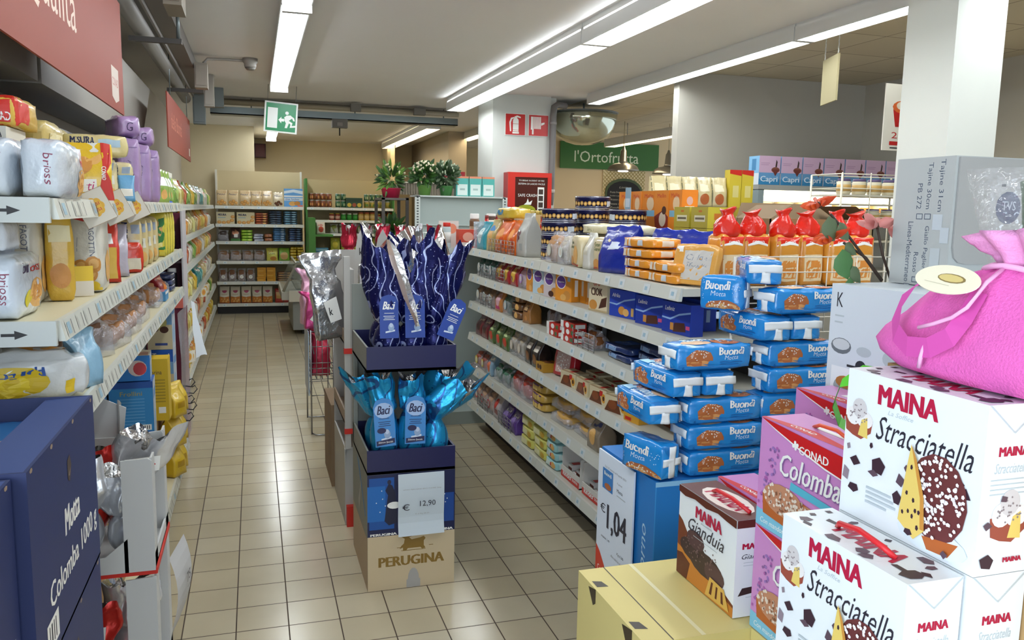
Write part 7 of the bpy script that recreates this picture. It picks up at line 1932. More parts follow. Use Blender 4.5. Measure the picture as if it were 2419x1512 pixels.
# --- shelf 2
redc = clearbag('candy_bag', 'bag', 'clear bag of bright candies', .14, .1, .13, M('#a8503a', .5, var=.7, bscale=45), P('#d9c93a'), 61, 1)
rrow(redc, 2, 5.82, .16, Z2, 'on the fifth gondola shelf')
blc = bag('candy_bag', 'bag', '', .13, .1, .15, wrap('#8fb0c8', .3), [('e', .5, .4, .3, .25, P('#d9704a')), ('r', .2, .7, .8, .85, wp)], (), ())
one(blc, 5.5, Z2, 'pale blue sweets bag on the fifth gondola shelf')
dgr = clearbag('candy_bag', 'bag', 'clear bag of green drops', .16, .1, .13, M('#2f6a4a', .5, var=.5, bscale=45), None, 64, 1)
rrow(dgr, 2, 5.3, .18, Z2, 'on the fifth gondola shelf')
rcd = clearbag('candy_bag', 'bag', 'clear bag of red wrapped candies', .2, .12, .16, M('#b5321f', .4, var=.6, bscale=45), None, 67, 1)
rrow(rcd, 2, 4.9, .21, Z2, 'on the fifth gondola shelf')
cakeP = soft('sponge_finger_pack', 'pack', 'yellow sponge finger pack', .2, .13, .05, wrap('#c9a24a', .3), [('e', .2, .5, .1, .4, P('#e0bf6a')), ('e', .45, .5, .1, .4, P('#e0bf6a')), ('e', .7, .5, .1, .4, P('#e0bf6a')), ('r', .1, .75, .9, .95, P('#5b2f5f'))], (), (), [('r', .2, .3, .8, .7, P('#5b2f5f')), ('r', .3, .4, .7, .6, wp)], (), .1, .5, .004, 3)
stack(cakeP, 3, (gx(cakeP), 4.46, Z2 + .001), RZ, 'farther yellow pile, fifth gondola shelf', None, .004, .06, .053)
cl3 = clearbag('sponge_finger_bag', 'bag', 'clear bag of sponge fingers', .24, .14, .075, M('#cfa050', .6, var=.15, bscale=18), None, 71, 1)
stack(cl3, 2, (gx(cl3, .04), 4.12, Z2 + .001), RZ, 'farther clear pile, fifth gondola shelf', None, .004, .06, .078)
stack(cl3, 2, (gx(cl3, .06), 3.84, Z2 + .001), RZ, 'nearer clear pile, fifth gondola shelf', None, .004, .06, .078)
tallc = bag('biscuit_bag', 'bag', '', .14, .1, .16, wrap('#8a7a66', .3), [('e', .5, .4, .3, .25, biscuit2), ('r', .2, .7, .8, .85, P('#3a3f6a'))], (), ())
one(tallc, 3.62, Z2, 'grey brown biscuit bag standing on the fifth gondola shelf')
dkb = carton('chocolate_box', 'box', 'dark brown chocolate box', .2, .1, .12, P('#4a3230'), [('r', .05, .55, .35, .85, P('#6a2a3f')), ('e', .55, .4, .2, .2, P('#7a4a2a')), ('e', .72, .35, .16, .16, P('#5a2f1a'))])
rrow(dkb, 2, 3.32, .22, Z2, 'on the fifth gondola shelf', off=.12)
orb = carton('wafer_box', 'box', '', .2, .14, .04, P('#d97a1f'), (), (), (), [('r', .12, .15, .88, .85, P('#6a4a2a')), ('e', .5, .5, .25, .3, P('#d9b070'))])
orb.put((1.68, 3.35, Z2 + .001), R(-78), 'orange framed wafer box lying on the fifth gondola shelf', None)
orb.put((1.66, 3.1, Z2 + .001), R(-92), 'orange framed wafer box lying nearer, beside the price board', None)
# --- base shelf
lol = clearbag('candy_bag', 'bag', 'clear bag of lollipops', .15, .12, .16, M('#c9a080', .5, var=.7, bscale=40), P('#c92a2a'), 75, 1)
rrow(lol, 3, 5.82, .17, Z1, 'on the bottom gondola shelf')
wht_ = bag('candy_bag', 'bag', '', .15, .1, .18, wrap('#b9b0b4', .3), [('e', .4, .6, .25, .2, redP), ('r', .2, .2, .8, .4, P('#8a4a4a'))], (), ())
one(wht_, 5.3, Z1, 'white and red sweets bag on the bottom gondola shelf')
pur_ = bag('candy_bag', 'bag', 'violet sweets bag', .15, .1, .14, wrap('#5a3a8a', .28), [('e', .5, .5, .3, .25, P('#8a6fb5')), ('r', .2, .7, .8, .82, wp)], (), ())
rrow(pur_, 2, 5.1, .17, Z1, 'on the bottom gondola shelf')
fence(5.6, Z1, 'wire fence at the far end of the bottom gondola shelf'); fence(5.05, Z1, 'wire fence before the violet bags')
yel_ = soft('cracker_pack', 'pack', 'pale yellow cracker pack', .2, .1, .06, wrap('#d6cf6a', .28), [('r', .1, .2, .6, .8, P('#e8e3b0')), ('e', .8, .5, .12, .3, P('#c9a03a'))], [('r', .2, .2, .8, .8, P('#e6de9a'))], (), [('r', .2, .25, .8, .75, P('#c9bb3f')), ('r', .25, .3, .75, .7, P('#e3da85'))], (), .08, .4, .004, 3)
stack(yel_, 3, (gx(yel_, .02), 4.62, Z1 + .001), RZ, 'farther yellow pile, bottom gondola shelf', None, .004, .05, .062)
stack(yel_, 3, (gx(yel_, .02), 4.39, Z1 + .001), RZ, 'nearer yellow pile, bottom gondola shelf', None, .004, .05, .062)
tl_ = soft('cracker_pack', 'pack', 'pale teal cracker pack', .16, .1, .05, wrap('#9fd0cf', .28), [('r', .1, .2, .5, .8, P('#d9e6dc')), ('e', .75, .5, .18, .35, biscuit2), ('r', .5, .3, .6, .7, P('#c9402a'))], [('r', .2, .2, .8, .8, P('#cfe3df'))], (), [('r', .1, .2, .9, .8, P('#d3e3dc')), ('e', .6, .5, .2, .3, biscuit2)], (), .08, .4, .004, 3)
stack(tl_, 4, (gx(tl_, .02), 4.19, Z1 + .001), RZ, 'pile beside the yellow packs', None, .004, .05, .052)
stack(tl_, 4, (gx(tl_, .02), 3.22, Z1 + .001), RZ, 'pile behind the price board', None, .004, .05, .052)
stack(tl_, 4, (gx(tl_, .02), 3.05, Z1 + .001), RZ, 'at the gondola foot close to the price board', None, .004, .05, .052) if False else None
def bar_tray(y, lab, lab2):
    t = thing('bar_tray', lab, 'display tray', (1.585, y, Z1 + .002), (0, 0, RZ), 'white cardboard bar trays on the bottom gondola shelf')
    b = MB(); wc = M('#d9d4cc', .5); w, d = .13, .19
    b.box(-w, w, 0, d, 0, .006, wc); b.box(-w, w, 0, .006, 0, .06, wc); b.box(-w, -w + .006, .006, d, 0, .16, wc); b.box(w - .006, w, .006, d, 0, .16, wc); b.box(-w, w, d - .006, d, 0, .2, M('#7a5a44', .7))
    b.face('F', -w, w, 0, d, 0, .06, [('r', 0, 0, 1, .55, redP), ('t', '**kinder', .1, .2, .6, .7, wp), ('t', '*bueno', .62, .25, .92, .6, wp)])
    obj('tray', b, t)
    return t
bar = carton('chocolate_bar', 'bar', 'white and red chocolate bar', .05, .12, .03, P('#e3ded8'), [('r', 0, 0, 1, .5, P('#5a2a20'))], (), (), [('r', .1, .1, .9, .5, redP), ('r', .1, .6, .9, .85, P('#5a2a20'))])
for j, y in enumerate((3.92, 3.62)):
    bar_tray(y, ('farther white cardboard tray of chocolate bars, bottom gondola shelf', 'nearer white cardboard tray of chocolate bars, bottom gondola shelf')[j], '')
    for i in range(4):
        for k in range(2 if i != 1 else 1):
            bar.put((1.68, y + .085 - .057 * i, Z1 + .0095 + .032 * k), RZ, 'chocolate bar in the %s tray, %s from the left, %s layer' % (('farther', 'nearer')[j], ORD[i + 1], ('lower', 'upper')[k]), 'chocolate bars in the white trays')
blo = carton('biscuit_box', 'box', '', .12, .09, .2, P('#3f7fb5'), [('r', 0, 0, .35, 1, P('#cfd6d6')), ('e', .65, .75, .16, .1, P('#d9742a')), ('r', .42, .2, .9, .55, P('#2f5f95'))], (), [('r', 0, 0, 1, 1, P('#c3ccd0'))], ())
one(blo, 3.40, Z1, 'blue and white box with an orange spot, bottom gondola shelf', rz=8)

# --- end shelf goods: red bottles, jars, cartons
EZ = 1.371
rb = jar_kind('red_bottle', 'bottle', '', .038, .24, M('#b5241c', .2, 0, 0, 0, 0, 60, .4), P('#b5241c'), P('#8f1a16'))
RB = MB(); RB.lathe([(.04, 0), (.043, .005), (.04, .1), (.018, .17), (.014, .23)], M('#b01f1a', .18, coat=.4), 16)
RB2 = MB(); RB2.lathe([(.0145, .215), (.0145, .25)], P('#7a1512'), 12)
redbot = Kind('red_bottle', 'bottle', '', [('glass', RB), ('cap', RB2)], .086, .086, .25)
for i in range(6):
    redbot.put((1.72 + .093 * i, 6.12 + .02 * (i % 2), EZ), 0, 'red bottle on the gondola end shelf, %s from the left' % ORD[i + 1], 'red bottles on the gondola end shelf')
jr = jar_kind('spread_jar', 'jar', '', .042, .13, P('#4a2a1a'), wp, P('#d9d0c0'))
for i in range(4):
    jr.put((1.76 + .1 * i, 6.28, EZ), 0, 'chocolate spread jar behind the red bottles, %s from the left' % ORD[i + 1], 'spread jars on the gondola end shelf')
for i in range(3):
    jr.put((1.8 + .1 * i, 6.28, EZ + .132), 0, 'chocolate spread jar in the upper layer behind the red bottles, %s from the left' % ORD[i + 1], 'spread jars on the gondola end shelf')
colm = jar_kind('tall_jar', 'jar', '', .04, .26, P('#6a4a30'), wp, P('#8a6a4a'))
colm.put((1.66, 6.26, EZ), 0, 'tall brown jar column left of the spread jars', None)
bx = carton('card_tray', 'box', '', .36, .12, .1, P('#c9ad7c'), (), (), (), [('r', .05, .1, .95, .9, P('#d9c9a0'))])
bx.put((1.98, 6.08, EZ + .27), 0, 'beige cardboard tray above the red bottles', None) if False else None
t = thing('card_tray', 'beige cardboard tray of small gold jars standing behind the red bottles', 'tray', (2.12, 6.33, EZ))
b = MB(); b.box(-.2, .2, -.07, .05, 0, .26, P('#c2a877')); obj('box', b, t)
b = MB()
for i in range(9):
    b.lathe([(.02, .26), (.021, .29), (.012, .295)], P('#b9a45a'), 10, (-.17 + .042 * i, -.01, 0))
o = obj('small_jars', b, t); o['kind'] = 'stuff'
rbx = carton('chocolate_box', 'box', '', .14, .1, .14, P('#c8442c'), [('e', .5, .6, .3, .25, P('#e3a08a')), ('r', .1, .1, .9, .3, P('#d9c9c0'))])
rbx.put((1.56, 6.12, EZ), 0, 'red box at the left of the red bottles', None)
flag = carton('promo_card', 'card', '', .16, .01, .2, P('#d9cfc8'), [('e', .4, .4, .2, .2, P('#4a2a2a')), ('e', .65, .7, .25, .2, P('#e38a6a'))])
flag.put((1.46, 6.3, EZ), 0, 'white promotional card with a red top, left of the red box', None)
bott = jar_kind('clear_bottle', 'bottle', '', .032, .19, P('#b9c3c4'), redP, P('#c9c3bd'))
bott.put((1.40, 6.1, EZ), 0, 'pale bottle with a red cap at the left of the end shelf', None)
t = thing('wire_basket', 'white wire basket at the left end of the bottle shelf', 'basket', (1.31, 6.12, EZ))
b = MB()
for z in (.01, .06, .11):
    b.tube([(-.07, -.06, z), (.06, -.06, z), (.06, .1, z), (-.07, .1, z), (-.07, -.06, z)], .003, wp, 6)
for x, y in ((-.07, -.06), (.06, -.06), (.06, .1), (-.07, .1), (0, -.06)):
    b.cyl((x, y, 0), (x, y, .11), .003, wp, 6)
obj('frame', b, t)
# slanted clear divider at the far corner of the top shelf
b = MB(); b.box(1.56, 2.0, 5.9, 5.905, Z6, Z6 + .2, film('divider', '#cfdde6', .4, .1))
tag(obj('clear_divider', b), 'clear plastic divider at the far end of the gondola top', 'divider')
# ================================================================== BACK SHELVES
def brow(K, n, x0, step, z, where, y=13.235, desc=None, jr=.04, group=None):
    row(K, n, (x0 + K.w / 2, y + K.d / 2, z + .001), (step, 0, 0), 0, where, 'left', group, .003, jr, desc)
def bstack(K, n, x, z, where, y=13.235, dz=None, desc=None):
    stack(K, n, (x + K.w / 2, y + K.d / 2, z + .001), 0, where, None, .004, .03, dz, desc)
def bs(i):
    return 'on the %s back shelf' % ('top', 'second', 'third', 'fourth', 'fifth', 'lowest')[i]
top6 = bag('biscuit_bag', 'bag', 'tan biscuit bag', .155, .1, .235, wrap('#cdb48a', .3), lay('*MISURA', navy, None, biscuit, biscuit2, None, 3) + [('e', .8, .9, .14, .08, P('#c9744a'))], (), ())
brow(top6, 5, -.54, .166, BZ[5], bs(0))
dk6 = bag('biscuit_bag', 'bag', '', .15, .1, .22, wrap('#d3c3a4', .3), lay('*MISURA', navy, None, choc, brown, None, 5) + [('r', .0, .9, 1, 1, P('#2a1a14'))], (), ())
dk6.put((.365, 13.27, BZ[5] + .001), 0, 'white and brown biscuit bag left of the big blue bag, top back shelf', None)
top6.put((-.07, 13.5, BZ[5] + .001), R(8), 'tan biscuit bag in the second line on the top back shelf, left', 'tan biscuit bags behind') ; top6.put((.1, 13.5, BZ[5] + .001), R(-5), 'tan biscuit bag in the second line on the top back shelf, right', 'tan biscuit bags behind')
bigb = carton('wafer_bag', 'bag', '', .28, .12, .28, wrap('#3f8fd0', .3), [('r', 0, .55, 1, .62, wp), ('p', [(0, .72), (.5, .8), (1, .7), (1, .88), (.5, .95), (0, .86)], P('#d6e4f0')), ('r', 0, .34, 1, .5, P('#c9d9e8')), ('t', '*Gran Turchese', .08, .37, .8, .47, P('#1f57a0'), .3), ('e', .45, .18, .2, .13, biscuit2), ('e', .7, .2, .17, .12, biscuit), ('r', .72, .02, 1, .1, P('#d9705a'))])
bigb.put((.595, 13.3, BZ[5] + .001), 0, 'large blue and white biscuit pack at the right end of the top back shelf', None)
mb2 = carton('biscuit_box', 'box', 'cream biscuit box with navy lettering', .26, .14, .18, P('#d8cda6'), [('t', '**MISURA', .08, .68, .55, .86, navy), ('r', .08, .5, .5, .56, P('#8aa9b8'))] + cookies([(.15, .15), (.4, .12), (.65, .16), (.85, .3), (.9, .6)], .12, 1.1, biscuit, biscuit2))
brow(mb2, 2, -.54, .29, BZ[4], bs(1))
def flat(desc, hx, pic, w=.2, h=.034, lab=P('#d9d9d9'), key=0, txt=None):
    return soft('biscuit_pack', 'pack', desc, w, .15, h, wrap(hx, .3), [('r', .1, .25, .45, .75, lab), ('e', .75, .5, .14, .34, pic)], (), (), [('r', .15, .2, .6, .8, lab)], (), .06, .4, .003, key)
rb_ = flat('red brown flat pack', '#8a3a22', biscuit2, .18, .033, P('#c96a3a'))
nv1, bl1, bl2, nv2 = flat('navy flat pack', '#1c2436', P('#3f5a7a'), .19, .033, P('#2f4a62')), flat('blue grey flat pack', '#2f5068', P('#8fb5cc'), .2, .033, P('#6fa9c8')), flat('blue flat pack', '#35689c', P('#a9c3dc'), .18, .031, P('#5f95cc')), flat('dark navy flat pack', '#18243f', P('#5f7fa9'), .2, .032, P('#3f62a0'))
bstack(rb_, 5, .02, BZ[4], 'red brown pile, second back shelf', dz=.0355)
bstack(nv1, 6, .225, BZ[4], 'navy pile, second back shelf', dz=.035)
bstack(bl1, 6, .445, BZ[4], 'blue grey pile, second back shelf', dz=.035)
dcl = clearbag('biscuit_bag', 'bag', '', .16, .1, .17, M('#3d2c24', .6, var=.3, bscale=30), None, 81, 1)
dcl.put((-.45, 13.28, BZ[3] + .001), 0, 'clear bag of dark biscuits at the left of the third back shelf', None)
pcb = bag('biscuit_bag', 'bag', '', .14, .1, .2, wrap('#4a3530', .3), [('e', .5, .65, .35, .22, P('#c98a6a')), ('r', .35, .3, .75, .55, wp), ('r', 0, 0, 1, .2, P('#3f7a3a'))], (), ())
pcb.put((-.275, 13.28, BZ[3] + .001), 0, 'dark bag with a white and orange picture on the third back shelf', None)
grp = flat('lime green flat pack', '#8fc42f', P('#c9e06a'), .16, .042, P('#b5d94a'))
bstack(grp, 4, -.19, BZ[3], 'lime pile, third back shelf', dz=.0445)
wbp = flat('pale violet flat pack', '#b9bfd6', P('#8f9fc4'), .14, .036, P('#d9dde9'))
bstack(wbp, 3, -.01, BZ[3], 'pale violet pile, third back shelf', dz=.038)
brb = flat('brown flat pack', '#8a5030', P('#b9805a'), .12, .055, P('#a86a3f'))
bstack(brb, 2, .15, BZ[3], 'brown pile, third back shelf', dz=.058)
bstack(bl2, 7, .285, BZ[3], 'blue pile, third back shelf', dz=.033)
bstack(nv2, 6, .515, BZ[3], 'dark navy pile, third back shelf', dz=.034)
cbr = clearbag('bread_bag', 'bag', 'clear bag of toasted bread', .17, .12, .17, M('#8a6240', .7, var=.3, bscale=30), None, 84, 1)
brow(cbr, 4, -.54, .175, BZ[2], bs(3))
yfb = bag('biscuit_bag', 'bag', '', .17, .12, .2, wrap('#d6cf5a', .3), [('t', '*Fette', .15, .7, .6, .85, P('#b5402a')), ('t', '*Grano', .15, .5, .75, .66, P('#5a6a2a')), ('e', .6, .2, .3, .16, biscuit)], (), ())
yfb.put((.26, 13.28, BZ[2] + .001), 0, 'yellow biscuit bag on the fourth back shelf', None)
gfb = bag('biscuit_bag', 'bag', '', .165, .12, .2, wrap('#7fb03a', .3), [('e', .5, .4, .38, .3, P('#d9b070')), ('r', .3, .8, .7, .9, P('#d9402a'))], (), ())
gfb.put((.44, 13.28, BZ[2] + .001), 0, 'green biscuit bag beside the yellow boxes on the fourth back shelf', None)
ybx = flat('bright yellow flat box', '#d9b21f', P('#e6cf5a'), .095, .042, P('#e8d06a'))
for c_ in range(2):
    bstack(ybx, 5, .535 + .105 * c_, BZ[2], '%s yellow pile, fourth back shelf' % ('left', 'right')[c_], dz=.044)
rbg = clearbag('bread_bag', 'bag', 'clear rusk bag with round white label', .125, .1, .2, M('#7a4f30', .7, var=.3, bscale=30), wp, 87, 1)
brow(rbg, 4, -.53, .135, BZ[1], bs(4))
ob2 = carton('biscuit_box', 'box', 'orange yellow biscuit box', .13, .12, .07, P('#d9981f'), [('t', 'Digestive', .1, .55, .8, .8, P('#8a4a1a')), ('r', .1, .2, .7, .3, P('#e8c05a'))])
for c_ in range(2):
    bstack(ob2, 3, .03 + .14 * c_, BZ[1], '%s orange pile, fifth back shelf' % ('left', 'right')[c_], dz=.072)
bf2 = flat('brown and white flat pack', '#6a3f22', biscuit2, .24, .034, P('#b98a4a'))
bstack(bf2, 4, .33, BZ[1], 'brown and white pile, fifth back shelf', dz=.036)
woB = bag('biscuit_bag', 'bag', 'white and orange biscuit bag', .15, .12, .26, wrap('#d6cdba', .3), [('e', .5, .72, .24, .1, P('#b5486a')), ('r', .2, .52, .8, .56, P('#b9a98a')), ('p', [(0, .0), (1, .0), (1, .42), (.5, .36), (0, .42)], P('#c9782a'))] + cookies([(.2, .22), (.5, .26), (.8, .2), (.35, .12), (.65, .12)], .14, .6, biscuit, biscuit2) + [('r', 0, 0, 1, .06, P('#7a2f1a'))], (), ())
brow(woB, 5, -.53, .158, BZ[0], bs(5))
rdp = bag('biscuit_bag', 'bag', 'red and clear biscuit bag', .12, .1, .22, wrap('#b5362a', .3), [('r', .1, .3, .9, .75, P('#c99a5a')), ('r', .2, .8, .8, .9, P('#d9b9a4'))], (), ())
brow(rdp, 3, .29, .13, BZ[0], bs(5))
# green sided unit: cans and jars
can_r = can_kind('', .043, .11, P('#8a4a2a'), P('#7a4020'), P('#c98a4a'))
can_g = can_kind('', .04, .11, P('#2f5a3a'), P('#2a5a36'), P('#a9b98a'))
can_y = can_kind('', .04, .105, P('#8a7a2f'), P('#9a8a2f'), P('#4a7a3a'))
GS = 'cans on the green sided shelving'
for i in range(4):
    for k in range(2):
        can_r.put((.87 + .09 * i, 13.3, 1.656 + .112 * k), .7 * i, 'red brown can beside the big blue pack, %s from the left, %s layer' % (ORD[i + 1], ('lower', 'upper')[k]), GS)
for i in range(2):
    for k in range(2):
        can_g.put((1.28 + .085 * i, 13.3, 1.656 + .112 * k), .5 * i, 'dark green can on the top shelf, %s stack, %s layer' % (('left', 'right')[i], ('lower', 'upper')[k]), GS)
wk = carton('can_pack', 'pack', '', .26, .12, .16, P('#2a4a2f'), [('e', .2, .3, .13, .2, P('#c9b03a')), ('e', .5, .3, .13, .2, P('#9a4a2a')), ('e', .8, .3, .13, .2, P('#c9b03a')), ('r', .05, .6, .95, .9, P('#1f3a26'))])
wk.put((1.53, 13.3, 1.656), 0, 'dark green shrink wrapped can pack on the top shelf of the green sided unit', None)
for i in range(5):
    for k in range(2):
        (can_y if k == 0 else can_g).put((1.73 + .086 * i, 13.3, 1.656 + .112 * k), .9 * i, '%s can at the right of the top shelf, %s from the left' % (('yellow lower', 'green upper')[k], ORD[i + 1]), GS)
jrr = jar_kind('preserve_jar', 'jar', '', .04, .11, P('#8a2f22'), P('#b99a3a'), P('#c9a08a'))
jrg = jar_kind('preserve_jar', 'jar', '', .04, .11, P('#2f8a2f'), P('#d9d4c4'), P('#3f9a3a'))
jry = jar_kind('preserve_jar', 'jar', '', .045, .13, P('#c9a24a'), P('#b5502a'), P('#d9bb7a'))
JG = 'jars on the green sided shelving'
seq = [jrr, jrr, jrg, jrg, jrg, jry, jry, jry, jrr, jrr, jry]
nm = ['red', 'red', 'green', 'green', 'green', 'golden', 'golden', 'golden', 'red', 'red', 'golden']
for i, K in enumerate(seq):
    K.put((1.18 + .092 * i, 13.3, 1.461), 0, '%s preserve jar on the second shelf of the green sided unit, %s from the left' % (nm[i], ORD[i + 1]), JG)
oliv = clearbag('olive_bag', 'bag', 'clear olive bag', .12, .08, .15, M('#6f7a2a', .5, var=.3, bscale=40), None, 90, 1)
brow(oliv, 6, 1.15, .145, 1.25, 'on the third shelf of the green sided unit')
yol = bag('pickle_bag', 'bag', 'yellow green pickle bag', .15, .1, .2, wrap('#9a9a2f', .3), [('e', .5, .45, .3, .25, P('#c9b93a')), ('r', .2, .75, .8, .88, P('#d9d0a0'))], (), ())
brow(yol, 6, 1.15, .165, .981, 'on the green unit, fourth shelf')
chip = bag('chips_bag', 'bag', '', .14, .1, .2, wrap('#c9beb0', .3), [('e', .5, .4, .3, .25, P('#b5402a')), ('r', .2, .7, .8, .85, P('#b5402a'))], (), ())
for i, z in enumerate((1.251, .981 - .23 + .0)):
    chip.put((.97, 12.86, (1.251, .751)[i]), R(6), scale=.93, label=('white and red snack bag on the upper ledge of the green slotted panel', 'white and red snack bag on a lower ledge of the green slotted panel')[i], group='snack bags on the green slotted panel')
bx4 = carton('snack_box', 'box', '', .2, .12, .06, P('#4a95c4'), [('r', .1, .2, .9, .8, P('#9fc9dc'))])
bx4.put((.98, 12.86, .981), 0, 'blue box on the middle ledge of the green slotted panel', None)
# refrigerated counter
t = thing('refrigerated_counter', 'grey refrigerated counter with a curved glass front at the aisle end', 'counter', (.56, 10.9, 0))
fr_g = M('#8d8f8a', .4)
b = MB(); b.box(-.1, 1.0, .0, 1.5, .06, .5, fr_g); b.box(.02, 1.0, .05, 1.5, 0, .06, dark); b.box(-.24, 1.0, -.05, 1.5, .46, .56, M('#b3b0a4', .4)); obj('cabinet', b, t)
b = MB(); b.prism([(0, 0), (1.1, 0), (1.1, .14), (.0, .14)], (-.15, -.06, .44), (1, 0, 0), (0, 0, 1), -.02, M('#c9c4b4', .35)); b.box(-.15, 1.0, -.07, -.05, .56, .585, M('#d9d6c9', .3)); obj('bumper', b, t)
gl_ = film('counter_glass', '#9aa39c', .5, .05)
b = MB(); b.add([(-.22, -.04, .57), (-.05, -.04, .93), (.95, -.04, .93), (.95, -.04, .57)], [(0, 3, 2, 1)], gl_); b.add([(-.22, -.04, .57), (-.22, 1.4, .57), (-.05, 1.4, .93), (-.05, -.04, .93)], [(0, 3, 2, 1)], gl_); obj('glass', b, t)
b = MB(); b.tube([(-.22, -.045, .57), (-.05, -.045, .93), (.95, -.045, .93)], .018, M('#b5b5ac', .3, .5), 8); b.tube([(-.05, -.045, .93), (-.05, 1.4, .93)], .016, M('#b5b5ac', .3, .5), 8); b.tube([(.05, .7, 1.02), (.95, .7, 1.02)], .014, M('#b5b5ac', .3, .5), 8); obj('glass_frame', b, t)
b = MB(); b.box(-.05, .9, .05, 1.4, .57, .6, M('#6f6c60', .5)); obj('deck', b, t)
chs = soft('cheese_pack', 'pack', '', .2, .2, .08, wrap('#b9b39a', .3), (), (), (), [('r', .2, .2, .8, .8, wp), ('e', .5, .5, .2, .2, P('#8a9a6a'))], (), .1, .4, .004, 3)
for i in range(6):
    chs.put((.72 + .25 * (i % 3), 11.15 + .3 * (i // 3), 0.602), .2 * i, 'wrapped pack in the refrigerated counter, %s row, %s from the left' % (('front', 'back')[i // 3], ORD[i % 3 + 1]), 'wrapped packs in the refrigerated counter')
# ---------------------------------------------------------------- second left shelving: bags facing the aisle
cols = [('#c9b27a', '#e6d8a8', 'sand'), ('#d98a2a', '#e6b05a', 'orange'), ('#d6cf8a', '#b5a04a', 'pale yellow'), ('#b5502a', '#d98a5a', 'rust red'), ('#d9d6cc', '#b9b5a8', 'white'), ('#6f9a3a', '#a9c46a', 'green'), ('#2f8a8a', '#6fb5b5', 'teal'), ('#d9b53a', '#e6d06a', 'golden')]
pk_ = {}
for hx, h2, nme in cols:
    pk_[nme] = [bag('pasta_bag', 'bag', nme + ' snack bag', .2, .13, hh, wrap(hx, .3), [('e', .5, .4, .32, .22, P(h2)), ('r', .15, .66, .85, .8, P('#efe9dc') if nme != 'white' else P('#c9402a')), ('r', .25, .7, .75, .76, redP if nme != 'rust red' else wp)], (), (), (), 0, 0, .006, k_, .2) for k_, hh in enumerate((.19, .22))]
plan = {5: ['green', 'pale yellow', 'rust red', 'green', 'golden', 'green', 'white', 'teal', 'sand', 'white'], 4: ['white', 'white', 'orange', 'sand', 'pale yellow', 'sand', 'orange', 'golden', 'golden', 'orange'], 3: ['sand', 'rust red', 'rust red', 'white', 'green', 'orange', 'orange', 'white', 'sand', 'golden'], 2: ['white', 'sand', 'golden', 'pale yellow', 'golden', 'teal', 'teal', 'sand', 'sand', 'white'], 1: ['green', 'pale yellow', 'pale yellow', 'golden', 'white', 'rust red', 'sand', 'rust red', 'white', 'sand'], 0: ['golden', 'golden', 'golden', 'orange', 'orange', 'sand', 'white', 'rust red', 'golden', 'orange']}
shn = ('lowest', 'fifth', 'fourth', 'third', 'second', 'top')
for lvl, names in plan.items():
    y = 7.0
    seen = {}
    for i in range(len(names) * 2 + 4):
        nme = names[(i // 2) % len(names)]
        K = pk_[nme][i % 2]
        if y > 13.0:
            break
        seen[i] = 1
        K.put((-.58 - .02 - K.d / 2 - .005 * (i % 3), y + .1, SZ[lvl] + .001), R(90) + random.uniform(-.12, .12), '%s snack bag, %s from the near end of the far left shelving, %s shelf' % (nme, ORD[i + 1] if i < 20 else 'twenty-%s' % ORD[i - 19], shn[lvl]), 'snack bags on the far left shelving')
        y += .225 + (.1 if i % 7 == 3 else 0)
# tall bottles and tubes on its top near end
for i, (hx, nme) in enumerate((('#a3272a', 'red'), ('#2f6fa8', 'blue'), ('#cfd06a', 'yellow'), ('#7fb03a', 'lime'))):
    K = jar_kind('sauce_bottle', 'bottle', '', .035, .24, P(hx), P('#e3ded0'), P('#d9d4c4'))
    K.put((-.64, 6.8 + .075 * i - .0, SZ[5] + .001), 0, '%s bottle at the near end of the far left shelving top' % nme, 'bottles on the far left shelving top')
rs = carton('shelf_sign', 'sign', '', .12, .01, .2, P('#b5242a'), [('r', .1, .6, .9, .85, P('#3a2a3a')), ('t', 'OFFERTA', .1, .3, .9, .5, wp)])
rs.put((-.62, 13.0, 1.9 + .0), R(50), 'red and dark sign plate at the back left corner above the far left shelving', None) if False else None
sc_ = carton('shelf_card', 'card', '', .11, .003, .1, M('#d8d2c4', .5), [('e', .5, .5, .34, .34, P('#e0b04a')), ('e', .5, .5, .22, .22, P('#d98a3a'))])
for i, (y, z) in enumerate(((8.4, .42), (8.75, .42), (9.6, .74), (10.0, .74), (7.3, .42), (7.55, .38))):
    sc_.put((-.55, y, z - .09), R(60), 'small white flower card hanging on the far left shelving, %s from near end' % ORD[(3, 4, 5, 6, 1, 2)[i]], 'flower cards on the far left shelving')
# ================================================================== FAR RIGHT: chilled wall, boxes, plants
t = thing('chilled_cabinet', 'white chilled wall cabinet with a lit strip below the pink blue boxes', 'cabinet', (3.72, 5.5, 0))
cw = M('#c9c6bb', .45)
b = MB(); b.box(0, 1.8, .5, .9, 0, 1.88, cw); b.box(0, 1.8, 0, .5, 1.855, 1.895, M('#9fa09b', .4)); b.box(0, .05, 0, .9, 1.2, 1.86, M('#8a9a9f', .3)); b.box(1.75, 1.8, 0, .9, 0, 1.86, cw); b.box(0, 1.8, 0, .5, 0, .5, cw); obj('body', b, t)
b = MB(); b.box(.06, 1.74, .05, .1, 1.77, 1.85, emitter('cabinet_light', (1.0, .88, .6), 7)); obj('light_strip', b, t)
for z in (1.2, 1.45, 1.66):
    b = MB(); b.box(.05, 1.75, .12, .5, z, z + .015, cw); obj('shelf', b, t)
frz = soft('fresh_pack', 'pack', '', .14, .1, .09, wrap('#d9b98a', .3), [('e', .5, .5, .35, .3, P('#d9772a')), ('r', .1, .7, .9, .9, wp)], (), (), (), (), .1, .4, .004, 3)
for i in range(8):
    frz.put((3.9 + .19 * i, 5.7, 1.676), 0, 'orange white fresh pack in the chilled wall cabinet, %s from the left' % ORD[i + 1], 'fresh packs in the chilled wall cabinet')
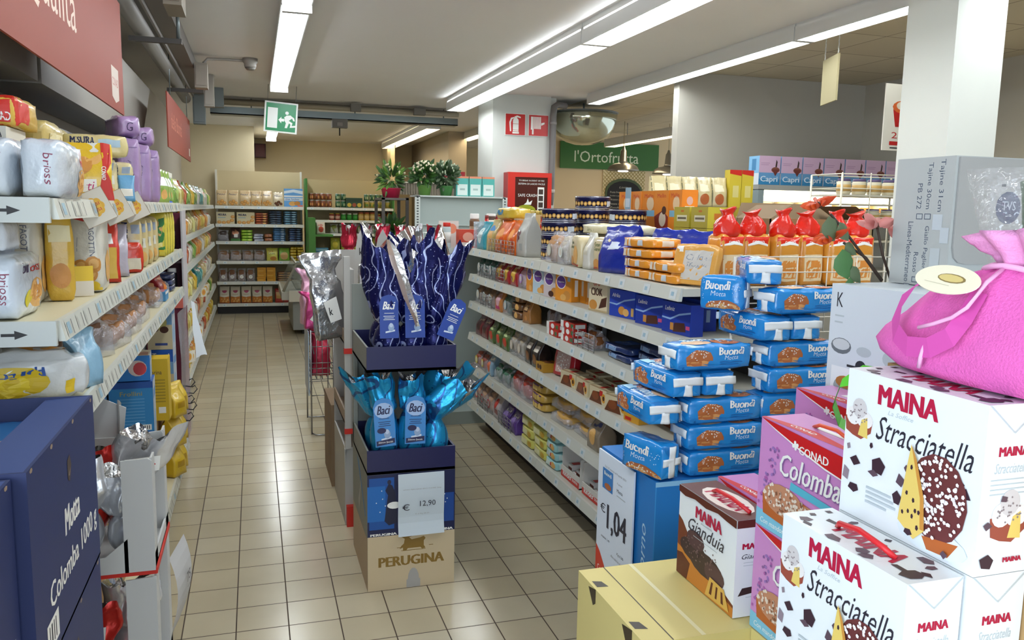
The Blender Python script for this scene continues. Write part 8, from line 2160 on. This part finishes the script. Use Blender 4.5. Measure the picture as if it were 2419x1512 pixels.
capf = [('r', 0, 0, 1, .42, P('#5f95c4')), ('r', 0, 0, 1, .2, P('#2f7fb0')), ('r', 0, .42, 1, 1, P('#c9a9c4')), ('t', '*Capri', .08, .05, .9, .3, P('#d9e3ec')), ('e', .78, .52, .2, .1, P('#7a4a3a')), ('p', [(.6, .55), (.96, .55), (.78, .3)], P('#6a2f2a')), ('p', [(.76, .62), (.84, .62), (.86, .8), (.8, .88)], P('#3a2a24')), ('r', .08, .74, .5, .76, P('#a98aa9')), ('r', .08, .68, .45, .7, P('#a98aa9'))]
cap = carton('ice_cream_box', 'box', 'pink and blue dessert box', .19, .14, .22, P('#b9a4c4'), capf, (), [('r', 0, .4, 1, 1, P('#7fb5dc')), ('r', 0, 0, 1, .4, P('#d3dbe3')), ('r', .3, .5, .7, .9, P('#3f7fb0'))])
for i in range(8):
    cap.put((3.83 + .2 * i, 5.6, 1.897), 0, 'pink and blue dessert box on the chilled cabinet, %s from the left' % ORD[i + 1], 'pink and blue dessert boxes')
# greengrocer side rack: hanging seed bags and yellow cartons
t = thing('side_counter', 'dark counter with brown wooden front carrying the upright snack bags', 'counter', (2.75, 5.35, 0))
b = MB(); b.box(0, .92, 0, .5, 0, 1.66, M('#4a3226', .6)); b.box(0, .92, -.01, .5, 1.66, 1.7, M('#2a1f1a', .6)); b.box(.62, .92, -.02, 0, 1.45, 1.7, M('#8a4f26', .6)); obj('body', b, t)
sb = bag('pasta_bag', 'bag', 'cream bag with dark seam', .12, .1, .23, wrap('#c9b98a', .3), [('e', .5, .3, .3, .18, P('#b5602a')), ('r', .2, .55, .8, .8, P('#dcd2b0')), ('r', .0, .0, .06, 1, P('#6a6a4a'))], (), ())
for i in range(6):
    sb.put((2.85 + .105 * i if False else 2.83 + .125 * i, 5.45, 1.702), R(-12), 'cream snack bag on the dark counter, %s from the left' % ORD[i + 1], 'cream snack bags on the dark counter') if i < 5 else None
yb2 = carton('cereal_box', 'box', '', .1, .07, .29, P('#d6bf3a'), [('p', [(0, .9), (1, .85), (1, 1), (0, 1)], redP), ('r', .3, .3, .8, .6, P('#e3d68a'))], (), ())
for i in range(3):
    yb2.put((3.46 + .104 * i - .02, 5.42, 1.702), 0, 'yellow cereal box on the dark counter, %s' % ('left one', 'middle one', 'right one')[i], 'yellow cereal boxes on the dark counter') if i < 2 else None
# wire rack with jars before the chilled cabinet
t = thing('wire_rack', 'white wire rack of yogurt tubs in front of the chilled cabinet', 'rack', (3.55, 4.35, 0))
ww = M('#dcd6c4', .4, .1)
b = MB()
for z in (1.74, 1.84, 1.93):
    b.tube([(0, 0, z), (.65, 0, z), (.65, .3, z), (0, .3, z), (0, 0, z)], .004, ww, 6)
for z in (1.62, 1.66, 1.70):
    b.cyl((0, 0, z), (.65, 0, z), .003, ww, 6)
for x in (0, .22, .44, .65):
    b.cyl((x, 0, 1.6), (x, 0, 1.94), .004, ww, 6)
for x in (0, .65):
    for y in (0, .3):
        b.cyl((x, y, 0), (x, y, 1.93), .007, ww, 8)
obj('wire_frame', b, t)
for z in (1.6, 1.79):
    b = MB(); b.box(0, .65, 0, .3, z, z + .012, ww); obj('shelf', b, t)
tub = jar_kind('yogurt_tub', 'tub', '', .045, .1, P('#d9d0b4'), P('#5f5078'), P('#c9a05a'))
for k, z in enumerate((1.613, 1.803)):
    for i in range(5):
        tub.put((3.63 + .12 * i, 4.43, z), .4 * i, 'yogurt tub on the %s level of the white wire rack, %s from the left' % (('lower', 'upper')[k], ORD[i + 1]), 'yogurt tubs on the white wire rack')
b = MB(); b.lathe([(.05, 0), (.055, .02), (.04, .06), (.045, .07)], P('#d9cf9a'), 14); b.lathe([(.048, .07), (.03, .1), (.005, .11)], P('#d98a3a'), 14)
tag(obj('gift_jar', b, None, (3.93, 4.33, 1.613)), 'small jar with orange top hanging at the front of the white wire rack', 'jar') if False else None
# lemons in a tray behind the carton
b = MB(); b.box(-.2, .2, -.1, .1, 0, .05, P('#2f5a3a'))
tag(obj('fruit_tray', b, None, (2.78, 3.9, 1.45)), 'dark green tray of yellow fruit behind the salmon flowers', 'tray') if False else None
# plants on a rack
t = thing('plant_rack', 'dark metal plant rack left of the empty grey gondola', 'rack', (1.22, 8.2, 0))
b = MB()
for x in (0, .24):
    for y in (0, .5):
        b.box(x, x + .03, y, y + .03, 0, 1.77, M('#4f4a45', .5, .3))
obj('frame', b, t)
for z in (.4, 1.1, 1.745):
    b = MB(); b.box(0, .27, 0, .53, z, z + .02, M('#5f5a54', .5, .2)); obj('shelf', b, t)
lm1, lm2, lm3 = M('#3f6a2a', .5), M('#2f4f26', .5), M('#6f9a3f', .5)
def leafball(b, c, r, n, L, w, ms, seed, up=.3):
    rr = random.Random(seed)
    for i in range(n):
        d = V((rr.gauss(0, 1), rr.gauss(0, 1), rr.gauss(0, 1) * .8 + up)).normalized()
        o = V(c) + d * r * rr.uniform(.2, .8)
        leaf(b, o, d + V((0, 0, rr.uniform(-.2, .4))), L * rr.uniform(.7, 1.2), w, ms[i % len(ms)])
def potted(lab, loc, pot, potm, r, n, L, w, ms, seed, flowers=None, zc=.16):
    t = thing('potted_plant', lab, 'plant', loc)
    b = MB(); b.lathe([(pot * .8, 0), (pot, .09), (pot * 1.08, .1), (pot * .9, .1)], potm, 18, fn=lambda rad, z, q_: rad * (1 + .06 * math.sin(8 * q_))); obj('pot', b, t)
    b = MB(); leafball(b, (0, 0, zc), r, n, L, w, ms, seed); obj('foliage', b, t)
    if flowers:
        b = MB(); rr = random.Random(seed)
        for i in range(flowers[0]):
            d = V((rr.gauss(0, 1), rr.gauss(0, 1), abs(rr.gauss(0, 1)) + .2)).normalized()
            c = V((0, 0, zc)) + d * (r * 1.05)
            b.lathe([(.003, -.01), (flowers[2], 0), (flowers[2] * .7, .012), (.002, .016)], flowers[1], 7, tuple(c))
        obj('blossoms', b, t)
potted('plant with red wrapped pot and long leaves on the plant rack', (1.345, 8.42, 1.766), .1, M('#c2264a', .4), .14, 130, .11, .012, (lm1, lm3, lm2), 3, (14, P('#d9cfa8'), .014), .19)
potted('white flowering plant on top of the plant rack', (1.65, 8.2, 1.797), .07, M('#5f8a3a', .5), .13, 260, .08, .018, (lm2, lm1), 6, (110, P('#d9cdb0'), .012), .2)
potted('round bushy green plant beside the white flowering one', (1.87, 8.2, 1.797), .07, M('#3f7a3a', .5), .135, 320, .07, .016, (M('#5a6a4f', .6), M('#4a5f44', .6), lm2), 9, (40, P('#a9b59a'), .008), .2)
potted('dark leafy plant on the middle level of the plant rack', (1.345, 8.45, 1.121), .08, dark, .1, 140, .13, .02, (lm2, lm1), 12, None, .3)
b = MB(); b.lathe([(.0, 0), (.13, 0), (.14, .03), (.12, .03)], P('#d9b51f'), 20, fn=lambda r, z, q_: r * (1 + .06 * math.sin(10 * q_)))
b2_ = b
tb = carton('tea_box', 'box', 'teal and white box', .13, .1, .2, P('#4fa9a0'), [('r', .1, .05, .9, .6, P('#cfdcd6')), ('r', .0, .9, 1, 1, P('#d98a6a')), ('r', .3, .3, .7, .4, P('#9fb5b0'))])
for i in range(3):
    tb.put((2.03 + .137 * i, 8.2, 1.797), 0, 'teal and white box on the empty gondola top, %s from the left' % ORD[i + 1], 'teal boxes on the empty gondola top')
